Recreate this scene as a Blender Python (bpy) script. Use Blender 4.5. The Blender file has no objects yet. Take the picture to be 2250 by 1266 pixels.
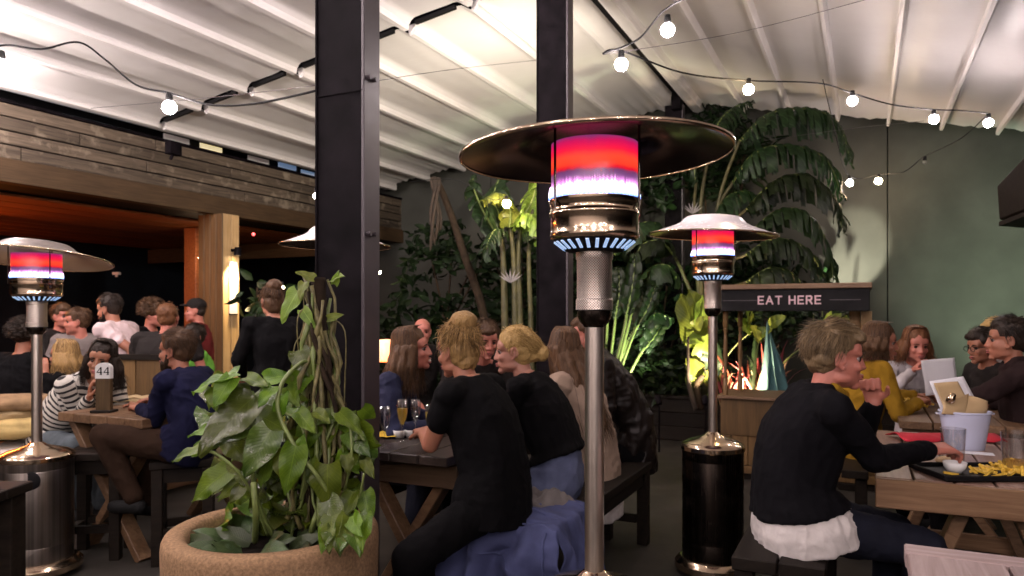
import bpy, math, random
import numpy as np
from mathutils import Vector, Matrix, noise as mnoise
random.seed(7)
np.random.seed(7)
SC = bpy.context.scene
COL = SC.collection

# ---------------------------------------------------------------- camera
CAM_H = 1.5
FPX = 1600.0            # focal length in photograph pixels (2250 wide)
HZ = 690.0              # horizon row in the photograph
cam_d = bpy.data.cameras.new('camera')
cam = bpy.data.objects.new('camera', cam_d)
COL.objects.link(cam)
cam.location = (0, 0, CAM_H)
cam.rotation_euler = (math.radians(90), 0, 0)
cam_d.sensor_width = 36.0
cam_d.lens = FPX / 2250.0 * 36.0
cam_d.shift_y = (HZ - 633.0) / 2250.0
cam_d.clip_start = 0.05
cam_d.clip_end = 300.0
cam_d.dof.use_dof = True
cam_d.dof.focus_distance = 2.4
cam_d.dof.aperture_fstop = 5.0
SC.camera = cam

# ---------------------------------------------------------------- world, sky and moon
world = bpy.data.worlds.new('World')
SC.world = world
world.use_nodes = True
wn = world.node_tree
bg = wn.nodes['Background']
sky = wn.nodes.new('ShaderNodeTexSky')
sky.sky_type = 'NISHITA'
sky.sun_disc = False
sky.sun_elevation = math.radians(-3.0)
sky.sun_rotation = math.radians(200)
wn.links.new(sky.outputs[0], bg.inputs[0])
bg.inputs[1].default_value = 0.05
SC.view_settings.view_transform = 'Standard'
SC.view_settings.look = 'None'
SC.view_settings.exposure = 0.0
SC.view_settings.gamma = 1.0
SC.view_settings.use_curve_mapping = False
SC.cycles.max_bounces = 6
SC.cycles.diffuse_bounces = 2
SC.cycles.glossy_bounces = 3
SC.cycles.transmission_bounces = 6
SC.cycles.transparent_max_bounces = 8
SC.cycles.use_denoising = True
SC.cycles.sample_clamp_indirect = 4.0
SC.cycles.caustics_reflective = False
SC.cycles.caustics_refractive = False

BULB_E = 760.0          # radiance of a festoon globe
BULB_C = (1.0, 0.85, 0.86)

# ---------------------------------------------------------------- the place's grid
UX, UY = 775.0 / math.hypot(775, 1600), 1600.0 / math.hypot(775, 1600)
U = Vector((UX, UY, 0))          # along the gutter, away from the camera
V = Vector((UY, -UX, 0))         # across, to the right
Z = Vector((0, 0, 1))
YAW_U = math.atan2(UY, UX)
YAW_V = math.atan2(-UX, UY)

def W(t, s, z=0.0):
    return U * t + V * s + Z * z

def P(px, py, y):
    """world point seen at photograph pixel (px,py) at depth y"""
    return Vector(((px - 1125.0) / FPX * y, y, CAM_H + (HZ - py) / FPX * y))

def PZ(px, py, z):
    """world point on the height z seen at the pixel"""
    return P(px, py, (CAM_H - z) * FPX / (py - HZ))

# ---------------------------------------------------------------- materials
MATS = {}
class NT:
    def __init__(s, name):
        s.m = bpy.data.materials.new(name); s.m.use_nodes = True
        s.t = s.m.node_tree; s.n = s.t.nodes; s.l = s.t.links
        s.b = s.n['Principled BSDF']; s.out = s.n['Material Output']
    def new(s, ty, **kw):
        nd = s.n.new(ty)
        for k, v in kw.items():
            if k.startswith('i_'):
                key = k[2:]
                key = int(key) if key.isdigit() else key.replace('_', ' ')
                nd.inputs[key].default_value = v
            else:
                setattr(nd, k, v)
        return nd
    def link(s, a, b): s.l.new(a, b)
    def coord(s, scale=(1, 1, 1), rot=(0, 0, 0), kind='Object', rand=False):
        tc = s.new('ShaderNodeTexCoord'); mp = s.new('ShaderNodeMapping')
        mp.inputs['Scale'].default_value = scale; mp.inputs['Rotation'].default_value = rot
        s.link(tc.outputs[kind], mp.inputs['Vector'])
        if rand:
            oi = s.new('ShaderNodeObjectInfo'); mu = s.new('ShaderNodeVectorMath', operation='SCALE')
            cm = s.new('ShaderNodeCombineXYZ')
            s.link(oi.outputs['Random'], cm.inputs[0]); s.link(oi.outputs['Random'], cm.inputs[1]); s.link(oi.outputs['Random'], cm.inputs[2])
            mu.inputs['Scale'].default_value = 37.0
            s.link(cm.outputs[0], mu.inputs[0])
            s.link(mu.outputs[0], mp.inputs['Location'])
        return mp.outputs[0]
    def noise(s, vec, scale=5, detail=4, rough=0.55, dist=0.0):
        nd = s.new('ShaderNodeTexNoise', i_Scale=scale, i_Detail=detail, i_Roughness=rough, i_Distortion=dist)
        s.link(vec, nd.inputs['Vector']); return nd.outputs['Fac']
    def ramp(s, fac, stops, interp='LINEAR'):
        nd = s.new('ShaderNodeValToRGB'); cr = nd.color_ramp; cr.interpolation = interp
        while len(cr.elements) < len(stops): cr.elements.new(0.5)
        for e, (p, c) in zip(cr.elements, stops):
            e.position = p; e.color = (c[0], c[1], c[2], 1.0) if len(c) == 3 else c
        s.link(fac, nd.inputs[0]); return nd.outputs[0]
    def mix(s, fac, a, b, mode='MIX'):
        nd = s.new('ShaderNodeMix', data_type='RGBA', blend_type=mode)
        for sock, v in ((nd.inputs[0], fac), (nd.inputs[6], a), (nd.inputs[7], b)):
            if hasattr(v, 'is_linked'): s.link(v, sock)
            elif isinstance(v, (int, float)): sock.default_value = v
            else: sock.default_value = (v[0], v[1], v[2], 1)
        return nd.outputs[2]
    def math(s, op, a, b=None, c=None):
        nd = s.new('ShaderNodeMath', operation=op)
        for i, v in enumerate((a, b, c)):
            if v is None: continue
            if hasattr(v, 'is_linked'): s.link(v, nd.inputs[i])
            else: nd.inputs[i].default_value = v
        return nd.outputs[0]
    def sep(s, vec):
        nd = s.new('ShaderNodeSeparateXYZ'); s.link(vec, nd.inputs[0]); return nd.outputs
    def bump(s, h, strength=0.3, dist=0.01):
        nd = s.new('ShaderNodeBump', i_Strength=strength, i_Distance=dist)
        s.link(h, nd.inputs['Height']); s.link(nd.outputs[0], s.b.inputs['Normal'])
    def set(s, **kw):
        for k, v in kw.items():
            key = k.replace('_', ' ')
            if hasattr(v, 'is_linked'): s.link(v, s.b.inputs[key])
            elif isinstance(v, tuple) and len(v) == 3: s.b.inputs[key].default_value = (*v, 1) if key != 'Subsurface Radius' else v
            else: s.b.inputs[key].default_value = v
        return s

def reg(name, nt):
    MATS[name] = nt.m; return nt.m

def m_plain(name, col, rough=0.5, metal=0.0, var=0.18, scale=9.0, bump=0.0, bscale=60, spec=0.5, **kw):
    a = NT(name); v = a.coord()
    f = a.noise(v, scale, 5)
    d = tuple(c * (1 - var) for c in col); e = tuple(min(1, c * (1 + var)) for c in col)
    a.set(Base_Color=a.ramp(f, [(0.3, d), (0.7, e)]), Metallic=metal, Specular_IOR_Level=spec)
    r = a.noise(v, scale * 2.3, 3)
    mr = a.new('ShaderNodeMapRange'); a.link(r, mr.inputs[0])
    mr.inputs[3].default_value = max(0, rough - 0.08); mr.inputs[4].default_value = min(1, rough + 0.1)
    a.set(Roughness=mr.outputs[0])
    if bump: a.bump(a.noise(v, bscale, 4), bump, 0.004)
    if kw: a.set(**kw)
    return reg(name, a)

def m_wood(name, dark, light, rough=0.55, axis=0, gscale=1.0, wear=None, bump=0.25, spec=0.3):
    a = NT(name)
    sc = [14 * gscale, 14 * gscale, 14 * gscale]; sc[axis] = 0.9 * gscale
    v = a.coord(tuple(sc), rand=True)
    g = a.noise(v, 3.0, 6, 0.6, 0.6)
    v2 = a.coord((1.3, 1.3, 1.3), rand=True)
    big = a.noise(v2, 2.0, 3)
    c = a.ramp(g, [(0.28, dark), (0.5, tuple((x + y) / 2 for x, y in zip(dark, light))), (0.72, light)])
    c = a.mix(a.math('MULTIPLY', big, 0.55), c, tuple(x * 0.55 for x in dark))
    if wear:
        w = a.ramp(a.noise(v2, 4.0, 5), [(0.55, (0, 0, 0)), (0.7, (1, 1, 1))])
        c = a.mix(a.math('MULTIPLY', w, 0.6), c, wear)
    oi = a.new('ShaderNodeObjectInfo')
    hv = a.new('ShaderNodeHueSaturation'); a.link(c, hv.inputs['Color'])
    a.link(a.math('ADD', a.math('MULTIPLY', oi.outputs['Random'], 0.5), 0.75), hv.inputs['Value'])
    a.set(Base_Color=hv.outputs[0], Roughness=rough, Specular_IOR_Level=spec)
    a.bump(g, bump, 0.003)
    return reg(name, a)

def m_metal(name, col, rough=0.22, brush=True, axis=2):
    a = NT(name)
    sc = [170, 170, 170]; sc[axis] = 1.2
    v = a.coord(tuple(sc))
    g = a.noise(v, 1.0, 3)
    v2 = a.coord((7, 7, 7)); sm = a.noise(v2, 1.0, 4)
    mr = a.new('ShaderNodeMapRange'); a.link(a.math('ADD', a.math('MULTIPLY', g, 0.5 if brush else 0.0), a.math('MULTIPLY', sm, 0.5)), mr.inputs[0])
    mr.inputs[3].default_value = rough * 0.6; mr.inputs[4].default_value = rough * 1.5
    st = a.ramp(a.noise(a.coord(tuple(42 if i_ != axis else 0.3 for i_ in range(3))), 1.0, 3), [(0.33, (0.55, 0.55, 0.55)), (0.6, (1, 1, 1))])
    bc = a.mix(sm, tuple(c * 0.8 for c in col), col)
    if brush: bc = a.mix(1.0, bc, st, 'MULTIPLY')
    a.set(Base_Color=bc, Metallic=1.0, Roughness=mr.outputs[0])
    if brush: a.bump(g, 0.06, 0.001)
    return reg(name, a)

def m_emit(name, col, strength):
    a = NT(name)
    a.set(Base_Color=(0.8, 0.8, 0.8), Emission_Color=col, Emission_Strength=strength)
    return reg(name, a)

def m_glass(name, col=(0.95, 0.97, 0.96), rough=0.03):
    a = NT(name)
    a.set(Base_Color=col, Roughness=rough, Transmission_Weight=1.0, IOR=1.45)
    return reg(name, a)

def m_fabric(name, col, rough=0.9, weave=420, var=0.25, bump=0.25, sheen=0.0):
    a = NT(name); v = a.coord()
    f = a.noise(v, 6, 4); w = a.noise(v, weave, 2)
    d = tuple(c * (1 - var) for c in col); e = tuple(min(1, c * (1 + var)) for c in col)
    c = a.ramp(f, [(0.3, d), (0.7, e)])
    c = a.mix(a.math('MULTIPLY', w, 0.35), c, tuple(x * 0.5 for x in col))
    a.set(Base_Color=c, Roughness=rough, Specular_IOR_Level=0.08, Sheen_Weight=sheen)
    h = a.math('ADD', a.math('MULTIPLY', a.noise(v, 22, 4), 1.0), a.math('MULTIPLY', w, 0.25))
    a.bump(h, bump, 0.006)
    return reg(name, a)

def m_denim(name, col):
    a = NT(name); v = a.coord((1, 1, 1), (0.6, 0.6, 0.3))
    f = a.noise(v, 7, 5); w = a.noise(a.coord((900, 200, 900)), 1, 2)
    c = a.ramp(f, [(0.3, tuple(x * 0.6 for x in col)), (0.52, col), (0.75, tuple(min(1, x * 1.7) for x in col))])
    c = a.mix(a.math('MULTIPLY', w, 0.4), c, tuple(min(1, x * 1.8) for x in col))
    a.set(Base_Color=c, Roughness=0.85, Specular_IOR_Level=0.2)
    a.bump(a.math('ADD', f, a.math('MULTIPLY', w, 0.2)), 0.35, 0.01)
    return reg(name, a)

def m_skin(name, col, red=(0.55, 0.16, 0.12)):
    a = NT(name); v = a.coord()
    f = a.noise(v, 14, 5); g = a.noise(v, 420, 2)
    c = a.ramp(f, [(0.3, tuple(x * 0.85 for x in col)), (0.7, col)])
    c = a.mix(a.math('MULTIPLY', a.noise(v, 9, 3), 0.35), c, red)
    a.set(Base_Color=c, Roughness=0.48, Subsurface_Weight=0.12, Subsurface_Radius=(0.02, 0.008, 0.005), Specular_IOR_Level=0.35)
    a.b.inputs['Subsurface Scale'].default_value = 0.5
    a.bump(g, 0.12, 0.002)
    return reg(name, a)

def m_hair(name, dark, light):
    a = NT(name)
    oi = a.coord((1, 1, 1))
    at = a.new('ShaderNodeAttribute', attribute_name='strand')
    f = a.noise(oi, 60, 4, 0.6)
    f2 = a.noise(a.coord((160, 160, 26)), 1, 3)
    k = a.math('ADD', a.math('MULTIPLY', f2, 0.40), a.math('MULTIPLY', at.outputs['Fac'], 0.60))
    c = a.ramp(k, [(0.25, dark), (0.5, tuple((x + y) / 2 for x, y in zip(dark, light))), (0.75, light)])
    a.set(Base_Color=c, Roughness=0.45, Specular_IOR_Level=0.22)
    a.bump(f2, 0.7, 0.008)
    return reg(name, a)

def m_leaf(name, dark, light, rough=0.32, vein=0.5, trans=0.25, spots=None, spec=0.45):
    a = NT(name)
    v = a.coord((1, 1, 1), rand=True)
    f = a.noise(v, 9, 5)
    at = a.new('ShaderNodeAttribute', attribute_name='leafuv')
    xyz = a.sep(at.outputs['Vector'])
    across = a.math('ABSOLUTE', xyz[0])
    mid = a.math('LESS_THAN', across, 0.035)
    side = a.math('SINE', a.math('MULTIPLY', a.math('SUBTRACT', xyz[1], a.math('MULTIPLY', across, 0.28)), 85.0))
    sv = a.math('MULTIPLY', a.math('GREATER_THAN', side, 0.86), 0.5)
    c = a.ramp(f, [(0.3, dark), (0.7, light)])
    c = a.mix(a.math('MULTIPLY', a.math('MAXIMUM', mid, sv), vein), c, tuple(min(1, x * 2.2 + 0.02) for x in light))
    if spots:
        w = a.ramp(a.noise(a.coord((1, 1, 1), rand=True), 22, 5, 0.7, 1.0), [(0.6, (0, 0, 0)), (0.68, (1, 1, 1))])
        c = a.mix(a.math('MULTIPLY', w, 0.75), c, spots)
    oi = a.new('ShaderNodeObjectInfo')
    hv = a.new('ShaderNodeHueSaturation'); a.link(c, hv.inputs['Color'])
    a.link(a.math('ADD', a.math('MULTIPLY', oi.outputs['Random'], 0.7), 0.6), hv.inputs['Value'])
    a.link(a.math('ADD', a.math('MULTIPLY', oi.outputs['Random'], 0.05), 0.475), hv.inputs['Hue'])
    a.set(Base_Color=hv.outputs[0], Roughness=rough, Specular_IOR_Level=spec)
    a.bump(a.math('ADD', a.math('MULTIPLY', side, 0.12), f), 0.35, 0.004)
    tr = a.new('ShaderNodeBsdfTranslucent'); a.link(hv.outputs[0], tr.inputs[0])
    mx = a.new('ShaderNodeMixShader', i_0=trans)
    a.link(a.b.outputs[0], mx.inputs[1]); a.link(tr.outputs[0], mx.inputs[2]); a.link(mx.outputs[0], a.out.inputs[0])
    return reg(name, a)

# ---------------------------------------------------------------- mesh helpers
def frame_from(d, up=Z):
    d = Vector(d).normalized(); up = Vector(up)
    if abs(d.dot(up.normalized())) > 0.985: up = Vector((0, 1, 0)) if abs(d.y) < 0.9 else Vector((1, 0, 0))
    x = up.cross(d).normalized(); y = d.cross(x)
    return x, y, d

class MB:
    def __init__(s): s.v = []; s.f = []; s.mi = []; s.at = []
    def _add(s, vs, fs, mi=0):
        o = len(s.v); s.v.extend([tuple(p) for p in vs])
        s.f.extend([tuple(i + o for i in f) for f in fs]); s.mi.extend([mi] * len(fs))
    def box(s, c, size, rot=None, mi=0):
        hx, hy, hz = size[0] / 2, size[1] / 2, size[2] / 2
        c = Vector(c)
        vs = [Vector((x, y, z)) for x in (-hx, hx) for y in (-hy, hy) for z in (-hz, hz)]
        if rot is not None:
            if isinstance(rot, (int, float)): rot = Matrix.Rotation(rot, 3, 'Z')
            vs = [rot @ p for p in vs]
        s._add([p + c for p in vs], [(0, 1, 3, 2), (4, 6, 7, 5), (0, 4, 5, 1), (2, 3, 7, 6), (0, 2, 6, 4), (1, 5, 7, 3)], mi)
        return s
    def beam(s, p0, p1, w, h, up=Z, mi=0):
        p0 = Vector(p0); p1 = Vector(p1)
        x, y, d = frame_from(p1 - p0, up)
        vs = [p + x * (w / 2 * a) + y * (h / 2 * b) for p in (p0, p1) for a in (-1, 1) for b in (-1, 1)]
        s._add(vs, [(0, 1, 3, 2), (4, 6, 7, 5), (0, 4, 5, 1), (2, 3, 7, 6), (0, 2, 6, 4), (1, 5, 7, 3)], mi)
        return s
    def tube(s, pts, r, n=8, mi=0, cap=True, up=Z, flat=1.0):
        pts = [Vector(p) for p in pts]; m = len(pts)
        if not hasattr(r, '__len__'): r = [r] * m
        vs = []; px = None
        for i, p in enumerate(pts):
            d = (pts[min(i + 1, m - 1)] - pts[max(i - 1, 0)])
            if d.length < 1e-9: d = Vector((0, 0, 1))
            if px is None: x, y, _ = frame_from(d, up)
            else:
                d.normalize(); x = (px - d * px.dot(d))
                if x.length < 1e-6: x, y, _ = frame_from(d, up)
                x.normalize(); y = d.cross(x)
            px = x
            for k in range(n):
                a = 2 * math.pi * k / n
                vs.append(p + (x * math.cos(a) + y * math.sin(a) * flat) * r[i])
        fs = [(i * n + k, i * n + (k + 1) % n, (i + 1) * n + (k + 1) % n, (i + 1) * n + k) for i in range(m - 1) for k in range(n)]
        if cap:
            fs.append(tuple(range(n))[::-1]); fs.append(tuple((m - 1) * n + k for k in range(n)))
        s._add(vs, fs, mi); return s
    def lathe(s, prof, n=32, c=(0, 0, 0), mi=0, axis=None):
        c = Vector(c); vs = []; m = len(prof)
        X, Y, D = (Vector((1, 0, 0)), Vector((0, 1, 0)), Z) if axis is None else frame_from(axis)
        for (r, z) in prof:
            for k in range(n):
                a = 2 * math.pi * k / n
                vs.append(c + X * (math.cos(a) * r) + Y * (math.sin(a) * r) + D * z)
        fs = [(i * n + k, i * n + (k + 1) % n, (i + 1) * n + (k + 1) % n, (i + 1) * n + k) for i in range(m - 1) for k in range(n)]
        s._add(vs, fs, mi); return s
    def sphere(s, c, r, n=12, m=8, mi=0, rot=None):
        c = Vector(c)
        if not hasattr(r, '__len__'): r = (r, r, r)
        vs = []
        for i in range(m + 1):
            th = math.pi * i / m
            for k in range(n):
                a = 2 * math.pi * k / n
                p = Vector((math.sin(th) * math.cos(a) * r[0], math.sin(th) * math.sin(a) * r[1], math.cos(th) * r[2]))
                if rot is not None: p = rot @ p
                vs.append(c + p)
        fs = [(i * n + k, (i + 1) * n + k, (i + 1) * n + (k + 1) % n, i * n + (k + 1) % n) for i in range(m) for k in range(n)]
        s._add(vs, fs, mi); return s
    def grid(s, fn, nu, nv, mi=0):
        vs = [fn(i / nu, j / nv) for i in range(nu + 1) for j in range(nv + 1)]
        k = nv + 1
        fs = [(i * k + j, (i + 1) * k + j, (i + 1) * k + j + 1, i * k + j + 1) for i in range(nu) for j in range(nv)]
        s._add(vs, fs, mi); return s
    def build(s, name, mat, parent=None, smooth=False, world=False, origin=None, bevel=0.0, angle=None, solid=0.0):
        me = bpy.data.meshes.new(name)
        off = Vector((0, 0, 0))
        if parent is not None and world: off = parent_world(parent)
        elif origin is not None: off = Vector(origin)
        vs = [(p[0] - off.x, p[1] - off.y, p[2] - off.z) for p in s.v] if off.length > 0 else s.v
        me.from_pydata([tuple(p) for p in vs], [], s.f)
        mats = mat if isinstance(mat, (list, tuple)) else [mat]
        for m in mats: me.materials.append(MATS[m] if isinstance(m, str) else m)
        if len(mats) > 1: me.polygons.foreach_set('material_index', s.mi)
        me.validate(); me.update()
        o = link(name, me, parent)
        if origin is not None and parent is None: o.location = off
        if smooth:
            me.polygons.foreach_set('use_smooth', [True] * len(me.polygons))
            if angle is not None:
                try: me.set_sharp_from_angle(angle=math.radians(angle))
                except Exception: pass
        if bevel: 
            b = o.modifiers.new('bevel', 'BEVEL'); b.width = bevel; b.segments = 1; b.limit_method = 'ANGLE'
        if solid:
            b = o.modifiers.new('solid', 'SOLIDIFY'); b.thickness = solid
        return o

def parent_world(o):
    v = Vector(o.location)
    while o.parent is not None:
        o = o.parent; v = v + Vector(o.location)
    return v

def link(name, me, parent=None):
    o = bpy.data.objects.new(name, me); COL.objects.link(o)
    if parent is not None: o.parent = parent
    return o

def thing(name, label, cat, loc=(0, 0, 0), rz=0.0, group=None):
    o = bpy.data.objects.new(name, None); COL.objects.link(o)
    o.empty_display_size = 0.1
    o.location = loc; o.rotation_euler = (0, 0, rz)
    return tag(o, label, cat, group)

def tag(o, label, cat=None, group=None):
    o['label'] = label
    if cat: o['category'] = cat
    if group: o['group'] = group
    return o

def struct(o, label=None, cat=None):
    o['kind'] = 'structure'
    if label: o['label'] = label
    if cat: o['category'] = cat
    return o

def copy_tree(o, parent=None):
    c = o.copy(); COL.objects.link(c)
    if parent is not None: c.parent = parent
    for ch in o.children: copy_tree(ch, c)
    return c

def bez(p0, p1, p2, n=12):
    p0, p1, p2 = Vector(p0), Vector(p1), Vector(p2)
    return [p0 * (1 - t) ** 2 + p1 * 2 * t * (1 - t) + p2 * t * t for t in [i / n for i in range(n + 1)]]

def spline(pts, per=6):
    pts = [Vector(p) for p in pts]; out = []
    for i in range(len(pts) - 1):
        a = pts[max(i - 1, 0)]; b = pts[i]; c = pts[i + 1]; d = pts[min(i + 2, len(pts) - 1)]
        for k in range(per):
            t = k / per
            out.append(0.5 * ((2 * b) + (c - a) * t + (2 * a - 5 * b + 4 * c - d) * t * t + (3 * b - a - 3 * c + d) * t ** 3))
    out.append(pts[-1]); return out

def lerp(a, b, t): return a + (b - a) * t

_perm = np.random.RandomState(3).rand(64, 64, 64).astype(np.float32)
def np_noise(p, scale, seed=0.0):
    """smooth value noise in [-1,1] at points p (n,3)"""
    q = np.asarray(p, dtype=np.float64) * scale + seed * 7.31 + 1000.0
    i = np.floor(q).astype(int); f = q - i; f = f * f * (3 - 2 * f); i &= 63; j = (i + 1) & 63
    def g(a, b, c): return _perm[a, b, c]
    x0, y0, z0 = i.T; x1, y1, z1 = j.T; fx, fy, fz = f.T
    c00 = g(x0, y0, z0) * (1 - fx) + g(x1, y0, z0) * fx; c10 = g(x0, y1, z0) * (1 - fx) + g(x1, y1, z0) * fx
    c01 = g(x0, y0, z1) * (1 - fx) + g(x1, y0, z1) * fx; c11 = g(x0, y1, z1) * (1 - fx) + g(x1, y1, z1) * fx
    return ((c00 * (1 - fy) + c10 * fy) * (1 - fz) + (c01 * (1 - fy) + c11 * fy) * fz) * 2 - 1
# ---------------------------------------------------------------- material library
m_plain('concrete', (0.036, 0.032, 0.027), 0.6, spec=0.2, var=0.3, scale=2.2, bump=0.25, bscale=30)
m_plain('render_wall', (0.056, 0.057, 0.049), 0.8, spec=0.06, var=0.20, scale=1.6, bump=0.12, bscale=55)
m_plain('dark_wall', (0.006, 0.009, 0.014), 0.8, spec=0.1, var=0.3, scale=2)
m_plain('black_steel', (0.0048, 0.0036, 0.0046), 0.7, var=0.75, scale=7, bump=0.15, bscale=110, spec=0.05)
m_plain('grey_steel', (0.045, 0.036, 0.041), 0.42, var=0.2, scale=4, bump=0.06, bscale=150)
m_plain('black_paint', (0.005, 0.0045, 0.005), 0.55, var=0.3, spec=0.15)
m_plain('black_rubber', (0.006, 0.006, 0.006), 0.7, spec=0.2)
m_plain('white_alu', (0.74, 0.71, 0.68), 0.35, var=0.05, scale=3)
m_plain('soil', (0.010, 0.0075, 0.006), 0.95, spec=0.05, var=0.5, scale=30, bump=0.9, bscale=45)
m_plain('terracotta', (0.24, 0.148, 0.080), 0.85, spec=0.2, var=0.36, scale=95, bump=0.35, bscale=140)
m_plain('white_ceramic', (0.78, 0.77, 0.75), 0.15, var=0.03)
m_plain('paper', (0.76, 0.75, 0.78), 0.8, var=0.04)
m_plain('kraft', (0.47, 0.33, 0.17), 0.8, var=0.1, bump=0.15, bscale=50)
m_plain('lilac_enamel', (0.55, 0.58, 0.74), 0.22, var=0.04)
m_plain('white_enamel', (0.76, 0.71, 0.72), 0.25, var=0.05)
m_plain('red_cloth', (0.42, 0.015, 0.03), 0.9, var=0.25)
m_plain('yellow_paper', (0.62, 0.40, 0.03), 0.8)
m_plain('chips', (0.72, 0.46, 0.06), 0.5, var=0.3, scale=40)
m_plain('bread', (0.58, 0.40, 0.22), 0.7, var=0.2, scale=20)
m_plain('burlap_dark', (0.24, 0.15, 0.075), 0.95, var=0.25, scale=12, bump=0.6, bscale=260)
m_plain('burlap_yellow', (0.52, 0.38, 0.15), 0.95, var=0.2, scale=12, bump=0.6, bscale=260)
m_plain('burlap', (0.40, 0.29, 0.15), 0.95, var=0.2, scale=12, bump=0.6, bscale=260)
m_plain('fleece', (0.62, 0.56, 0.50), 0.98, var=0.15, scale=14, bump=0.9, bscale=60)
m_plain('teal_wall_glow', (0.05, 0.125, 0.13), 0.85, var=0.2, scale=5)  # uplit wall patch put into a teal surface colour
m_plain('bark', (0.022, 0.014, 0.008), 0.9, spec=0.2, var=0.5, scale=18, bump=0.8, bscale=40)
m_plain('dry_leaf', (0.026, 0.016, 0.009), 0.85, var=0.4, scale=16, bump=0.4, bscale=60)
m_plain('cane', (0.060, 0.055, 0.020), 0.6, var=0.6, scale=9, bump=0.5, bscale=50)
m_plain('stem_green', (0.13, 0.17, 0.045), 0.45, var=0.3, scale=20)
m_plain('vine', (0.12, 0.105, 0.035), 0.6, var=0.5, scale=30)
m_plain('flower_white', (0.26, 0.24, 0.25), 0.6, var=0.1)
m_metal('stainless', (0.88, 0.78, 0.68), 0.30)
m_metal('steel_dark', (0.075, 0.06, 0.05), 0.25)
m_metal('steel_mid', (0.42, 0.37, 0.33), 0.3)
m_metal('chrome', (0.72, 0.56, 0.40), 0.18, brush=False)
m_metal('reflector_in', (0.13, 0.085, 0.075), 0.24, brush=False)
def m_thin(name, col, refl=0.9, rough=0.03, alpha=0.93):
    a = NT(name); n = a.n; n.remove(a.b)
    tr = a.new('ShaderNodeBsdfTransparent'); tr.inputs[0].default_value = (col[0] * alpha, col[1] * alpha, col[2] * alpha, 1)
    gl = a.new('ShaderNodeBsdfGlossy', i_Roughness=rough); lw = a.new('ShaderNodeLayerWeight', i_Blend=0.5)
    mx = a.new('ShaderNodeMixShader'); a.link(a.math('ADD', a.math('MULTIPLY', a.math('POWER', lw.outputs['Facing'], 3.0), 0.6 * refl), 0.13), mx.inputs[0])
    a.link(tr.outputs[0], mx.inputs[1]); a.link(gl.outputs[0], mx.inputs[2]); a.link(mx.outputs[0], a.out.inputs[0])
    return reg(name, a)
m_thin('glass', (1, 1, 1), 1.0, 0.06, 0.96)
def m_liquid(name, col, k=0.55):
    a = NT(name); a.set(Base_Color=col, Roughness=0.15)
    tl = a.new('ShaderNodeBsdfTranslucent'); tl.inputs[0].default_value = (*col, 1)
    tr = a.new('ShaderNodeBsdfTransparent'); tr.inputs[0].default_value = (*[min(1, c * 1.15) for c in col], 1)
    m1 = a.new('ShaderNodeMixShader', i_0=0.6); a.link(a.b.outputs[0], m1.inputs[1]); a.link(tl.outputs[0], m1.inputs[2])
    m2 = a.new('ShaderNodeMixShader', i_0=k); a.link(m1.outputs[0], m2.inputs[1]); a.link(tr.outputs[0], m2.inputs[2]); a.link(m2.outputs[0], a.out.inputs[0])
    return reg(name, a)
m_liquid('wine', (0.86, 0.70, 0.22), 0.45)
m_glass('frosted', (0.9, 0.9, 0.9), 0.35)
m_wood('timber_fascia', (0.04, 0.030, 0.021), (0.17, 0.13, 0.09), 0.8, axis=0, gscale=0.8, wear=(0.30, 0.25, 0.18))
m_wood('timber_beam', (0.045, 0.026, 0.012), (0.10, 0.06, 0.028), 0.65, axis=0)
m_wood('cedar_ceiling', (0.22, 0.065, 0.022), (0.42, 0.14, 0.05), 0.5, axis=0)
m_wood('timber_pillar', (0.06, 0.036, 0.015), (0.145, 0.09, 0.04), 0.5, axis=2)
m_wood('pine_pale', (0.44, 0.28, 0.12), (0.66, 0.46, 0.24), 0.5, axis=2)
m_wood('table_wood', (0.11, 0.058, 0.028), (0.26, 0.155, 0.085), 0.45, axis=0, bump=0.35)
m_wood('table_top', (0.14, 0.080, 0.056), (0.34, 0.215, 0.165), 0.38, axis=0, bump=0.4, spec=0.5, wear=(0.42, 0.30, 0.25))
m_wood('table_dark', (0.020, 0.013, 0.011), (0.065, 0.045, 0.038), 0.34, axis=0, bump=0.3, spec=0.7)
m_wood('table_grey', (0.24, 0.165, 0.155), (0.50, 0.39, 0.375), 0.5, axis=0, bump=0.5)
m_wood('dark_wood', (0.007, 0.005, 0.004), (0.022, 0.016, 0.011), 0.6, axis=0, spec=0.12)
m_wood('kiosk_wood', (0.09, 0.05, 0.02), (0.21, 0.125, 0.05), 0.45, axis=2)
m_wood('kiosk_top', (0.12, 0.07, 0.04), (0.22, 0.14, 0.085), 0.5, axis=0)
m_liquid('beer', (0.80, 0.60, 0.22), 0.4)
m_emit('bulb_glow', BULB_C, BULB_E)
m_emit('bulb_warm', (1.0, 0.72, 0.42), BULB_E * 0.34)
m_emit('bulb_near', BULB_C, BULB_E * 0.36)
m_emit('pane_teal', (0.10, 0.45, 0.55), 0.25)
m_emit('pane_yellow', (1.0, 0.80, 0.40), 0.7)
m_emit('pane_blue', (0.25, 0.45, 0.8), 0.25)
m_emit('pane_pink', (0.75, 0.5, 0.38), 0.06)
m_emit('led_red', (1.0, 0.03, 0.03), 4.0)
m_emit('lamp_lens', (1.0, 0.86, 0.62), 60.0)
m_emit('lamp_lens_green', (0.45, 1.0, 0.50), 30.0)
m_emit('heat_orange', (1.0, 0.25, 0.03), 3.0)
m_emit('letter', (0.95, 0.66, 0.72), 0.0)

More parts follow.
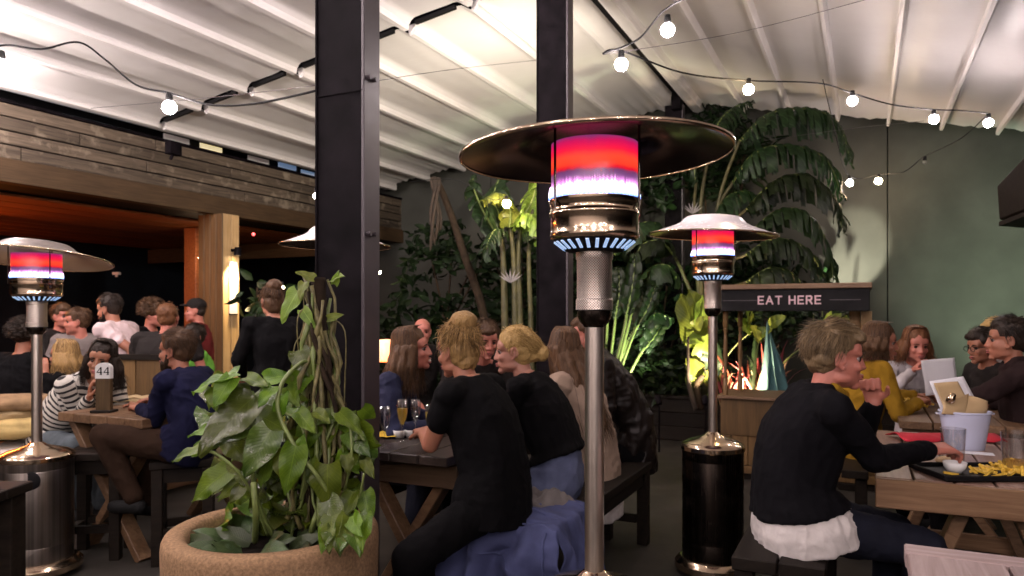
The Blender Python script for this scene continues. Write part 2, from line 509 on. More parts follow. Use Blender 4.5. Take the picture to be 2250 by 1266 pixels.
def fabric_roof():
    a = NT('roof_fabric'); v = a.coord()
    f = a.noise(v, 1.2, 4); st = a.noise(a.coord((3, 22, 3), (0, 0, YAW_U)), 1.0, 4, 0.6, 0.5)
    c = a.ramp(f, [(0.3, (0.73, 0.70, 0.675)), (0.7, (0.81, 0.785, 0.76))])
    c = a.mix(a.math('MULTIPLY', st, 0.12), c, (0.55, 0.51, 0.48))
    a.set(Base_Color=c, Roughness=0.40, Specular_IOR_Level=0.30)
    a.bump(a.math('ADD', st, a.math('MULTIPLY', f, 1.0)), 0.14, 0.02)
    tr = a.new('ShaderNodeBsdfTranslucent'); a.link(c, tr.inputs[0])
    mx = a.new('ShaderNodeMixShader', i_0=0.12)
    a.link(a.b.outputs[0], mx.inputs[1]); a.link(tr.outputs[0], mx.inputs[2]); a.link(mx.outputs[0], a.out.inputs[0])
    return reg('roof_fabric', a)
fabric_roof()

# ---------------------------------------------------------------- ground
g = MB(); g.grid(lambda a, b: (-60 + 120 * a, -60 + 120 * b, 0), 24, 24)
struct(g.build('ground', 'concrete'))

# ---------------------------------------------------------------- canopy roofs
def roof_z(s):
    if s < -2.3: return CAM_H + 3.354 + 0.155 * s
    return CAM_H + 3.0 - 0.205 * (s + 2.3)

T0, T1 = -5.5, 10.35
def canopy(name, label, svals, bays, down, bw, bh, sag, fold=0.0):
    r = thing(name, label, 'canopy', W(4, (svals[0] + svals[-1]) / 2, roof_z((svals[0] + svals[-1]) / 2)))
    for bi, (ta, tb) in enumerate(bays):
        for i in range(len(svals) - 1):
            s0, s1 = svals[i], svals[i + 1]
            rs = random.random() * 9
            def fn(a, b, s0=s0, s1=s1, rs=rs, ta=ta, tb=tb):
                s = lerp(s0, s1, b); t = lerp(ta, tb, a)
                k = 4 * b * (1 - b)
                if fold: 
                    x_ = min(b, 1 - b) * (s1 - s0); e_ = max(0.0, 1 - x_ / (0.15 if b > 0.5 else 0.085))
                    sag_ = fold * (3 * e_ ** 2 - 2 * e_ ** 3) + sag * k
                else: sag_ = sag * k
                w = 0.008 * mnoise.noise((t * 1.3 + rs, s * 6, rs)) + 0.006 * mnoise.noise((t * 5 + rs, s * 2, rs))
                endw = 0.016 * math.sin(s * 47 + rs) * max(0, 1 - (tb - t) / 1.2) * k if tb > 9 else 0
                return W(t, s, roof_z(s) - sag_ + (w + endw) * k)
            m = MB(); m.grid(fn, 40, 22 if fold else 8); m.build('fabric_panel', 'roof_fabric', r, smooth=True, world=True)
        for i, s in enumerate(svals):
            m = MB(); z = roof_z(s) - bh / 2 - 0.002
            sl = 0.155 if s < -2.3 else -0.205
            x = Vector((V.x, V.y, sl)).normalized(); y = x.cross(U).normalized()
            if y.z > 0: y = -y
            prof = [(-bw / 2, 0), (bw / 2, 0), (bw / 2 * 0.95, bh * 0.7), (bw / 2 * 0.6, bh), (-bw / 2 * 0.6, bh), (-bw / 2 * 0.95, bh * 0.7)]
            vs = []
            for t in (ta + 0.01, tb + (0.05 if tb > 9 else -0.01)):
                c = W(t, s, roof_z(s) - 0.003)
                vs += [c + x * p + y * q for p, q in prof]
            n = len(prof)
            m._add(vs, [tuple(range(n)), tuple(range(n, 2 * n))] + [(k, (k + 1) % n, n + (k + 1) % n, n + k) for k in range(n)])
            m.build('batten', 'white_alu', r, world=True)
    return r

sl_vals = [-7.28 + 0.68 * k for k in range(8)]
left_roof = canopy('canopy_roof', 'white fabric canopy on long battens, sloping down toward the timber building behind two dark slots',
                   sl_vals, [(T0, 2.85), (2.92, 5.72), (5.80, T1)], 1, 0.075, 0.098, 0.004, 0.088)
for t in (5.76, 2.885):
    for i in range(7):
        m = MB(); s0, s1 = sl_vals[i] + 0.085, sl_vals[i + 1] - 0.16
        m.beam(W(t, s0, roof_z(s0) - 0.030), W(t, s1, roof_z(s1) - 0.030), 0.035, 0.034)
        m.build('drive_bar', 'black_paint', left_roof, world=True)
sr_vals = [-2.06 + 0.585 * k for k in range(12)]
right_roof = canopy('canopy_roof', 'white fabric canopy on narrow white fins above the string of globe bulbs and the green wall',
                    sr_vals, [(T0, T1)], 1, 0.05, 0.085, 0.025)
# edge beam of the left canopy
m = MB(); m.beam(W(T0, -7.38, roof_z(-7.38) - 0.03), W(T1, -7.38, roof_z(-7.38) - 0.03), 0.14, 0.07); m.build('edge_beam', 'white_alu', left_roof, world=True, bevel=0.02)
# gutter between the two canopies
gz = roof_z(-2.3)
gut = thing('roof_gutter', 'twin white gutter beams with a dark slot between the two fabric canopies', 'gutter', W(4, -2.3, gz))
for s in (-2.46, -2.13):
    m = MB(); prof = [(0.11, 0.05), (0.11, -0.03), (0.075, -0.10), (0, -0.125), (-0.075, -0.10), (-0.11, -0.03), (-0.11, 0.05)]
    vs = []
    for t in (T0, T1 + 0.12): vs += [W(t, s + a, gz + b - 0.02) for a, b in prof]
    n = len(prof); m._add(vs, [tuple(range(n)), tuple(range(n, 2 * n))] + [(k, (k + 1) % n, n + (k + 1) % n, n + k) for k in range(n)])
    m.build('gutter_beam', 'white_alu', gut, world=True, smooth=True, angle=50)
m = MB(); m.beam(W(T0, -2.295, gz + 0.02), W(T1, -2.295, gz + 0.02), 0.11, 0.05); m.build('slot', 'black_paint', gut, world=True)
m = MB(); m.beam(W(9.8, -2.295, gz - 0.12), W(9.98, -2.295, gz - 0.12), 0.12, 0.22); m.build('post_bracket', 'black_steel', gut, world=True)

# ---------------------------------------------------------------- steel posts
def steel_post(loc, a, b, label, top, flange=True):
    r = thing('steel_post', label, 'post', (loc[0], loc[1], 0), group='steel posts under the gutter')
    def at(v_, u_, z): return V * v_ + U * u_ + Z * z
    hz = top
    m = MB(); rot = YAW_V
    # channel-section post: web facing the lens, two flanges along the gutter
    m.box(at(-0.012, 0, hz / 2), (a - 0.024, b * 0.86, hz), rot); m.build('web', 'black_steel', r, bevel=0.004)
    m = MB(); m.box(at(a / 2 - 0.010, 0, hz / 2), (0.020, b, hz), rot); m.build('flange', 'grey_steel', r, bevel=0.004)
    m = MB(); m.box(at(-a / 2 - 0.002, 0, hz / 2), (0.014, b, hz), rot); m.build('flange', 'black_steel', r, bevel=0.004)
    m = MB()
    for s in (-1, 1):
        for k in (-1, 1): m.tube([at(k * a * 0.3, s * (b / 2 + 0.05), 0.012), at(k * a * 0.3, s * (b / 2 + 0.05), 0.04)], 0.012, 6)
    m.box(at(0, 0, 0.006), (a + 0.12, b + 0.2, 0.012), rot); m.build('base_plate', 'black_steel', r)
    return r
p1 = steel_post((-0.80, 3.55), 0.29, 0.125, 'near black steel post rising behind the planted terracotta pot', gz - 0.14)
for zz in (2.62, 1.88):
    m = MB()
    for q in (0.03, 0.075): m.tube([V * 0.14 - U * 0.02 + Z * zz + U * (q - 0.05), V * 0.168 - U * 0.02 + Z * zz + U * (q - 0.05)], 0.011, 6)
    m.build('bolt', 'grey_steel', p1, world=False)
m = MB(); m.box(-U * 0.0605 + Z * 2.56, (0.27, 0.006, 0.005), YAW_V); m.build('joint_plate', 'black_steel', p1)
steel_post((0.365, 6.15), 0.28, 0.12, 'black steel post in line behind the dome of the large front heater', gz - 0.14)
steel_post((2.24, 10.0), 0.24, 0.12, 'farthest black steel post, standing among the plants left of the sign kiosk', gz - 0.14)

# ---------------------------------------------------------------- rendered back wall
wl = thing('garden_wall', 'tall green-grey rendered wall with upright panel joints behind the plants', 'wall', W(10.75, 0, 0))
edges = [-8.6, -5.6, -2.6, 0.27, 3.2, 6.2, 9.4]
for a, b in zip(edges[:-1], edges[1:]):
    m = MB(); m.box(W(10.8, (a + b) / 2, 2.45), (b - a - 0.012, 0.1, 4.9), YAW_V); m.build('wall_panel', 'render_wall', wl, world=True, bevel=0.004)
m = MB(); m.box(W(10.86, 0.4, 2.45), (18, 0.05, 4.9), YAW_V); m.build('wall_core', 'dark_wall', wl, world=True)

# ---------------------------------------------------------------- timber building on the left
bl = thing('timber_building', 'open-fronted timber building with plank fascia and a red cedar ceiling', 'building', W(6, -9.5, 0))
sf = -7.40
rows = [(3.515, 3.398), (3.384, 3.264), (3.250, 3.130), (3.116, 2.99)]
for ri, (zt, zb) in enumerate(rows):
    t = 1.6 + 0.55 * (ri % 3)
    while t < 11.2:
        L = random.uniform(1.7, 3.0); e = min(t + L, 11.4)
        m = MB(); m.box(W((t + e) / 2, sf + random.uniform(-0.005, 0.005), (zt + zb) / 2), (e - t - 0.006, 0.03, zt - zb), YAW_U)
        o = m.build('fascia_plank', 'timber_fascia', bl, world=False, origin=None)
        # own frame so that the grain runs along the plank
        me = o.data; R = Matrix.Rotation(-YAW_U, 4, 'Z'); c = W((t + e) / 2, sf, (zt + zb) / 2)
        me.transform(Matrix.Translation(-c)); me.transform(R)
        o.location = c - parent_world(bl); o.rotation_euler = (0, 0, YAW_U)
        b = o.modifiers.new('bevel', 'BEVEL'); b.width = 0.005; b.segments = 1
        t = e
def uboard(name, t0, t1, s, z, w, h, mat, parent=bl, bevel=0.004, tilt=0):
    """a board running along the gutter direction"""
    m = MB(); m.box((0, 0, 0), (t1 - t0, w, h)); o = m.build(name, mat, parent, bevel=bevel)
    o.location = W((t0 + t1) / 2, s, z) - (parent_world(parent) if parent else Vector()); o.rotation_euler = (tilt, 0, YAW_U); return o
def vboard(name, s0, s1, t, z, w, h, mat, parent=bl, bevel=0.004):
    m = MB(); m.box((0, 0, 0), (s1 - s0, w, h)); o = m.build(name, mat, parent, bevel=bevel)
    o.location = W(t, (s0 + s1) / 2, z) - (parent_world(parent) if parent else Vector()); o.rotation_euler = (0, 0, YAW_V); return o
uboard('fascia_backing', 1.6, 11.4, sf - 0.04, 3.26, 0.03, 0.56, 'black_paint')
uboard('timber_beam', 1.6, 11.4, sf - 0.02, 2.87, 0.16, 0.225, 'timber_beam')
uboard('flashing', 1.6, 11.4, sf - 0.015, 3.535, 0.10, 0.03, 'black_steel')
uboard('soffit', 1.6, 11.4, sf - 0.42, 2.80, 0.62, 0.03, 'dark_wood')
s = sf - 0.76
k = 0
while s > -12.2:
    uboard('ceiling_plank', 1.0, 11.4, s - 0.10, 2.765 + 0.004 * (k % 2), 0.212, 0.03, 'cedar_ceiling'); s -= 0.22; k += 1
vboard('end_wall', -13.0, -7.5, 11.5, 1.7, 0.1, 3.4, 'dark_wall')
uboard('back_wall', -2.0, 11.4, -12.6, 1.7, 0.1, 3.4, 'dark_wall')
for t in (9.6,):
    vboard('rafter', -12.4, -7.62, t, 2.60, 0.12, 0.26, 'timber_beam')
uboard('roof_deck', 0.5, 11.4, -10.3, 3.30, 4.6, 0.08, 'black_paint')
# the cladded pillar
pc = W(0, 0, 0); pl = Vector((-3.74, 9.3, 0))
pil = thing('timber_pillar', 'timber clad pillar with a lit pale board and a small spotlight on its right face', 'pillar', pl)
m = MB(); m.box(Z * 1.38, (0.36, 0.24, 2.755), YAW_V); m.build('core', 'timber_pillar', pil)
for q in range(4):
    m = MB(); m.box(V * (-0.1575 + 0.105 * q) - U * 0.132 + Z * 1.38, (0.100, 0.024, 2.755), YAW_V); m.build('cladding_board', 'timber_pillar', pil, bevel=0.006)
for q in range(2):
    m = MB(); m.box(V * 0.193 + U * (-0.062 + 0.135 * q) + Z * 1.38, (0.026, 0.128, 2.755), YAW_V); m.build('cladding_board', 'pine_pale', pil, bevel=0.006)
nb = thing('notice_board', 'pale narrow board glaring under the spotlight on the timber pillar', 'board', pl + V * 0.215 + U * 0.03 + Z * 1.5)
m = MB(); m.box(Z * 0.33, (0.014, 0.125, 0.66), YAW_V); m.build('panel', 'white_enamel', nb, bevel=0.003)
m = MB(); m.box(Z * -0.005, (0.022, 0.13, 0.012), YAW_V); m.build('bottom_rail', 'dark_wood', nb)
def spot_fixture(name, label, cat, loc, aim, energy, color, ang=60, blend=0.5, r=0.03, lens='lamp_lens', stake=False, group=None):
    o = thing(name, label, cat, loc, group=group)
    d = (Vector(aim) - Vector(loc)).normalized()
    m = MB(); m.lathe([(0.0, -0.10), (r * 0.8, -0.095), (r, -0.06), (r, 0.0), (r * 0.9, 0.004)], 16, (0, 0, 0), axis=d); m.build('housing', 'black_steel', o, smooth=True, angle=40)
    m = MB(); m.lathe([(0.0, -0.006), (r * 0.88, -0.006)], 16, (0, 0, 0), axis=d); m.build('lens', lens, o)
    if stake:
        m = MB(); m.tube([-d * 0.07, (-d * 0.07) + Vector((0, 0, -max(0.05, loc[2] - 0.0) + 0.02))], 0.01, 6); m.build('stake', 'black_steel', o)
    ld = bpy.data.lights.new(name + '_light', 'SPOT'); ld.energy = energy; ld.color = color
    ld.spot_size = math.radians(ang); ld.spot_blend = blend; ld.shadow_soft_size = r
    lo = bpy.data.objects.new('spot_beam', ld); COL.objects.link(lo); lo.parent = o
    lo.location = d * 0.01; lo.rotation_euler = d.to_track_quat('-Z', 'Y').to_euler()
    return o
lp = pl + V * 0.30 + U * 0.02 + Z * 2.245
sp = spot_fixture('wall_spotlight', 'small metal spotlight shining down the right face of the timber pillar', 'spotlight', lp, lp + Vector((-0.035, 0.0, -1)) , 380, (1.0, 0.72, 0.38), 75, 0.6, 0.045)
m = MB(); m.tube([Z * 0.06, V * -0.10 + Z * 0.06], 0.02, 8); m.build('wall_arm', 'black_steel', sp)
# red-lit inner post and fittings inside the building
m = MB(); m.box((0, 0, 1.37), (0.24, 0.24, 2.74)); o = m.build('inner_post', 'cedar_ceiling', None, origin=None, bevel=0.008)
o.location = P(432, 690, 10.6) * 1; o.location.z = 0; o.rotation_euler = (0, 0, YAW_U)
tag(o, 'reddish cedar post inside the building just left of the clad pillar', 'post')
# lit panes seen through the gap under the canopy edge
for (x0, x1, py, mat) in ((0, 130, 246, 'pane_teal'), (135, 285, 278, 'pane_teal'), (440, 487, 326, 'pane_yellow'), (360, 415, 306, 'pane_pink'), (545, 590, 352, 'pane_pink'), (612, 650, 366, 'pane_blue'), (662, 690, 381, 'pane_blue')):
    def hit(px):
        r = (px - 1125) / FPX; y = (-7.75) / (0.9 * r - 0.4359); return y
    ya, yb = hit(x0), hit(x1); ym = (ya + yb) / 2
    a = P(x0, py, ya); b = P(x1, py, yb); zc = P((x0 + x1) / 2, py, ym).z
    m = MB(); m.beam((a.x, a.y, zc), (b.x, b.y, zc), 0.02, 0.07 if 'teal' not in mat else 0.10); m.build('lit_pane', mat, bl, world=True)
uboard('clerestory_wall', 1.6, 11.4, -7.9, 3.75, 0.06, 0.50, 'black_paint')

# ---------------------------------------------------------------- planter bed
bed = thing('planter_bed', 'low dark timber planter ledge holding the tropical plants in front of the wall', 'planter', W(8.7, -1.5, 0))
for i, (zt, zb) in enumerate(((0.50, 0.34), (0.335, 0.175), (0.17, 0.01))):
    for (a, b) in ((-6.4, -3.9), (-3.894, -1.4), (-1.394, 0.9)):
        vboard('plank', a, b, 8.6, (zt + zb) / 2, 0.04, zt - zb, 'dark_wood', bed)
vboard('cap_board', -6.4, 0.92, 8.62, 0.52, 0.16, 0.035, 'dark_wood', bed)
m = MB(); m.grid(lambda a, b: W(8.66 + 2.05 * a, -6.4 + 7.3 * b, 0.44 + 0.05 * mnoise.noise((a * 6, b * 16, 0))), 14, 40)
m.build('soil', 'soil', bed, smooth=True, world=True)
uo = uboard('plank', 8.6, 10.7, 0.9, 0.25, 0.04, 0.5, 'dark_wood', bed)

# dark box sign at the right edge
sg = thing('wall_box', 'dark weathered timber box with a pale underside at the right edge by the green wall', 'box', P(2245, 420, 5.2))
a = P(2192, 445, 5.2); 
m = MB()
c0 = [P(2190, 408, 5.3), P(2275, 318, 4.75), P(2275, 452, 4.75), P(2195, 484, 5.3)]
d = Vector((0.55, 0.25, 0))
vs = c0 + [p + d for p in c0]
m._add(vs, [(0, 1, 2, 3), (7, 6, 5, 4), (0, 4, 5, 1), (1, 5, 6, 2), (3, 2, 6, 7), (0, 3, 7, 4)])
m.build('casing', 'dark_wood', sg, world=True, bevel=0.01)
m = MB(); q = [p + Vector((0, 0, -0.012)) for p in (c0[3], c0[2], c0[2] + d, c0[3] + d)]
q2 = [p + Vector((0, 0, -0.03)) for p in q]
m._add(q + q2, [(0, 1, 2, 3), (4, 5, 6, 7), (0, 1, 5, 4), (1, 2, 6, 5), (2, 3, 7, 6), (3, 0, 4, 7)]); m.build('underside', 'dark_wood', sg, world=True)
m = MB(); m.beam(P(2225, 400, 5.1) + d * 0.8, Vector((P(2225, 400, 5.1).x + d.x * 0.8 + 0.1, P(2225, 400, 5.1).y + d.y * .8, roof_z(1.2) - 0.05)), 0.03, 0.03); m.build('hanger', 'black_steel', sg, world=True)

# unseen pale wall added behind the camera for the metal to reflect
m = MB(); m.box(W(-6.0, 0, 2.0), (18, 0.1, 4.0), YAW_V); struct(m.build('wall', 'white_alu'))
# ---------------------------------------------------------------- patio heaters
def heater_glow():
    a = NT('heater_screen')
    tc = a.new('ShaderNodeTexCoord'); xyz = a.sep(tc.outputs['Generated'])
    z = xyz[2]
    ob = a.sep(tc.outputs['Object'])
    ang = a.math('ARCTAN2', ob[1], ob[0])
    cm = a.new('ShaderNodeCombineXYZ'); a.link(a.math('MULTIPLY', ang, 9.0), cm.inputs[0]); a.link(a.math('MULTIPLY', z, 1.5), cm.inputs[2])
    st = a.noise(cm.outputs[0], 1.0, 3)
    cm2 = a.new('ShaderNodeCombineXYZ'); a.link(a.math('MULTIPLY', ang, 1.3), cm2.inputs[0])
    lo = a.noise(cm2.outputs[0], 1.0, 2)
    zz = a.math('ADD', z, a.math('MULTIPLY', a.math('SUBTRACT', lo, 0.5), 0.10))
    zz = a.math('ADD', zz, a.math('MULTIPLY', a.math('SUBTRACT', st, 0.5), 0.05))
    cm3 = a.new('ShaderNodeCombineXYZ'); a.link(a.math('MULTIPLY', ang, 22.0), cm3.inputs[0]); a.link(a.math('MULTIPLY', z, 3.0), cm3.inputs[2])
    tng = a.math('MULTIPLY', a.math('SUBTRACT', a.noise(cm3.outputs[0], 1.0, 3, 0.6), 0.5), a.math('MULTIPLY', a.math('LESS_THAN', z, 0.42), 0.26))
    zz = a.math('ADD', zz, tng)
    c = a.ramp(zz, [(0.0, (0.30, 0.42, 1.0)), (0.10, (2.2, 2.3, 3.0)), (0.20, (2.2, 1.5, 2.5)), (0.28, (0.95, 0.30, 0.90)), (0.345, (0.20, 0.06, 0.23)), (0.43, (0.15, 0.04, 0.14)),
                    (0.475, (0.75, 0.0, 0.02)), (0.54, (1.0, 0.05, 0.02)), (0.66, (1.0, 0.07, 0.03)), (0.78, (0.98, 0.010, 0.05)), (0.92, (0.60, 0.005, 0.10)), (1.0, (0.22, 0.03, 0.14))])
    # fine perforation of the screen
    pa = a.math('SINE', a.math('MULTIPLY', ang, 70.0)); pz = a.math('SINE', a.math('MULTIPLY', z, 160.0))
    holes = a.math('GREATER_THAN', a.math('MULTIPLY', pa, pz), -0.2)
    em = a.mix(holes, (0.6, 0.6, 0.6), (1, 1, 1))
    c2 = a.mix(1.0, c, em, 'MULTIPLY')
    a.set(Base_Color=(0.15, 0.12, 0.12), Metallic=0.8, Roughness=0.4, Emission_Color=c2, Emission_Strength=1.25)
    return reg('heater_screen', a)
heater_glow()
def flame_mat():
    a = NT('flame'); tc = a.new('ShaderNodeTexCoord'); z = a.sep(tc.outputs['Generated'])[2]
    c = a.ramp(z, [(0.0, (0.06, 0.16, 0.9)), (0.2, (0.55, 0.68, 1.0)), (0.6, (0.95, 0.85, 1.0)), (1.0, (0.95, 0.35, 0.8))])
    a.set(Base_Color=(0, 0, 0), Emission_Color=c, Emission_Strength=4.5)
    return reg('flame', a)
flame_mat()
def perf_mat():
    a = NT('perforated'); tc = a.new('ShaderNodeTexCoord'); ob = a.sep(tc.outputs['Object'])
    ang = a.math('ARCTAN2', ob[1], ob[0])
    h = a.math('MULTIPLY', a.math('SINE', a.math('MULTIPLY', ang, 44.0)), a.math('SINE', a.math('MULTIPLY', ob[2], 900.0)))
    k = a.math('GREATER_THAN', h, 0.35)
    a.set(Base_Color=a.mix(k, (0.85, 0.75, 0.66), (0.12, 0.10, 0.09)), Metallic=1.0, Roughness=0.36)
    a.bump(a.math('MULTIPLY', k, -1.0), 0.4, 0.002)
    return reg('perforated', a)
perf_mat()

def heater(label, loc, zs=1.0, ws=1.0, tilt=(0, 0), domeh=1.0, tank='stainless', dome_mat=('white_enamel', 'reflector_in'), visible_low=True, em=1.0, group='gas patio heaters'):
    r = thing('patio_heater', label, 'patio heater', loc, random.uniform(-0.12, 0.12), group=group)
    H = lambda z: z * zs
    def lth(name, prof, mat, n=40, ang=35, parent=r):
        m = MB(); m.lathe([(p * ws, H(z)) for p, z in prof], n); return m.build(name, mat, parent, smooth=True, angle=ang)
    # base, tank housing, lid
    lth('base_ring', [(0.0, 0.03), (0.20, 0.03), (0.215, 0.04), (0.215, 0.075), (0.19, 0.10), (0.176, 0.105), (0, 0.105)], 'chrome')
    lth('tank_housing', [(0.172, 0.10), (0.173, 0.115), (0.173, 0.20), (0.1715, 0.205), (0.173, 0.21), (0.173, 0.66), (0.1715, 0.665), (0.173, 0.67), (0.173, 0.735)], tank, 48)
    lth('lid', [(0.176, 0.715), (0.180, 0.72), (0.180, 0.742), (0.172, 0.752), (0.14, 0.770), (0.09, 0.785), (0.05, 0.800), (0.034, 0.815), (0.026, 0.82)], 'chrome', 48)
    for k in range(3):
        a_ = k * 2.094 + 0.5
        m = MB(); m.lathe([(0, -0.012), (0.028, -0.012), (0.03, 0), (0.028, 0.012), (0, 0.012)], 14, (math.cos(a_) * 0.19, math.sin(a_) * 0.19, 0.03), axis=(-math.sin(a_), math.cos(a_), 0)); m.build('castor', 'black_rubber', r, smooth=True, angle=30)
    lth('pole', [(0.0, 0.80), (0.0257, 0.80), (0.0257, 1.52), (0, 1.52)], 'stainless', 28)
    lth('pole_collar', [(0.0265, 1.485), (0.040, 1.50), (0.046, 1.515), (0.046, 1.53), (0.03, 1.535)], 'steel_dark', 28)
    lth('valve_sleeve', [(0.0, 1.533), (0.050, 1.533), (0.050, 1.56), (0.0475, 1.563), (0.0475, 1.668), (0.050, 1.672), (0.050, 1.69), (0, 1.69)], 'perforated', 40)
    # burner head: dark slotted cone, chrome drum with rolled bands
    lth('burner_cone', [(0.045, 1.690), (0.075, 1.692), (0.113, 1.722), (0.117, 1.73)], 'black_paint', 40)
    for k in range(26):
        a_ = 2 * math.pi * k / 26
        m = MB(); p0 = Vector((math.cos(a_) * 0.083 * ws, math.sin(a_) * 0.083 * ws, H(1.6975))); p1_ = Vector((math.cos(a_) * 0.109 * ws, math.sin(a_) * 0.109 * ws, H(1.718)))
        tn = Vector((-math.sin(a_), math.cos(a_), 0))
        m.beam(p0, p1_, 0.0085, 0.004, up=Vector((math.cos(a_), math.sin(a_), -1)).cross(tn).cross(tn)); m.build('burner_slot', 'slot_glow', r)
    lth('burner_drum', [(0.112, 1.722), (0.119, 1.728), (0.121, 1.735), (0.119, 1.742), (0.119, 1.785), (0.122, 1.79), (0.122, 1.796), (0.119, 1.80), (0.119, 1.815), (0.123, 1.82), (0.123, 1.832), (0.117, 1.834), (0.10, 1.825)], 'chrome', 56, 40)
    o = lth('emitter_screen', [(0.1165, 1.828), (0.1165, 1.895), (0.1165, 1.985)], 'heater_screen', 64)
    m = MB()
    for k in range(64):
        a_ = 2 * math.pi * k / 64
        h = 0.030 * random.uniform(0.6, 1.2)
        m.lathe([(0.0050, 0), (0.0056, h * 0.3), (0.0034, h * 0.75), (0.0006, h)], 6, (math.cos(a_) * 0.1185 * ws, math.sin(a_) * 0.1185 * ws, H(1.834)))
    o = m.build('flame', 'flame', r, smooth=True); o['kind'] = 'stuff'
    for k in range(3):
        a_ = k * 2.0944 + math.pi / 2 - r.rotation_euler.z
        m = MB(); m.tube([(math.cos(a_) * 0.127 * ws, math.sin(a_) * 0.127 * ws, H(1.80)), (math.cos(a_) * 0.127 * ws, math.sin(a_) * 0.127 * ws, H(2.03))], 0.0035, 6); m.build('strut', 'steel_dark', r)
    # reflector dome
    T = Matrix.Translation((0, 0, H(1.965))) @ Matrix.Rotation(math.radians(tilt[0]), 4, 'Y') @ Matrix.Rotation(math.radians(tilt[1]), 4, 'X') @ Matrix.Translation((0, 0, -H(1.965)))
    T = Matrix.Rotation(-r.rotation_euler.z, 4, 'Z') @ T
    top = [(0.0, 0.125), (0.11, 0.124), (0.150, 0.116), (0.168, 0.100), (0.185, 0.078), (0.22, 0.057), (0.28, 0.033), (0.345, 0.008), (0.362, 0.0)]
    inn = [(0.362, -0.004), (0.345, 0.003), (0.28, 0.028), (0.22, 0.052), (0.185, 0.073), (0.166, 0.095), (0.148, 0.110), (0.11, 0.118), (0.0, 0.119)]
    m = MB(); m.lathe([(p * ws, H(1.955) + z * zs * domeh) for p, z in top], 64); o = m.build('reflector', dome_mat[0], r, smooth=True, angle=60); o.data.transform(T)
    m = MB(); m.lathe([(p * ws, H(1.955) + z * zs * domeh) for p, z in inn], 64); o = m.build('reflector_lining', dome_mat[1], r, smooth=True, angle=60); o.data.transform(T)
    m = MB(); m.lathe([(0.360 * ws, H(1.955) - 0.006), (0.3665 * ws, H(1.955) - 0.004), (0.3665 * ws, H(1.955) + 0.004), (0.360 * ws, H(1.955) + 0.004)], 64); o = m.build('rim', 'chrome', r, smooth=True); o.data.transform(T)
    return r
m_emit('strip_glow', (1.0, 0.24, 0.04), 170.0)
m_emit('slot_glow', (0.25, 0.50, 0.90), 0.75)
m_metal('dome_grey', (0.42, 0.37, 0.34), 0.4, brush=False)
def hp(px, y): 
    p = P(px, 690, y); p.z = 0; return p
heater('large front gas heater, its dark underside dome cutting across the steel post, flames lit', hp(1306, 1.97), zs=0.986, tilt=(-1.6, -0.8), domeh=0.55, dome_mat=('stainless', 'reflector_in'))
h2 = heater('gas heater with black tank and white dome, standing left of the sign kiosk', hp(1566, 4.21), tank='steel_dark', tilt=(2.2, 1.5), domeh=0.9)
h3 = heater('short gas heater in the left corner, with a round hole in its steel tank', hp(81, 4.2), zs=0.93, ws=1.08, tilt=(1.5, -7), tank='steel_mid', domeh=0.8, dome_mat=('dome_grey', 'dome_grey'))
m = MB(); m.lathe([(0.0, 0.002), (0.046, 0.002), (0.05, 0.0), (0.05, -0.004)], 24, (0, 0, 0), axis=(0.12, -1, 0))
o = m.build('gas_hole', 'black_paint', h3, smooth=True, angle=30)
o.rotation_euler = (0, 0, -h3.rotation_euler.z)
q = Matrix.Rotation(-h3.rotation_euler.z, 3, 'Z') @ Vector((0.078, -0.172, 0.575)); o.location = q
heater('gas heater mostly hidden behind the near steel post, only its white dome showing', hp(738, 4.85), tilt=(1.0, 0))

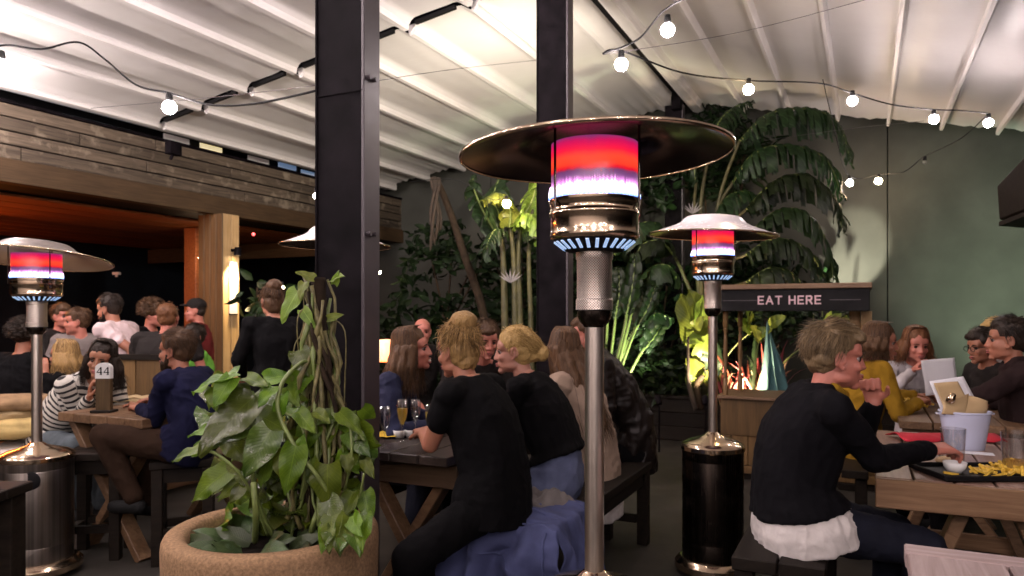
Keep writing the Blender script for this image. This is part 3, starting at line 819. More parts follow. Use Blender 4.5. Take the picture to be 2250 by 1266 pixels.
# ---------------------------------------------------------------- tables, benches, stools
def plank_table(name, label, o0, length, width, top, nplank, mat='table_wood', leg_mat='table_wood', thick=0.045, legs='x', end_board=False, apron=0.07, legset=(0.25, None), group=None, planks_dir='u'):
    """o0 = near-left corner (t,s) ; runs along U for length, along V for width"""
    t0, s0 = o0
    r = thing(name, label, 'table', W(t0 + length / 2, s0 + width / 2, 0), group=group)
    c = parent_world(r)
    def ub(nm, ta, tb, s, z, w, h, m_): return uboard(nm, ta, tb, s, z, w, h, m_, r)
    def vb(nm, sa, sb, t, z, w, h, m_): return vboard(nm, sa, sb, t, z, w, h, m_, r)
    ta, tb = t0, t0 + length
    if end_board:
        vb('end_board', s0, s0 + width, tb - 0.045, top - thick / 2, 0.086, thick, mat); 
        vb('end_board', s0, s0 + width, ta + 0.045, top - thick / 2, 0.086, thick, mat); ta += 0.092; tb -= 0.092
    pw = width / nplank
    for i in range(nplank):
        ub('plank', ta, tb, s0 + pw * (i + 0.5), top - thick / 2 + random.uniform(-0.0015, 0.0015), pw - 0.007, thick, mat)
    if apron:
        vb('apron', s0 + 0.02, s0 + width - 0.02, t0 + 0.05, top - thick - apron / 2 - 0.002, 0.035, apron, leg_mat)
        vb('apron', s0 + 0.02, s0 + width - 0.02, t0 + length - 0.05, top - thick - apron / 2 - 0.002, 0.035, apron, leg_mat)
    for t in (t0 + legset[0], t0 + length - (legset[1] or legset[0])):
        zt = top - thick - 0.004
        if legs == 'x':
            for q, (sa, sb) in enumerate(((s0 + 0.06, s0 + width - 0.10), (s0 + width - 0.06, s0 + 0.10))):
                m = MB(); dt = 0.027 * (1 if q else -1)
                m.beam(W(t + dt, sa, zt), W(t + dt, sb, 0.0), 0.05, 0.095, up=U); m.build('leg', leg_mat, r, world=True, bevel=0.004)
        elif legs == 'a':
            for q, (sa, sb) in enumerate(((s0 + width * 0.42, s0 + 0.04), (s0 + width * 0.58, s0 + width - 0.04))):
                m = MB(); m.beam(W(t, sa, zt), W(t, sb, 0.0), 0.05, 0.10, up=U); m.build('leg', leg_mat, r, world=True, bevel=0.004)
            vb('cross_rail', s0 + width * 0.2, s0 + width * 0.8, t + 0.05, 0.32, 0.04, 0.08, leg_mat)
        else:
            for s in (s0 + 0.05, s0 + width - 0.05):
                m = MB(); m.box(W(t, s, zt / 2), (0.08, 0.08, zt), YAW_U); m.build('leg', leg_mat, r, world=True, bevel=0.004)
    if legs == 'x': 
        ub('stretcher', t0 + legset[0], t0 + length - (legset[1] or legset[0]), s0 + width / 2, 0.36, 0.04, 0.09, leg_mat)
    return r

def bench(name, label, o0, length, width, top, mat='dark_wood', nplank=2, cat='bench', group=None):
    t0, s0 = o0
    r = thing(name, label, cat, W(t0 + length / 2, s0 + width / 2, 0), group=group)
    for i in range(nplank):
        uboard('plank', t0, t0 + length, s0 + width / nplank * (i + 0.5), top - 0.025, width / nplank - 0.008, 0.05, mat, r)
    for t in (t0 + 0.06, t0 + length - 0.06):
        for s in (s0 + 0.045, s0 + width - 0.045):
            m = MB(); m.box(W(t, s, (top - 0.052) / 2), (0.07, 0.07, top - 0.052), YAW_U); m.build('leg', 'dark_wood', r, world=True, bevel=0.004)
        vboard('rail', s0 + 0.085, s0 + width - 0.085, t, 0.16, 0.045, 0.05, 'dark_wood', r)
    for s in (s0 + 0.045, s0 + width - 0.045):
        uboard('rail', t0 + 0.10, t0 + length - 0.10, s, top - 0.10, 0.03, 0.08, 'dark_wood', r)
    return r

def ts(p): return (p.dot(U), p.dot(V))
# centre group
TZ = 0.82
tC, sC = ts(PZ(983, 1008, TZ))
ctab = plank_table('dining_table', 'dark timber table with champagne flutes, in the middle group of friends', (tC, sC - 0.66), 1.75, 0.66, TZ, 4, 'table_dark', 'table_wood', legs='x', apron=0.0, legset=(0.18, None))
vboard('under_rail', sC - 0.63, sC - 0.02, tC + 0.14, TZ - 0.12, 0.04, 0.115, 'kiosk_top', ctab)
tb_, sb_ = ts(PZ(1095, 1150, 0.53))
bench('bench_seat', 'dark timber bench under the two women in black tops', (tb_ - 0.05, sC + 0.17), 1.75, 0.34, 0.53, group=None)
bench('bench_seat', 'dark timber bench on the far side of the champagne table, behind the near steel post', (tC + 0.1, sC - 1.12), 1.6, 0.32, 0.53)
# right table of the person in the black cardigan
TR = 0.855
tR, sR = ts(PZ(1922, 1046, TR))
rtab = plank_table('dining_table', 'brown timber table with the lilac bucket and the tray of food', (tR, sR), 1.30, 0.82, TR, 6, 'table_top', 'table_wood', legs='a', apron=0.07, legset=(0.16, None), thick=0.05)
vboard('end_fascia', sR + 0.002, sR + 0.818, tR - 0.016, TR - 0.060, 0.028, 0.115, 'table_wood', rtab)
tb2, sb2 = ts(PZ(1780, 1196, 0.57))
bench('bench_seat', 'short dark bench under the person in the black cardigan', (tR - 0.36, sR - 0.50), 1.4, 0.34, 0.57)
# table at the bottom right corner
tF, sF = ts(PZ(1986, 1193, TR))
plank_table('dining_table', 'bare greyish table with an end board, cut off in the bottom right corner', (tF - 1.0, sF), 1.0, 0.92, TR, 4, 'table_grey', 'table_wood', legs='post', apron=0.07, end_board=True, legset=(0.12, None))
# back right table
tQ, sQ = ts(PZ(1975, 925, TR))
btab = plank_table('dining_table', 'timber table of the group by the green wall, behind the lilac bucket', (tQ, sQ), 1.35, 0.72, TR, 4, 'table_wood', 'table_wood', legs='x', apron=0.06)
bench('bench_seat', 'dark bench beneath the woman in mustard yellow', (tQ, sQ - 0.48), 1.3, 0.32, 0.53)
bench('bench_seat', 'dark bench beneath the man in the dark brown jacket', (tQ - 0.3, sQ + 0.86), 1.5, 0.32, 0.53)
# left table 44
TL = 0.875
tL, sL = ts(PZ(126, 905, TL))
ltab = plank_table('dining_table', 'timber table carrying the number marker, between the striped jumper and the navy jumper', (tL, sL), 1.05, 0.80, TL, 5, 'table_wood', 'table_wood', legs='x', apron=0.0, thick=0.055, legset=(0.12, None))
def stool(label, loc, rz, hgt, w=0.36, dpt=0.32, group='dark bar stools at the left table'):
    r = thing('bar_stool', label, 'stool', (loc[0], loc[1], 0), rz, group=group)
    for i in range(2):
        m = MB(); m.box((0, -dpt / 4 + dpt / 2 * i, hgt - 0.022), (w, dpt / 2 - 0.006, 0.044)); m.build('seat_plank', 'dark_wood', r, bevel=0.004)
    for sx in (-1, 1):
        for sy in (-1, 1):
            m = MB(); m.box((sx * (w / 2 - 0.04), sy * (dpt / 2 - 0.04), (hgt - 0.045) / 2), (0.06, 0.06, hgt - 0.045)); m.build('leg', 'dark_wood', r, bevel=0.003)
        m = MB(); m.box((sx * (w / 2 - 0.04), 0, 0.17), (0.04, dpt - 0.145, 0.045)); m.build('rail', 'dark_wood', r)
    for sy in (-1, 1):
        m = MB(); m.box((0, sy * (dpt / 2 - 0.04), 0.19), (w - 0.145, 0.04, 0.045)); m.build('rail', 'dark_wood', r)
        m = MB(); m.box((0, sy * (dpt / 2 - 0.045), hgt - 0.09), (w - 0.145, 0.03, 0.08)); m.build('apron', 'dark_wood', r)
    return r
sp1 = P(218, 690, 4.55)
stool('empty dark bar stool in front of table, beside the steel heater tank', sp1, 0.15, 0.655)
stool('dark bar stool under the man in the navy jumper', P(405, 690, 4.5), 0.35, 0.62)
# dark stool table in the lower left corner
r = thing('side_table', 'black timber table corner jutting in at the lower left edge', 'table', PZ(20, 1050, 0.80) * 1)
r.location.z = 0
q0 = PZ(84, 1056, 0.80); q0.z = 0
L0 = Vector(r.location)
for i in range(3):
    m = MB(); m.box((0, 0, 0), (0.8, 0.158, 0.04)); o = m.build('plank', 'dark_wood', r, bevel=0.004)
    o.location = q0 + Vector((-0.42, -0.08 - 0.165 * i, 0.78)) - L0
for (dx, dy) in ((-0.085, -0.06), (-0.085, -0.42), (-0.72, -0.06), (-0.72, -0.42)):
    m = MB(); m.box(q0 + Vector((dx, dy, 0.379)) - L0, (0.09, 0.09, 0.758)); m.build('leg', 'dark_wood', r, bevel=0.004)
m = MB(); m.box(q0 + Vector((-0.40, -0.06, 0.70)) - L0, (0.53, 0.03, 0.10)); m.build('apron', 'dark_wood', r)

# booth benches on the left
def booth(label, pa, pb, ztop, zbot, seat=None):
    pa = Vector((pa.x, pa.y, 0)); pb = Vector((pb.x, pb.y, 0)); mid = (pa + pb) / 2
    r = thing('booth_back', label, 'booth', mid)
    d = (pb - pa).normalized(); L = (pb - pa).length; yaw = math.atan2(d.y, d.x)
    n = max(2, int(L / 0.30)); w = L / n
    for i in range(n):
        m = MB(); m.box((0, 0, 0), (w - 0.006, 0.03, ztop - zbot)); o = m.build('panel_board', 'kiosk_wood', r, bevel=0.004)
        o.location = pa + d * (w * (i + 0.5)) - mid + Z * ((ztop + zbot) / 2); o.rotation_euler = (0, 0, yaw)
    m = MB(); m.box(Z * (ztop + 0.022), (L + 0.04, 0.06, 0.044), yaw); m.build('top_rail', 'dark_wood', r)
    for k in (-1, 1):
        m = MB(); m.box(d * (k * (L / 2 - 0.03)) + Z * (zbot / 2), (0.06, 0.05, zbot), yaw); m.build('leg', 'dark_wood', r)
    return r
booth('timber booth back behind the table marker, under a dark top rail', P(245, 690, 6.0), P(356, 690, 5.95), P(0, 790, 6.0).z, P(0, 880, 6.0).z)
booth('timber booth back at the left edge, behind the heater pole', P(-60, 690, 5.95), P(86, 690, 5.95), P(0, 796, 6.0).z, P(0, 905, 6.0).z)
# upholstered bench with sacks and a fleece
lb = bench('bench_seat', 'long low bench along the left table, covered by a pale fleece', (2.5, -5.52), 3.0, 0.46, 0.52)
# ---------------------------------------------------------------- festoon lights
def bulb(px, py, y, label, warm=False, r=0.040, dead=False, group='globe bulbs on the festoon strings', up=0.10):
    c = P(px, py, y) if not isinstance(px, Vector) else px
    o = thing('festoon_bulb', label, 'light bulb', c, group=group)
    m = MB(); m.sphere((0, 0, 0), r, 24 if 'overhead' not in group else 12, 16 if 'overhead' not in group else 8); m.build('globe', 'frosted' if dead else ('bulb_warm' if warm else ('bulb_glow' if 'overhead' in group else 'bulb_near')), o, smooth=True)
    m = MB(); m.lathe([(0.0, r + 0.05), (0.017, r + 0.045), (0.02, r + 0.02), (0.019, r * 0.8), (0.012, r * 0.75)], 12); m.build('socket', 'black_rubber', o, smooth=True, angle=40)
    return c + Z * (r + 0.045)
def cable(pts, label, r=0.006, name='festoon_cable', mat='black_rubber', per=8, group=None):
    pts = spline(pts, per); c = pts[len(pts) // 2]
    m = MB(); m.tube(pts, r, 6); o = m.build(name, mat, None, origin=c, smooth=True); tag(o, label, 'cable', group); return o

b1 = bulb(1467, 66, 4.2, 'glowing globe bulb highest of the right string, just right of the gutter')
b2 = bulb(1365, 142, 4.5, 'glowing globe bulb hanging nearest to the dome of the big heater')
b3 = bulb(1645, 197, 5.6, 'warm globe bulb between the gutter end and the torn banana leaf', warm=True)
b4 = bulb(1873, 222, 6.1, 'glowing globe bulb just above the right edge of the torn banana leaf')
b5 = bulb(2052, 262, 6.5, 'glowing globe bulb hanging second from the end of the right string')
b6 = bulb(2172, 270, 6.7, 'glowing globe bulb at the right end of the string, by the canopy edge')
cable([P(1512, -8, 3.9), b1 + Z * 0.02 + Vector((-0.03, 0, 0)), P(1400, 88, 4.4), P(1324, 118, 4.5)], 'black festoon cable running up to the globe beside the gutter')
cable([P(1324, 118, 4.5), b2, P(1500, 160, 5.0), P(1643, 177, 5.6), P(1800, 183, 6.0), P(1873, 205, 6.1), P(1960, 230, 6.3), b5, P(2110, 243, 6.6), b6], 'black festoon cable carrying the right-hand globes below the canopy')
b7 = bulb(1867, 402, 9.0, 'pale globe bulb left of the pair hanging before the green wall', r=0.04)
b8 = bulb(1930, 398, 9.0, 'pale globe bulb right of the pair hanging before the green wall', warm=True, r=0.04)
b9 = bulb(2032, 356, 8.4, 'unlit globe holder on the thin cable sloping across the green wall', dead=True, r=0.02)
cable([b6, P(2110, 305, 7.4), b9, P(1985, 378, 8.7), b8, P(1895, 392, 9.0), b7, P(1852, 360, 8.9), P(1830, 270, 8.4), P(1808, 175, 7.4)], 'thin dark cable sagging across the green wall to the pair of globes', r=0.005)
b10 = bulb(1113, 448, 8.2, 'warm globe bulb glowing among the lit leaves left of the middle post', warm=True, r=0.045)
cable([b10, P(1080, 438, 8.2), P(1000, 395, 8.2), P(900, 400, 8.4)], 'thin cable leading into the lit leaves above the seated friends', r=0.004)
b11 = bulb(372, 236, 4.3, 'glowing globe bulb below the canopy slot at upper left')
b12 = bulb(3, 146, 4.0, 'globe bulb cut by the left edge of the picture')
b13 = bulb(695, 431, 3.62 + 3.2, 'small globe bulb peeping out at the left edge of the near steel post', r=0.028)
cable([P(-70, 135, 3.9), b12 + Z * .03, P(90, 108, 4.1), P(172, 93, 4.2), P(230, 130, 4.25), P(300, 187, 4.3), b11, P(460, 230, 4.1), P(560, 228, 3.9), P(693, 200, 3.6)], 'black festoon cable looping beneath the left canopy to the near post')
cable([P(200, 238, 5.4), P(460, 215, 5.0), P(693, 188, 3.62)], 'thin steel wire stretched from the near post toward the left canopy edge', r=0.002, name='tension_wire', mat='grey_steel')
cable([P(826, 178, 3.6), P(1000, 152, 4.6), P(1182, 132, 6.1)], 'thin steel wire between the two tall black posts', r=0.002, name='tension_wire', mat='grey_steel')
cable([P(1325, 120, 4.5), P(1620, 72, 4.6), P(1900, 0, 4.7), P(2000, -30, 4.7)], 'thin steel wire crossing under the right canopy above the globes', r=0.0018, name='tension_wire', mat='grey_steel')
cable([P(1600, 320, 9.6), P(1850, 285, 8.0), P(2030, 266, 6.6)], 'thin steel wire passing before the banana leaves', r=0.002, name='tension_wire', mat='grey_steel')
bulb(833, 599, 9.4, 'tiny warm bulb glowing just right of the near steel post', warm=True, r=0.022)
bulb(620, 632, 8.6, 'tiny warm bulb glowing above the potted climber left of the near post', warm=True, r=0.022)
bulb(440, 566, 10.2, 'tiny warm bulb glowing at the left edge of the clad pillar', warm=True, r=0.022)
m = MB(); m.sphere((0, 0, 0), 0.022, 10, 8); o = m.build('indicator_light', 'led_red', None, smooth=True); o.location = P(557, 515, 9.6); tag(o, 'small red indicator light in the dark left of the near post', 'indicator')
# unseen festoon strings added over the camera to light the canopy
for s_ in (-6.9, -5.9, -4.9, -3.9, -2.9, -1.1, 0.6, 2.3):
    drop = 0.26 if s_ < -2 else 0.8
    t_ = (-1.0 if s_ < -2 else -2.2) + 0.3 * (s_ % 1.3); pts = []
    while t_ < (9 if s_ < -2 else 1.4):
        p_ = W(t_, s_, roof_z(s_) - drop)
        qx = 1125 + 1600 * p_.x / max(p_.y, 0.1); qy = 690 - (p_.z - CAM_H) / max(p_.y, 0.1) * 1600
        if p_.y > 0.1 and qy > -30 and -40 < qx < (2290 if s_ < 2 else 3600): break
        if t_ > 7.5: break
        pts.append(bulb(p_, 0, 0, 'unseen globe bulb on an overhead string added to light the canopy', group='globe bulbs overhead', r=0.036)); t_ += 1.1 if s_ < -2 else 2.3
    cable([W(-5, s_, roof_z(s_) - drop + 0.2)] + pts, 'unseen festoon cable carrying the bulbs added overhead', group='cables overhead')
for t_, s0_ in ((-1.7, -2.6), (-3.3, -1.9)):  # strings added behind the camera for the metal poles to reflect
    pts = [bulb(W(t_, s0_ + 1.5 * k, 2.75 + 0.1 * (k % 2)), 0, 0, 'unseen globe bulb on an overhead string added to light the canopy', group='globe bulbs overhead', r=0.036) for k in range(5)]
    cable([W(t_, s0_ - 1.2, 3.1)] + pts + [W(t_, s0_ + 7.2, 3.0)], 'unseen festoon cable carrying the bulbs added overhead', group='cables overhead')
# unseen orange strip added to light the cedar ceiling, and a lantern
o = thing('orange_fill', 'unseen orange glow strip added inside the timber building to redden its ceiling', 'heater', W(4.3, -10.2, 2.25))
m = MB(); m.box((0, 0, 0.0), (1.5, 0.10, 0.05), YAW_U); m.build('element', 'strip_glow', o)
m = MB(); m.box((0, 0, 0.06), (1.6, 0.16, 0.03), YAW_U); m.build('hood', 'black_steel', o)
m = MB(); m.tube([(0, 0, 0.07), (0, 0, 0.5)], 0.012, 6); m.build('hanger', 'black_steel', o)
o = thing('lantern', 'small orange glowing lantern beside the near post, left of the brunette', 'lantern', P(848, 795, 7.6))
m = MB(); m.lathe([(0, 0), (0.08, 0), (0.09, 0.02), (0.09, 0.20), (0.07, 0.23), (0, 0.235)], 20); m.build('shade', 'heat_orange', o, smooth=True)
m = MB(); m.lathe([(0, -0.02), (0.1, -0.02), (0.1, -0.001), (0, -0.001)], 20); m.build('base', 'black_steel', o)
m = MB(); m.tube([(0, 0, -0.02), (0, 0, -o.location.z + 0.0)], 0.02, 8); m.build('stand', 'black_steel', o)

# ---------------------------------------------------------------- kiosk
ky = 6.67
ka = P(1583, 690, ky); kt, ks0 = ts(ka); ks1 = ks0 + 1.28
KS = 0.853
kz = lambda py: CAM_H + (HZ - py) / FPX * ky
KD = 0.62
kq = thing('snack_kiosk', 'small timber kiosk with a black EAT HERE canopy board', 'kiosk', W(kt + KD / 2, (ks0 + ks1) / 2, 0))
def kb(name, s_a, s_b, t_a, t_b, z_a, z_b, mat, bevel=0.004):
    s_a *= KS; s_b *= KS
    m = MB(); m.box((0, 0, 0), (s_b - s_a, t_b - t_a, z_b - z_a)); o = m.build(name, mat, kq, bevel=bevel)
    o.location = W(kt + (t_a + t_b) / 2, ks0 + (s_a + s_b) / 2, (z_a + z_b) / 2) - Vector(kq.location); o.rotation_euler = (0, 0, YAW_V); return o
zc0, zc1, zr0, zr1 = kz(868), 0.04, kz(684), kz(638)
kb('counter_top', -0.03, 1.53, -0.04, KD + 0.02, zc0 - 0.028, zc0, 'kiosk_top')
kb('counter_frieze', 0.0, 1.5, 0.0, 0.03, zc0 - 0.36, zc0 - 0.031, 'kiosk_wood')
kb('counter_base', 0.0, 1.5, 0.0, 0.035, 0.06, 0.13, 'kiosk_wood')
kb('counter_frame', 0.0, 0.11, -0.002, 0.032, 0.133, zc0 - 0.363, 'kiosk_wood')
for i in range(8):
    a_ = 0.113 + i * 0.1725
    kb('panel_board', a_, a_ + 0.168, 0.010, 0.028, 0.133, zc0 - 0.363, 'kiosk_wood')
kb('side_panel', -0.001, 0.028, 0.037, KD - 0.04, 0.06, zc0 - 0.031, 'kiosk_wood')
kb('side_panel', 1.472, 1.501, 0.037, KD - 0.04, 0.06, zc0 - 0.031, 'kiosk_wood')
kb('plinth', 0.02, 1.48, 0.03, KD - 0.05, 0.0, 0.058, 'dark_wood')
def spindle(s_, t_, square=False):
    m = MB()
    if square: m.box(Z * ((zc0 + zr0) / 2), (0.09, 0.06, zr0 - zc0), YAW_V); o = m.build('post', 'pine_pale', kq, bevel=0.004)
    else:
        H_ = zr0 - zc0
        m.lathe([(0, 0), (0.024, 0), (0.024, 0.18 * H_), (0.014, 0.2 * H_), (0.021, 0.25 * H_), (0.013, 0.28 * H_), (0.022, 0.45 * H_), (0.016, 0.7 * H_), (0.012, 0.74 * H_), (0.022, 0.78 * H_), (0.014, 0.8 * H_), (0.024, 0.82 * H_), (0.024, H_), (0, H_)], 12)
        m.v = [(x, y, z + zc0) for x, y, z in m.v]; o = m.build('spindle', 'kiosk_wood', kq, smooth=True, angle=35)
    o.location = W(kt + t_, ks0 + s_ * KS, 0) - Vector(kq.location)
spindle(0.045, 0.04); spindle(0.135, 0.40); spindle(1.41, 0.40, True); spindle(1.20, 0.52, True) if False else None
spindle(1.30, 0.50, True)
kb('canopy_board', -0.09, 1.44, -0.10, -0.06, zr0, zr1, 'black_paint')
kb('canopy_board', 1.40, 1.44, -0.058, KD + 0.06, zr0, zr1, 'black_paint')
kb('canopy_board', -0.09, -0.05, -0.058, KD + 0.06, zr0, zr1, 'black_paint')
kb('canopy_lining', -0.05, 1.40, -0.058, KD + 0.06, zr1 - 0.04, zr1 - 0.004, 'dark_wood')
kb('canopy_trim', -0.11, 1.46, -0.13, KD + 0.09, zr1 + 0.001, zr1 + 0.045, 'kiosk_top')
m = MB(); m.box((0, 0, 0), (0.01, 0.01, 0.01))
kb('painted_rule', 0.0, 0.40, -0.1025, -0.1005, (zr0 + zr1) / 2 - 0.004, (zr0 + zr1) / 2 + 0.002, 'grey_steel', 0)
kb('painted_rule', 1.08, 1.36, -0.1025, -0.1005, (zr0 + zr1) / 2 - 0.004, (zr0 + zr1) / 2 + 0.002, 'grey_steel', 0)
m_plain('pink_paint', (0.66, 0.46, 0.50), 0.6, var=0.1)
STROKES = {'E': [((0, 0), (0, 1)), ((0, 1), (.62, 1)), ((0, .5), (.55, .5)), ((0, 0), (.62, 0))], 'A': [((0, 0), (.4, 1)), ((.4, 1), (.8, 0)), ((.14, .33), (.66, .33))],
           'T': [((0, 1), (.72, 1)), ((.36, 0), (.36, 1))], 'H': [((0, 0), (0, 1)), ((.7, 0), (.7, 1)), ((0, .5), (.7, .5))],
           'R': [((0, 0), (0, 1)), ((0, 1), (.5, 1)), ((.5, 1), (.62, .88)), ((.62, .88), (.62, .62)), ((.62, .62), (.5, .48)), ((.5, .48), (0, .48)), ((.34, .48), (.66, 0))]}
lh = 0.064; x = 0
lets = []
for ch in 'EAT HERE':
    if ch == ' ': x += 0.038; continue
    lets.append((ch, x)); x += max(q[0] for st in STROKES[ch] for q in st) * lh + 0.027
tot = x - 0.027; s_start = 0.725 - tot / 2
for ch, x0 in lets:
    m = MB()
    for i, (a_, b_) in enumerate(STROKES[ch]):
        pa = Vector((x0 + a_[0] * lh - tot / 2, -0.0004 * i, a_[1] * lh - lh / 2)); pb = Vector((x0 + b_[0] * lh - tot / 2, -0.0004 * i, b_[1] * lh - lh / 2))
        e = (pb - pa).normalized() * 0.006
        m.beam(pa - e, pb + e, 0.003, 0.0125, up=Vector((0, 1, 0)).cross(pb - pa).cross(pb - pa) if False else Vector((0, -1, 0)).cross((pb - pa).normalized()))
    o = m.build('letter_' + ch.lower(), 'pink_paint', kq)
    o.location = W(kt - 0.1035, ks0 + 0.70 * KS, (zr0 + zr1) / 2) - Vector(kq.location); o.rotation_euler = (0, 0, YAW_V)

# ---------------------------------------------------------------- glassware and table things
def flute(loc, label, fill, h=0.21, r=0.03):
    o = thing('champagne_flute', label, 'glass', loc, group='champagne flutes')
    m = MB(); m.lathe([(0, 0.0), (0.032, 0.0), (0.032, 0.003), (0.006, 0.007), (0.0035, 0.03), (0.0035, 0.075), (0.010, 0.088), (0.024, 0.125), (r, 0.165), (0.027, h), (0.0255, h), (r - 0.002, 0.165), (0.0225, 0.127), (0.008, 0.092), (0, 0.09)], 20)
    m.build('bowl', 'glass', o, smooth=True)
    if fill:
        m = MB(); m.lathe([(0, 0.0925), (0.0070, 0.094), (0.0215, 0.128), (r - 0.003, 0.16), (r - 0.003, 0.16 + fill), (0, 0.16 + fill)], 18); m.build('wine', 'wine', o, smooth=True, angle=40)
    return o
def tumbler(loc, label, fill, r=0.042, h=0.13, liquid='beer'):
    o = thing('glass_tumbler', label, 'glass', loc)
    m = MB(); m.lathe([(0, 0), (r * 0.82, 0), (r * 0.86, 0.004), (r, h), (r - 0.003, h), (r * 0.82, 0.012), (0, 0.012)], 24); m.build('tumbler_wall', 'glass', o, smooth=True, angle=40)
    if fill:
        m = MB(); m.lathe([(0, 0.013), (r * 0.80, 0.0135), (r * (0.80 + 0.16 * fill / h), fill), (0, fill)], 20); m.build('drink', liquid, o, smooth=True, angle=40)
    return o
flute(PZ(845, 985, TZ), 'empty champagne flute nearest the black steel post', 0)
flute(PZ(884, 971, TZ), 'full champagne flute second from the steel post, before the blue denim shirt', 0.018, h=0.225)
flute(PZ(913, 962, TZ), 'champagne flute half full behind the fullest one', 0.0, h=0.21)
flute(PZ(946, 978, TZ), 'champagne flute beside the bare forearm of the woman with the bun', 0.01)
def bowl(loc, label, r=0.035, h=0.04, mat='white_ceramic'):
    m = MB(); m.lathe([(0, 0), (r * 0.6, 0), (r * 0.9, h * 0.5), (r, h), (r * 0.95, h), (r * 0.85, h * 0.5), (r * 0.55, 0.006), (0, 0.006)], 20)
    o = m.build('sauce_bowl', mat, None, smooth=True); o.location = loc; tag(o, label, 'bowl'); return o
bowl(PZ(878, 963, TZ), 'small pale sauce bowl on the champagne table, left one', 0.036, 0.045); bowl(PZ(902, 962, TZ), 'small pale sauce bowl on the champagne table, beside the flute stem', 0.036, 0.045)
m = MB(); m.grid(lambda a, b: Vector((-0.09 + 0.18 * a, -0.07 + 0.14 * b, 0.014 + 0.014 * mnoise.noise((a * 4, b * 4, 1)))), 8, 8); o = m.build('napkin', 'yellow_paper', None, solid=0.002, smooth=True); o.location = PZ(845, 960, TZ); tag(o, 'crumpled yellow napkin on the champagne table beside the steel post', 'napkin')
m = MB(); m.box(Z * 0.005, (0.16, 0.08, 0.009), YAW_U); o = m.build('mobile_phone', 'black_paint', None, bevel=0.003); o.location = PZ(940, 958, TZ); tag(o, 'black phone lying on the champagne table', 'phone')

# right table
bk = thing('menu_bucket', 'pale lilac metal bucket with menus and kraft paper stuck in it', 'bucket', PZ(2120, 985, TR))
BR = 0.108
m = MB(); m.lathe([(0, 0.0), (0.080, 0.0), (0.082, 0.004), (BR, 0.170), (BR + 0.005, 0.173), (BR + 0.005, 0.180), (BR, 0.182), (BR - 0.003, 0.178), (0.079, 0.006), (0, 0.006)], 36); m.build('pail', 'lilac_enamel', bk, smooth=True, angle=40)
for sx in (-1, 1):
    m = MB(); m.tube([(sx * BR, 0.02, 0.165), (sx * (BR + 0.02), 0.02, 0.168), (sx * (BR + 0.026), 0, 0.166), (sx * (BR + 0.02), -0.02, 0.168), (sx * BR, -0.02, 0.165)], 0.004, 6); m.build('ear_handle', 'lilac_enamel', bk, smooth=True)
def sheet(name, label, pts, mat, cat='paper', bend=0.02, th=0.0012, par=None):
    a_, b_, c_, d_ = [Vector(p) for p in pts]; n = (b_ - a_).cross(d_ - a_).normalized()
    cen = (a_ + b_ + c_ + d_) / 4
    m = MB(); m.grid(lambda i, j: lerp(lerp(a_, b_, i), lerp(d_, c_, i), j) + n * bend * (math.sin(i * 3.0) + 0.4 * math.sin(j * 5)), 10, 10)
    o = m.build(name, mat, None, origin=cen, smooth=True, solid=th)
    return tag(o, label, cat) if cat else o
yb = bk.location.y
sheet('menu_sheet', 'white menu board leaning in the lilac bucket behind the kraft paper', [P(2090, 960, yb + 0.03), P(2170, 930, yb + 0.03), P(2117, 827, yb + 0.10), P(2043, 838, yb + 0.10)], 'paper', 'menu', 0.004, 0.003)
sheet('kraft_sheet', 'brown kraft sheet leaning on the white menu in the bucket', [P(2098, 955, yb + 0.012), P(2152, 930, yb + 0.012), P(2105, 838, yb + 0.085), P(2052, 842, yb + 0.085)], 'kraft', 'paper', 0.004)
for (pp, lab) in (([P(2068, 910, yb - 0.05), P(2120, 912, yb - 0.05), P(2130, 865, yb - 0.03), P(2075, 880, yb - 0.05)], 'kraft napkin poking from the bucket on its left side'),
                  ([P(2110, 912, yb - 0.05), P(2166, 910, yb - 0.04), P(2172, 882, yb - 0.06), P(2128, 868, yb - 0.03)], 'kraft napkin poking from the bucket on its right side')):
    sheet('kraft_napkin', lab, pp, 'kraft', 'napkin', 0.012)
m = MB(); m.lathe([(0, 0), (0.018, 0.0), (0.02, 0.02), (0.012, 0.045), (0, 0.05)], 14, (0, 0, 0), axis=(0.3, -0.3, 1)); o = m.build('salt_shaker', 'chrome', None, smooth=True); o.location = P(2086, 884, yb - 0.06); tag(o, 'small shiny metal shaker among the kraft napkins in the bucket', 'shaker')
m = MB(); m.box((0, 0, 0), (0.035, 0.02, 0.07)); o = m.build('sauce_bottle', 'black_paint', None, bevel=0.006); o.location = P(2160, 893, yb + 0.01); tag(o, 'dark bottle neck behind the napkins at the right of the bucket', 'bottle')
sheet('menu_page', 'curved white page held up by the woman in pale grey', [P(2034, 870, 4.9), P(2104, 862, 4.9), P(2098, 786, 4.95), P(2024, 792, 4.95)], 'paper', 'menu', 0.012)
m = MB(); m.box(Z * 0.0015, (0.17, 0.07, 0.002), YAW_V); o = m.build('paper_slip', 'paper', None); o.location = PZ(2136, 996, TR); tag(o, 'white paper slip on the table in front of the bucket', 'paper')
a_ = PZ(1990, 974, TR); b_ = PZ(2215, 976, TR)
m = MB(); m.grid(lambda i, j: lerp(a_, b_, i) + Vector((0, 0.0 + 0.20 * j, 0.012 + 0.022 * math.sin(j * 3.14) + 0.012 * mnoise.noise((i * 9, j * 3, 2)))), 26, 8); o = m.build('table_runner', 'red_cloth', None, origin=(a_ + b_) / 2, smooth=True, solid=0.003); tag(o, 'crumpled red cloth lying across the table behind the bucket', 'cloth')
tumbler(PZ(2094, 1014, TR), 'glass tumbler held by the hand at the bucket', 0, 0.050, 0.145)
tumbler(PZ(2236, 1046, TR), 'glass of pale beer at the right edge, behind the food tray', 0.062, 0.058, 0.175)
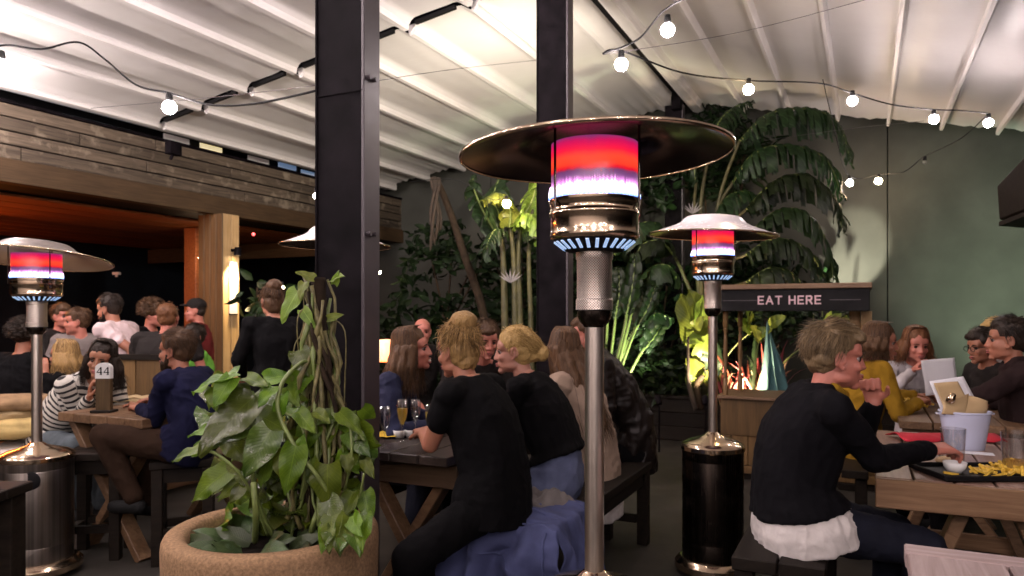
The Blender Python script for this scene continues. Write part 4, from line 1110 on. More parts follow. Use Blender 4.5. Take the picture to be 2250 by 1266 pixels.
tr = thing('food_tray', 'black tray with fries at the near edge of the right table', 'tray', PZ(2165, 1044, TR), 0)
TRW, TRD = 0.46, 0.26
m = MB()
m.box(Z * 0.006, (TRW, TRD, 0.006)); 
m.build('tray_base', 'black_paint', tr)
for (c_, sz) in (((0, -TRD / 2, 0.014), (TRW + 0.012, 0.010, 0.022)), ((0, TRD / 2, 0.014), (TRW + 0.012, 0.010, 0.022)), ((-TRW / 2 - 0.001, 0, 0.014), (0.010, TRD - 0.012, 0.022)), ((TRW / 2 + 0.001, 0, 0.014), (0.010, TRD - 0.012, 0.022))):
    m = MB(); m.box(c_, sz); m.build('tray_rim', 'black_paint', tr, bevel=0.004)
tl = Vector(tr.location)
m = MB()
for i in range(90):
    c_ = tl + Vector((random.gauss(0.10, 0.075), random.gauss(-0.02, 0.045), 0))
    dd = math.hypot((c_.x - tl.x - 0.10) / 0.11, (c_.y - tl.y + 0.02) / 0.08)
    c_.z = TR + 0.014 + max(0, 0.042 * (1 - dd * 0.6)) * random.uniform(0.3, 1.0)
    dr = Vector((random.gauss(0, 1), random.gauss(0, 1), random.gauss(0, 0.35))).normalized() * random.uniform(0.018, 0.034)
    m.beam(c_ - dr, c_ + dr, 0.009, 0.009)
o = m.build('fries', 'chips', None, origin=tl + Z * 0.012); o['kind'] = 'stuff'; tag(o, 'heap of yellow fries on the black tray', 'fries')
bowl(PZ(2098, 1043, TR) + Z * 0.009, 'white sauce ramekin at the left end of the food tray', 0.044, 0.042)
m = MB(); m.sphere((0, 0, 0.018), (0.055, 0.04, 0.02), 16, 10); o = m.build('bread_piece', 'bread', None, smooth=True); o.location = PZ(2085, 1026, TR) + Z * 0.008; tag(o, 'flat piece of bread behind the white ramekin', 'bread')
# back right table
tumbler(PZ(2008, 888, TR), 'clear tumbler on the table of the woman in mustard yellow', 0.0, 0.042, 0.11)
m = MB()
for i in range(60):
    c_ = PZ(2000 + random.gauss(0, 24), 893 + random.gauss(0, 3), TR) + Z * random.uniform(0.005, 0.05)
    dr = Vector((random.gauss(0, 1), random.gauss(0, 1), random.gauss(0, 0.5))).normalized() * random.uniform(0.02, 0.035)
    m.beam(c_ - dr, c_ + dr, 0.012, 0.012)
o = m.build('fries', 'chips', None, origin=PZ(2000, 893, TR)); o['kind'] = 'stuff'; tag(o, 'heap of golden fries before the woman in mustard yellow', 'fries')

# left table: number marker, menus, glasses, sacks, fleece
nm = thing('table_number', 'wooden table marker with a white rounded top reading 44', 'table marker', PZ(229, 906, TL))
yn = nm.location.y; hN = (906 - 797) / FPX * yn; wN = 0.094
m = MB(); m.box(Z * ((hN - 0.10) / 2), (wN, 0.035, hN - 0.10)); m.build('paddle', 'timber_pillar', nm, bevel=0.003)
m = MB(); m.box(Z * 0.008, (0.13, 0.10, 0.016)); m.build('foot', 'dark_wood', nm, bevel=0.003)
m = MB(); pr = [(-wN / 2 - 0.001, hN - 0.10), (wN / 2 + 0.001, hN - 0.10), (wN / 2 + 0.001, hN - 0.035)]
for k in range(1, 10):
    a2 = math.pi * k / 10; pr.append((math.cos(a2) * wN / 2 * 1.02, hN - 0.035 + math.sin(a2) * 0.035))
pr.append((-wN / 2 - 0.001, hN - 0.035)); n_ = len(pr)
m._add([(x_, -0.0185, z_) for x_, z_ in pr] + [(x_, 0.0185, z_) for x_, z_ in pr], [tuple(range(n_)), tuple(range(2 * n_ - 1, n_ - 1, -1))] + [(k, n_ + k, n_ + (k + 1) % n_, (k + 1) % n_) for k in range(n_)])
m.build('white_cap', 'white_ceramic', nm)
for dx in (-0.022, 0.022):
    m = MB()
    segs = [((0.012, 0), (0.012, 0.048), 0.008), ((0.012, 0.048), (-0.014, 0.014), 0.004), ((-0.015, 0.014), (0.020, 0.014), 0.005), ((0.003, 0.0), (0.019, 0.0), 0.003)]
    for i, (a2, b2, w2) in enumerate(segs):
        pa = Vector((dx + a2[0], -0.0195 - 0.0003 * i, hN - 0.075 + a2[1])); pb = Vector((dx + b2[0], -0.0195 - 0.0003 * i, hN - 0.075 + b2[1]))
        m.beam(pa, pb, 0.0016, w2, up=Vector((0, -1, 0)).cross((pb - pa).normalized()))
    m.build('digit_4', 'black_paint', nm)
for i, (px, py, rz) in enumerate(((272, 884, 0.3), (300, 876, -0.2))):
    m = MB(); m.grid(lambda a, b: Vector((-0.11 + 0.22 * a, -0.08 + 0.16 * b, 0.006 + 0.012 * abs(math.sin(a * 7)))), 12, 4); o = m.build('folded_menu', 'burlap', None, solid=0.003, smooth=True); o.location = PZ(px, py, TL) + Z * 0.002 * i; o.rotation_euler = (0, 0, rz)
    tag(o, ('pale crumpled menu beside the foot of the table marker', 'pale crumpled menu in front of the navy jumper')[i], 'menu')
tA = plank_table('side_table', 'low timber table at the far left edge carrying empty glasses', (ts(PZ(-60, 895, 0.80))), 0.9, 0.5, 0.80, 3, 'table_wood', 'dark_wood', legs='post', apron=0.05)
tumbler(PZ(8, 872, 0.80), 'empty tumbler at the left edge on the far low table', 0, 0.04, 0.12); 
tumbler(PZ(42, 868, 0.80), 'tall glass with a little beer on the far low table', 0.05, 0.03, 0.15)
def sack(px, py, y, w, d, h, rz, label, mat='burlap'):
    m = MB(); se = random.random() * 10
    def fn(a, b):
        th = math.pi * a; ph = 2 * math.pi * b
        x_, y_, z_ = [math.copysign(abs(q) ** 0.75, q) for q in (math.sin(th) * math.cos(ph), math.sin(th) * math.sin(ph), math.cos(th))]
        k = 1 + 0.16 * mnoise.noise((x_ * 2 + se, y_ * 2, z_ * 2)) + 0.06 * mnoise.noise((x_ * 6 + se, y_ * 6, z_ * 6))
        return Vector((x_ * w / 2 * k, y_ * d / 2 * k, z_ * h / 2 * k + h / 2))
    m.grid(fn, 18, 24); o = m.build('cushion', mat, None, smooth=True); o.location = P(px, py, y); o.rotation_euler = (0, 0, rz); return tag(o, label, 'cushion')
sack(20, 962, 5.1, 0.62, 0.40, 0.15, 0.5, 'yellowish burlap cushion lowest in the pile at the left edge', 'burlap_yellow')
sack(-5, 930, 5.12, 0.50, 0.36, 0.13, 0.3, 'tan burlap cushion in the middle of the pile at the left edge', 'burlap')
sack(40, 906, 5.15, 0.44, 0.34, 0.13, 0.8, 'brown burlap cushion on top of the pile beside the heater pole', 'burlap_dark')
m = MB()
def fl(a, b):
    t_ = 2.55 + 2.9 * a; s_ = -5.54 + 0.50 * b
    z_ = 0.535 + 0.03 + 0.02 * mnoise.noise((t_ * 5, s_ * 9, 0)) - (0.20 * max(0, (b - 0.9)) / 0.1 if b > 0.9 else 0)
    return W(t_, s_, z_)
m.grid(fl, 70, 16); o = m.build('fleece_throw', 'fleece', None, origin=W(4, -5.3, 0.53), smooth=True, solid=0.02); tag(o, 'pale fleece throw spread over the bench on the left', 'throw')
m = MB(); m.box((0, 0, 0), (0.10, 0.06, 0.04)); m.tube([(0, 0, 0), (0, 0, -0.05)], 0.02, 8); o = m.build('security_camera', 'white_enamel', None, bevel=0.006); o.location = P(256, 601, 10.5); tag(o, 'small white camera on the dark wall above the standing drinkers', 'camera')

# denim jacket over the bench end
jk0 = PZ(1120, 1150, 0.545)
m = MB()
tj, sj = tC - 0.02, sC + 0.34
def jf(a, b):
    # across the bench top, then hanging down its right side
    t_ = tb_ - 0.07 + 0.46 * a; s_c = sC + 0.17; u_ = b * 1.12
    n_ = mnoise.noise((a * 3.3, b * 5, 1.3)); n2 = mnoise.noise((a * 9, b * 9, 4.3)); n3 = mnoise.noise((a * 20, b * 20, 2.3))
    if u_ < 0.50:
        s_, z_ = s_c - 0.14 + u_, 0.556 + 0.05 * max(0, n_ + 0.1) + 0.018 * abs(n2)
    else:
        q = u_ - 0.50; wv = math.sin(a * 17 + 2.5 * n_) * 0.030 * min(1, q * 5)
        s_, z_ = s_c + 0.365 + 0.045 * math.sin(min(1, q * 6) * 1.57) + wv + 0.10 * q, 0.556 - max(0, q - 0.01) * 0.98 + 0.05 * max(0, n_) * (1 - min(1, q * 4))
    return W(t_ + 0.035 * n2 + 0.05 * (b - 0.4) * (a - 0.3), s_ + 0.014 * n2 + 0.006 * n3, z_ + 0.006 * n3)
m.grid(jf, 56, 80)
m_denim('denim_blue', (0.044, 0.052, 0.115)); m_denim('denim_jeans', (0.075, 0.088, 0.15)); m_denim('denim_dark', (0.006, 0.007, 0.014)); m_denim('denim_grey', (0.075, 0.09, 0.10)); m_denim('denim_shirt', (0.010, 0.012, 0.032))
def jend(a, b):
    # the part hanging over the near end of the bench
    n_ = mnoise.noise((a * 3.3, b * 2.2, 7.3)); n2 = mnoise.noise((a * 10, b * 7, 2.3)); n3 = mnoise.noise((a * 22, b * 22, 5.3))
    s_ = sC + 0.04 + 0.53 * a + 0.14 * b * (a - 0.5); z_ = 0.562 + 0.04 * max(0, n_) - (0.46 + 0.16 * mnoise.noise((a * 2.5, 3.1, 0))) * b
    k_ = min(1, b * 4)
    return W(tb_ - 0.085 - 0.045 * math.sin(k_ * 1.57) - 0.09 * b + (0.045 * math.sin(a * 13 + 3 * n_ + b * 2.5) + 0.03 * n_) * k_ + 0.012 * n2, s_ + 0.012 * n2, z_ + 0.008 * n2 + 0.005 * n3)
m.grid(jend, 64, 56)
o = m.build('denim_jacket', 'denim_blue', None, origin=jk0, smooth=True, solid=0.006); tag(o, 'blue denim jacket draped over the near end of the bench', 'jacket')
for (a0, b0, a1, b1) in ((0.08, 0.05, 0.95, 0.62), (0.9, 0.05, 0.86, 0.9)):
    pts = [jend(lerp(a0, a1, k / 14), lerp(b0, b1, k / 14)) - U * 0.008 for k in range(15)]
    m = MB(); m.tube(pts, 0.006, 5, flat=1); 
    st = m.build('seam', 'denim_blue', o, world=True, smooth=True)
m = MB(); jc = PZ(1205, 1112, 0.545); m.grid(lambda a, b: Vector((-0.13 + 0.26 * a, -0.12 + 0.24 * b, (0.075 + 0.05 * mnoise.noise((a * 3, b * 3, 9)) + 0.022 * mnoise.noise((a * 8, b * 8, 9))) * (1 - (2 * a - 1) ** 4) * (1 - (2 * b - 1) ** 4))), 40, 40)
m_fabric('grey_cloth', (0.14, 0.125, 0.12))
o = m.build('folded_cardigan', 'grey_cloth', None, smooth=True, solid=0.01); o.location = jc; o.rotation_euler = (0, 0, 0.5); tag(o, 'crumpled grey cardigan lying on the bench between the two women in black', 'cardigan')
# ---------------------------------------------------------------- plants
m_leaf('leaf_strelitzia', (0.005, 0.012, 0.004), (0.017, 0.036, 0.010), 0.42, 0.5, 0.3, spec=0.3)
m_leaf('leaf_lime', (0.10, 0.16, 0.02), (0.24, 0.30, 0.05), 0.4, 0.4, 0.45)
m_leaf('leaf_pothos', (0.040, 0.080, 0.004), (0.135, 0.205, 0.014), 0.36, 0.22, 0.3, spots=None, spec=0.3)
m_leaf('leaf_variegated', (0.028, 0.056, 0.006), (0.095, 0.14, 0.022), 0.26, 0.2, 0.2, spots=(0.42, 0.42, 0.34))
m_leaf('leaf_ground', (0.022, 0.040, 0.012), (0.065, 0.095, 0.034), 0.42, 0.3, 0.15)
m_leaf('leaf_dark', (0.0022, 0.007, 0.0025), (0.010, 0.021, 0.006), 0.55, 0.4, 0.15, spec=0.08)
m_leaf('leaf_red', (0.16, 0.02, 0.03), (0.38, 0.09, 0.07), 0.35, 0.5, 0.3)
m_leaf('leaf_pale', (0.20, 0.14, 0.08), (0.42, 0.30, 0.18), 0.4, 0.5, 0.3)

def set_uv(me, vals):
    at = me.attributes.new('leafuv', 'FLOAT_VECTOR', 'POINT')
    at.data.foreach_set('vector', np.array(vals, dtype=np.float32).ravel())

def leaf_mesh(name, mat, L=0.2, wid=0.14, kind='heart', curl=0.2, fold=0.25, wave=0.02, nu=9, nv=6, seed=0):
    """leaf lying along +X from the stalk at the origin, tip at (L,0,-), top facing +Z"""
    vs, uv = [], []
    for i in range(nu + 1):
        a = i / nu
        if kind == 'heart': w = wid / 2 * (1.0 * (math.sin(math.pi * min(1, (a + 0.10) / 1.1) ** 0.62)) ** 0.85)
        elif kind == 'lance': w = wid / 2 * math.sin(math.pi * a ** 0.8) ** 0.8
        else: w = wid / 2 * (math.sin(math.pi * min(1, a * 0.96 + 0.04) ** 0.75)) ** 0.6
        x = L * a; z = -curl * L * a * a
        for j in range(nv + 1):
            b = j / nv * 2 - 1
            back = -0.10 * L * abs(b) ** 2 * (1 - a) ** 3 if kind == 'heart' else 0
            vs.append((x + back, b * w, z + fold * abs(b) * w + wave * math.sin(a * 9 + b * 4 + seed) * abs(b) + 0.006 * math.sin(seed + 14 * a * (1 if b > 0 else 1.2)) * abs(b)))
            uv.append((b, a, 0))
    k = nv + 1
    fs = [(i * k + j, (i + 1) * k + j, (i + 1) * k + j + 1, i * k + j + 1) for i in range(nu) for j in range(nv)]
    me = bpy.data.meshes.new(name); me.from_pydata(vs, [], fs); me.materials.append(MATS[mat]); set_uv(me, uv)
    me.polygons.foreach_set('use_smooth', [True] * len(me.polygons)); me.update(); return me

def place_leaf(me, parent, base, tip, up=Z, roll=0.0, L=None, name='leaf'):
    base = Vector(base); tip = Vector(tip); d = tip - base
    x = d.normalized(); up = Vector(up)
    y = up.cross(x)
    if y.length < 1e-3: y = Vector((0, 1, 0))
    y.normalize(); z = x.cross(y)
    R = Matrix((x, y, z)).transposed() @ Matrix.Rotation(roll, 3, 'X')
    o = link(name, me, parent); s = d.length / (L or 0.2)
    o.matrix_local = Matrix.Translation(base - parent_world(parent)) @ R.to_4x4() @ Matrix.Scale(s, 4); return o

# ---- pot with climber
pot_c = Vector(((602 - 1125) / FPX * 2.85, 2.85, 0)); PR = 0.398; PH = 0.674
m = MB(); m.lathe([(0, 0.02), (0.36, 0.02), (0.372, 0.03), (0.388, 0.25), (PR + 0.004, 0.50), (PR + 0.006, PH - 0.05), (PR + 0.003, PH - 0.025), (PR - 0.006, PH - 0.008), (PR - 0.022, PH), (PR - 0.064, PH - 0.002), (PR - 0.082, PH - 0.015), (PR - 0.09, PH - 0.05), (PR - 0.095, PH - 0.14)], 72)
pot = thing('planter_pot', 'big round terracotta coloured pot in front of the near steel post', 'pot', pot_c)
m.build('pot_wall', 'terracotta', pot, smooth=True, angle=60)
m = MB(); m.grid(lambda a, b: Vector((math.cos(b * 6.2832) * a * (PR - 0.09), math.sin(b * 6.2832) * a * (PR - 0.09), PH - 0.075 + 0.02 * mnoise.noise((a * 5 * math.cos(b * 6.28), a * 5 * math.sin(b * 6.28), 0)))), 8, 32); m.build('soil', 'soil', pot, smooth=True)
cl = thing('climbing_plant', 'leafy green climber wound round a tall stake in the pot', 'plant', pot_c + Z * (PH - 0.07))
LV = [leaf_mesh('pothos_leaf_mesh', 'leaf_pothos' if k < 4 else 'leaf_variegated', 0.2, 0.110 + 0.018 * (k % 3), 'heart', 0.10 + 0.1 * (k % 3), 0.18 + 0.06 * (k % 2), 0.010, 9, 6, k) for k in range(6)]
YP = 2.84
def PP(px, py, dy=0.0): return P(px, py, YP + dy)
# moss stake with twisted vines
stake_top = PP(700, 610, 0.05); stake_bot = PP(705, 1180, 0.05)
m = MB(); m.tube(spline([stake_bot, PP(706, 900, 0.05), PP(700, 700, 0.05), stake_top], 8), [0.042 - 0.0006 * i for i in range(25)], 10); m.build('stake', 'bark', cl, world=True, smooth=True)
for k in range(40):
    ph = random.uniform(0, 6.28); tw = random.uniform(-1.2, 1.2); r0 = random.uniform(0.05, 0.145); pts = []
    za, zb = random.uniform(1120, 1180), random.uniform(606, 760)
    for q in range(15):
        f = q / 14; c = P(lerp(708, 698, f), lerp(za, zb, f), YP + 0.05)
        rr = r0 * (1 - 0.55 * f) + 0.016 * math.sin(q * 1.7 + k)
        pts.append(c + Vector((math.cos(ph + tw * f * 3) * rr, math.sin(ph + tw * f * 3) * rr, 0)))
    m = MB(); m.tube(pts, [random.uniform(0.0045, 0.0105) * (1 + 0.35 * (q_ % 3 == 0)) for q_ in range(15)], 6); m.build('vine', random.choice(['vine', 'vine', 'bark', 'stem_green']), cl, world=True, smooth=True)
    if k % 2 == 0:
        m = MB()
        for q in range(2, 13, 2): m.sphere(pts[q], 0.011, 6, 5)
    
for k in range(10):   # hanging thin aerial roots
    x0 = random.uniform(630, 770); y0 = random.uniform(640, 800)
    pts = spline([PP(lerp(x0, 700, 0.6), y0 - 30, 0.04), PP(x0, y0, random.uniform(-.05, .1)), PP(x0 + random.uniform(-6, 6), y0 + 120, 0.02), PP(x0 + random.uniform(-14, 14), y0 + random.uniform(180, 300), 0.02)], 5)
    m = MB(); m.tube(pts, 0.0026, 5); m.build('aerial_root', 'vine', cl, world=True, smooth=True)
# the arching stem across the front and other stems
for pts, r_ in (([PP(640, 815, -0.08), PP(617, 850, -0.1), PP(612, 905, -0.12), PP(650, 985, -0.16), PP(700, 1050, -0.16), PP(735, 1110, -0.12), PP(748, 1170, -0.08)], 0.0085),
                ([PP(640, 815, -0.08), PP(665, 795, -0.05), PP(690, 800, 0.0)], 0.007),
                ([PP(600, 1180, 0), PP(560, 1080, -0.1), PP(556, 960, -0.12), PP(560, 880, -0.1)], 0.009),
                ([PP(590, 1180, 0), PP(540, 1060, -0.15), PP(480, 1000, -0.18), PP(440, 990, -0.16)], 0.006),
                ([PP(640, 1180, 0.02), PP(648, 1060, 0), PP(600, 960, -.05), PP(540, 880, -.05), PP(470, 850, -.05)], 0.006),
                ([PP(760, 1180, 0.0), PP(790, 1090, -0.1), PP(800, 1040, -0.12)], 0.005),
                ([PP(735, 1160, 0.0), PP(770, 1020, -0.1), PP(770, 940, -0.08)], 0.005),
                ([PP(560, 1190, -.05), PP(562, 1130, -0.2), PP(557, 1060, -0.2)], 0.012),
                ([PP(660, 1100, -0.1), PP(672, 1000, -0.14), PP(660, 930, -0.1), PP(620, 905, -0.1)], 0.005)):
    m = MB(); m.tube(spline(pts, 6), r_, 7); m.build('stem', 'stem_green', cl, world=True, smooth=True)
lime = leaf_mesh('pothos_leaf_mesh', 'leaf_lime', 0.2, 0.105, 'heart', 0.2, 0.2, 0.012, 9, 6, 11)
# (base px,py,  tip px,py, dy base, dy tip, mesh, up)
KEY = [
 (520, 820, 398, 862, -.10, -.14, 0, (0, -.5, 1)), (510, 830, 455, 905, -.12, -.2, 1, (-.3, -1, .5)), (470, 850, 470, 910, -.1, -.16, 2, (0, -1, .6)),
 (560, 870, 395, 1010, -.10, -.25, 4, (0, -.6, 1)), (545, 920, 430, 985, -.08, -.2, 5, (0, -.9, .8)), (440, 985, 362, 1015, -.12, -.14, 0, (0, -.7, 1)),
 (500, 1035, 395, 1110, -.15, -.2, 1, (0, -1, .6)), (520, 1060, 468, 1110, -.16, -.2, 3, (0, -1, .4)), (530, 1070, 500, 1112, -.18, -.22, 5, (.2, -1, .4)),
 (595, 945, 520, 1070, -.16, -.24, 4, (0, -1, .35)), (625, 985, 640, 1100, -.15, -.2, 1, (0, -1, .2)), (650, 980, 622, 1112, -.18, -.22, 0, (.1, -1, .2)),
 (720, 1020, 712, 1150, -.14, -.2, 2, (0, -1, .2)), (655, 905, 700, 960, -.12, -.18, 3, (0, -.7, 1)), (690, 905, 730, 925, -.1, -.16, 1, (0, -.5, 1)),
 (745, 905, 812, 965, -.05, -.1, 0, (0, -.8, 1)), (765, 950, 822, 1010, -.06, -.12, 4, (0, -.8, .7)), (760, 1000, 770, 1045, -.1, -.14, 2, (0, -1, .2)),
 (800, 1010, 826, 1060, -.08, -.12, 3, (0, -1, .3)), (775, 1080, 750, 1160, -.1, -.2, 3, (0, -1, .4)), (800, 1080, 815, 1160, -.08, -.16, 1, (0, -1, .4)),
 (540, 830, 600, 850, -.08, -.14, 3, (0, -.8, 1)), (580, 835, 640, 815, -.06, -.1, 2, (0, -1, .8)), (600, 850, 560, 900, -.1, -.2, 0, (0, -1, .7)),
 (480, 900, 560, 930, -.05, -.12, 5, (0, -.8, 1)), (560, 910, 640, 940, -.06, -.12, 2, (0, -.8, 1)), (630, 850, 660, 900, -.05, -.1, 1, (0, -1, .5)),
 (660, 850, 640, 780, 0.0, -.04, 3, (0, -1, .2)), (655, 770, 690, 840, -.02, -.06, 5, (0, -1, .1)), (690, 930, 640, 1010, -.02, -.08, 2, (0, -1, .4)),
 (500, 960, 555, 1030, -.06, -.14, 1, (0, -1, .4)), (470, 940, 400, 960, -.04, -.1, 3, (0, -.7, 1)), (590, 1010, 560, 1080, -.05, -.12, 2, (0, -1, .4)),
 (680, 1010, 690, 1090, -.08, -.14, 3, (0, -1, .3)), (730, 930, 700, 1010, 0, -.06, 0, (0, -1, .4)), (785, 1130, 790, 1200, -.14, -.24, 5, (0, -1, .6)), (720, 1100, 760, 1180, -.2, -.3, 4, (0, -1, .6)),
]
for (bx, by, tx, ty, db, dt, k, up) in KEY:
    place_leaf(LV[k], cl, PP(bx, by, db), lerp(PP(bx, by, db), PP(tx, ty, dt), 0.84), Vector(up), random.uniform(-0.25, 0.25))
for (bx, by, tx, ty, db, dt, up) in ((655, 640, 612, 705, 0, -.04, (-.3, -1, .2)), (670, 620, 655, 655, 0, -.06, (0, -1, .3)), (730, 615, 750, 600, 0.05, -.02, (0, -1, .6)), (735, 625, 742, 598, .04, .0, (.3, -1, .4)), (690, 612, 650, 594, 0.0, -.02, (0, -1, .8)), (665, 680, 690, 720, -.02, -.05, (0, -1, .2)),
                                     (640, 850, 700, 800, -.02, -.04, (0, -1, .1)), (720, 700, 752, 690, 0.02, 0, (0, -1, .4)), (612, 905, 628, 860, -.1, -.12, (0, -1, .2)), (655, 1000, 665, 955, -.14, -.16, (0, -1, .2))):
    place_leaf(lime if by < 800 else LV[1], cl, PP(bx, by, db), PP(tx, ty, dt), Vector(up), random.uniform(-.3, .3))
for k in range(58):
    bx = random.uniform(440, 800); by = random.uniform(840, 1120)
    if bx < 520 and by > 1000: continue
    a = random.uniform(0, 6.28); l = random.uniform(26, 50)
    place_leaf(random.choice(LV), cl, PP(bx, by, random.uniform(-.05, .14)), PP(bx + math.cos(a) * l, by + abs(math.sin(a)) * l, random.uniform(-.12, .08)), Vector((random.gauss(0, .3), -1, random.uniform(.1, 1))), random.uniform(-.5, .5))
for k in range(64):
    bx = random.uniform(500, 805); by = random.uniform(930, 1150)
    a = random.uniform(0, 6.28); l = random.uniform(22, 44)
    place_leaf(random.choice(LV), cl, PP(bx, by, random.uniform(-.02, .28)), PP(bx + math.cos(a) * l, by + abs(math.sin(a)) * l, random.uniform(-.10, .2)), Vector((random.gauss(0, .4), -1, random.uniform(.0, .8))), random.uniform(-.6, .6))
for k in range(9):
    bx = random.uniform(700, 812); place_leaf(random.choice(LV), cl, PP(bx, random.uniform(1120, 1160), -.28), PP(bx + random.uniform(-20, 20), random.uniform(1175, 1215), -.38), Vector((0, -1, .5)), random.uniform(-.4, .4))
GL = [leaf_mesh('ground_leaf_mesh', 'leaf_ground', 0.2, 0.095, 'oval', 0.5, 0.2, 0.004, 8, 4, k) for k in range(2)]
gp = thing('ground_cover', 'grey-green broad leaved plant at the rim inside the pot', 'plant', pot_c + Z * (PH - 0.07))
for k in range(52):
    a = random.uniform(0, 6.28); rr = random.uniform(0.08, 0.25)
    b = pot_c + Vector((math.cos(a) * rr, math.sin(a) * rr, PH - 0.06)); a2 = a + random.uniform(-.7, .7); l = random.uniform(0.07, 0.13)
    place_leaf(random.choice(GL), gp, b, b + Vector((math.cos(a2) * l, math.sin(a2) * l, random.uniform(0.03, 0.11))), Z + Vector((0, -.9, 0)), random.uniform(-.4, .4))

# ---- strelitzia: big torn leaves
def torn_leaf(parent, rib, width, mat='leaf_strelitzia', droop=0.5, tear=0.7, nseg=22, seed=0, side_up=Vector((0, 0, 1)), name='leaf', stalk_len=None):
    """rib = list of world points along the midrib; blades hang from both sides in torn strips"""
    rnd = random.Random(seed); pts = spline(rib, 12); n = len(pts)
    vs, fs, uv = [], [], []
    def at(f):
        i = min(n - 2, max(0, int(f * (n - 1)))); q = f * (n - 1) - i
        return lerp(pts[i], pts[i + 1], q), (pts[i + 1] - pts[i]).normalized()
    for sd in (-1, 1):
        f = 0.0
        while f < 0.995:
            df = min(1 - f, rnd.uniform(0.02, 0.055) / max(0.3, tear)); f1 = f + df
            gap = rnd.uniform(0.0, 0.6) * tear * df
            dr = droop * rnd.uniform(0.6, 1.5); ln = rnd.uniform(0.85, 1.08)
            tw = rnd.uniform(-0.25, 0.25)
            rows = 5; base = len(vs)
            for r in range(rows + 1):
                v = r / rows
                for c, ff in enumerate((f, (f + f1) / 2, f1)):
                    p, d = at(min(1, ff)); wv = width * (math.sin(math.pi * min(0.995, max(0.0, 0.06 + 0.92 * ff)) ** 0.8)) ** 0.65 * ln
                    sx = d.cross(side_up)
                    if sx.length < 0.05: sx = Vector((1, 0, 0))
                    sx.normalize(); up = sx.cross(d).normalized()
                    shrink = (0.5 - c * 0.5) * gap * v * 2
                    along = d * (0.16 * width * v + shrink * (pts[-1] - pts[0]).length)
                    ang = dr * v * 1.4
                    q = p + sx * sd * wv * v * math.cos(ang * 0.8) + up * (0.10 * wv * v * (1 - v) * 2) - Z * wv * v * math.sin(ang) + along
                    q += up * (0.03 * math.sin(v * 5 + seed + f * 40) * v) + sx * tw * 0.05 * v
                    if c == 1: q += up * 0.012
                    if r == rows and c == 1: q += sx * sd * 0.01
                    vs.append(tuple(q)); uv.append((sd * (0.05 + 0.95 * v), ff, 0))
            for r in range(rows):
                for c in range(2):
                    i = base + r * 3 + c
                    fs.append((i, i + 1, i + 4, i + 3) if sd > 0 else (i, i + 3, i + 4, i + 1))
            f = f1
    c = parent_world(parent)
    me = bpy.data.meshes.new(name); me.from_pydata([(a - c.x, b - c.y, z - c.z) for a, b, z in vs], [], fs)
    me.materials.append(MATS[mat]); set_uv(me, uv); me.polygons.foreach_set('use_smooth', [True] * len(fs)); me.update()
    o = link(name, me, parent)
    m = MB(); m.tube(pts, [0.016 - 0.012 * i / n for i in range(n)], 6); m.build('midrib', 'stem_green', o, world=True, smooth=True)
    return o
def stalk(parent, pts, r0=0.03, r1=0.014, mat='cane', name='stalk'):
    p = spline(pts, 6); n = len(p)
    m = MB(); m.tube(p, [lerp(r0, r1, i / (n - 1)) for i in range(n)], 8); return m.build(name, mat, parent, world=True, smooth=True)

def bp(px, py, y): return P(px, py, y)
st1 = thing('bird_of_paradise_plant', 'tall strelitzia with torn dark fronds in front of the wall, right of centre', 'plant', Vector((P(1540, 690, 9.0).x, 9.0, 0.45)))
Y1 = 9.0
fr = [
 ([(1560, 640), (1580, 440), (1625, 310)], [(1625, 310, 9.0), (1690, 250, 8.9), (1780, 240, 8.8), (1840, 270, 8.7), (1868, 350, 8.6)], 0.42, 0.9),
 ([(1555, 640), (1570, 480), (1610, 400)], [(1610, 400, 9.0), (1660, 335, 8.9), (1740, 320, 8.8), (1815, 350, 8.7), (1850, 430, 8.7)], 0.40, 0.8),
 ([(1550, 640), (1580, 520), (1640, 460)], [(1640, 460, 8.9), (1700, 400, 8.8), (1770, 385, 8.7), (1830, 430, 8.6), (1850, 500, 8.6)], 0.40, 0.7),
 ([(1548, 660), (1590, 560), (1650, 510)], [(1650, 510, 8.8), (1710, 462, 8.7), (1775, 470, 8.6), (1820, 540, 8.5), (1830, 610, 8.5)], 0.38, 0.6),
 ([(1548, 670), (1580, 590), (1640, 560)], [(1640, 560, 8.7), (1700, 525, 8.6), (1770, 545, 8.5), (1812, 610, 8.5)], 0.34, 0.6),
 ([(1540, 640), (1540, 450), (1560, 330)], [(1560, 330, 9.2), (1580, 270, 9.3), (1615, 235, 9.4), (1650, 225, 9.4)], 0.34, 0.8),
 ([(1535, 640), (1525, 480), (1530, 400)], [(1530, 400, 9.2), (1520, 330, 9.2), (1500, 290, 9.1), (1460, 300, 9.0)], 0.34, 0.6),
 ([(1540, 660), (1550, 560), (1560, 500)], [(1560, 500, 9.0), (1590, 440, 9.0), (1640, 420, 9.0), (1690, 450, 8.9)], 0.34, 0.5),
 ([(1545, 690), (1590, 640), (1640, 620)], [(1640, 620, 8.6), (1690, 590, 8.5), (1740, 600, 8.5), (1780, 650, 8.4)], 0.30, 0.5),
 ([(1530, 690), (1500, 600), (1480, 560)], [(1480, 560, 8.7), (1450, 530, 8.6), (1410, 540, 8.5), (1390, 590, 8.5)], 0.30, 0.3),
]
for i, (sk, rb, wd, tear) in enumerate(fr):
    stalk(st1, [P(1545 + 6 * (i % 3), 870, 9.0)] + [P(x, y, Y1) for x, y in sk[:-1]] + [P(*rb[0])], 0.032, 0.016)
    torn_leaf(st1, [P(*q) for q in rb], wd * 0.86, droop=0.75, tear=tear, seed=i * 3 + 1)
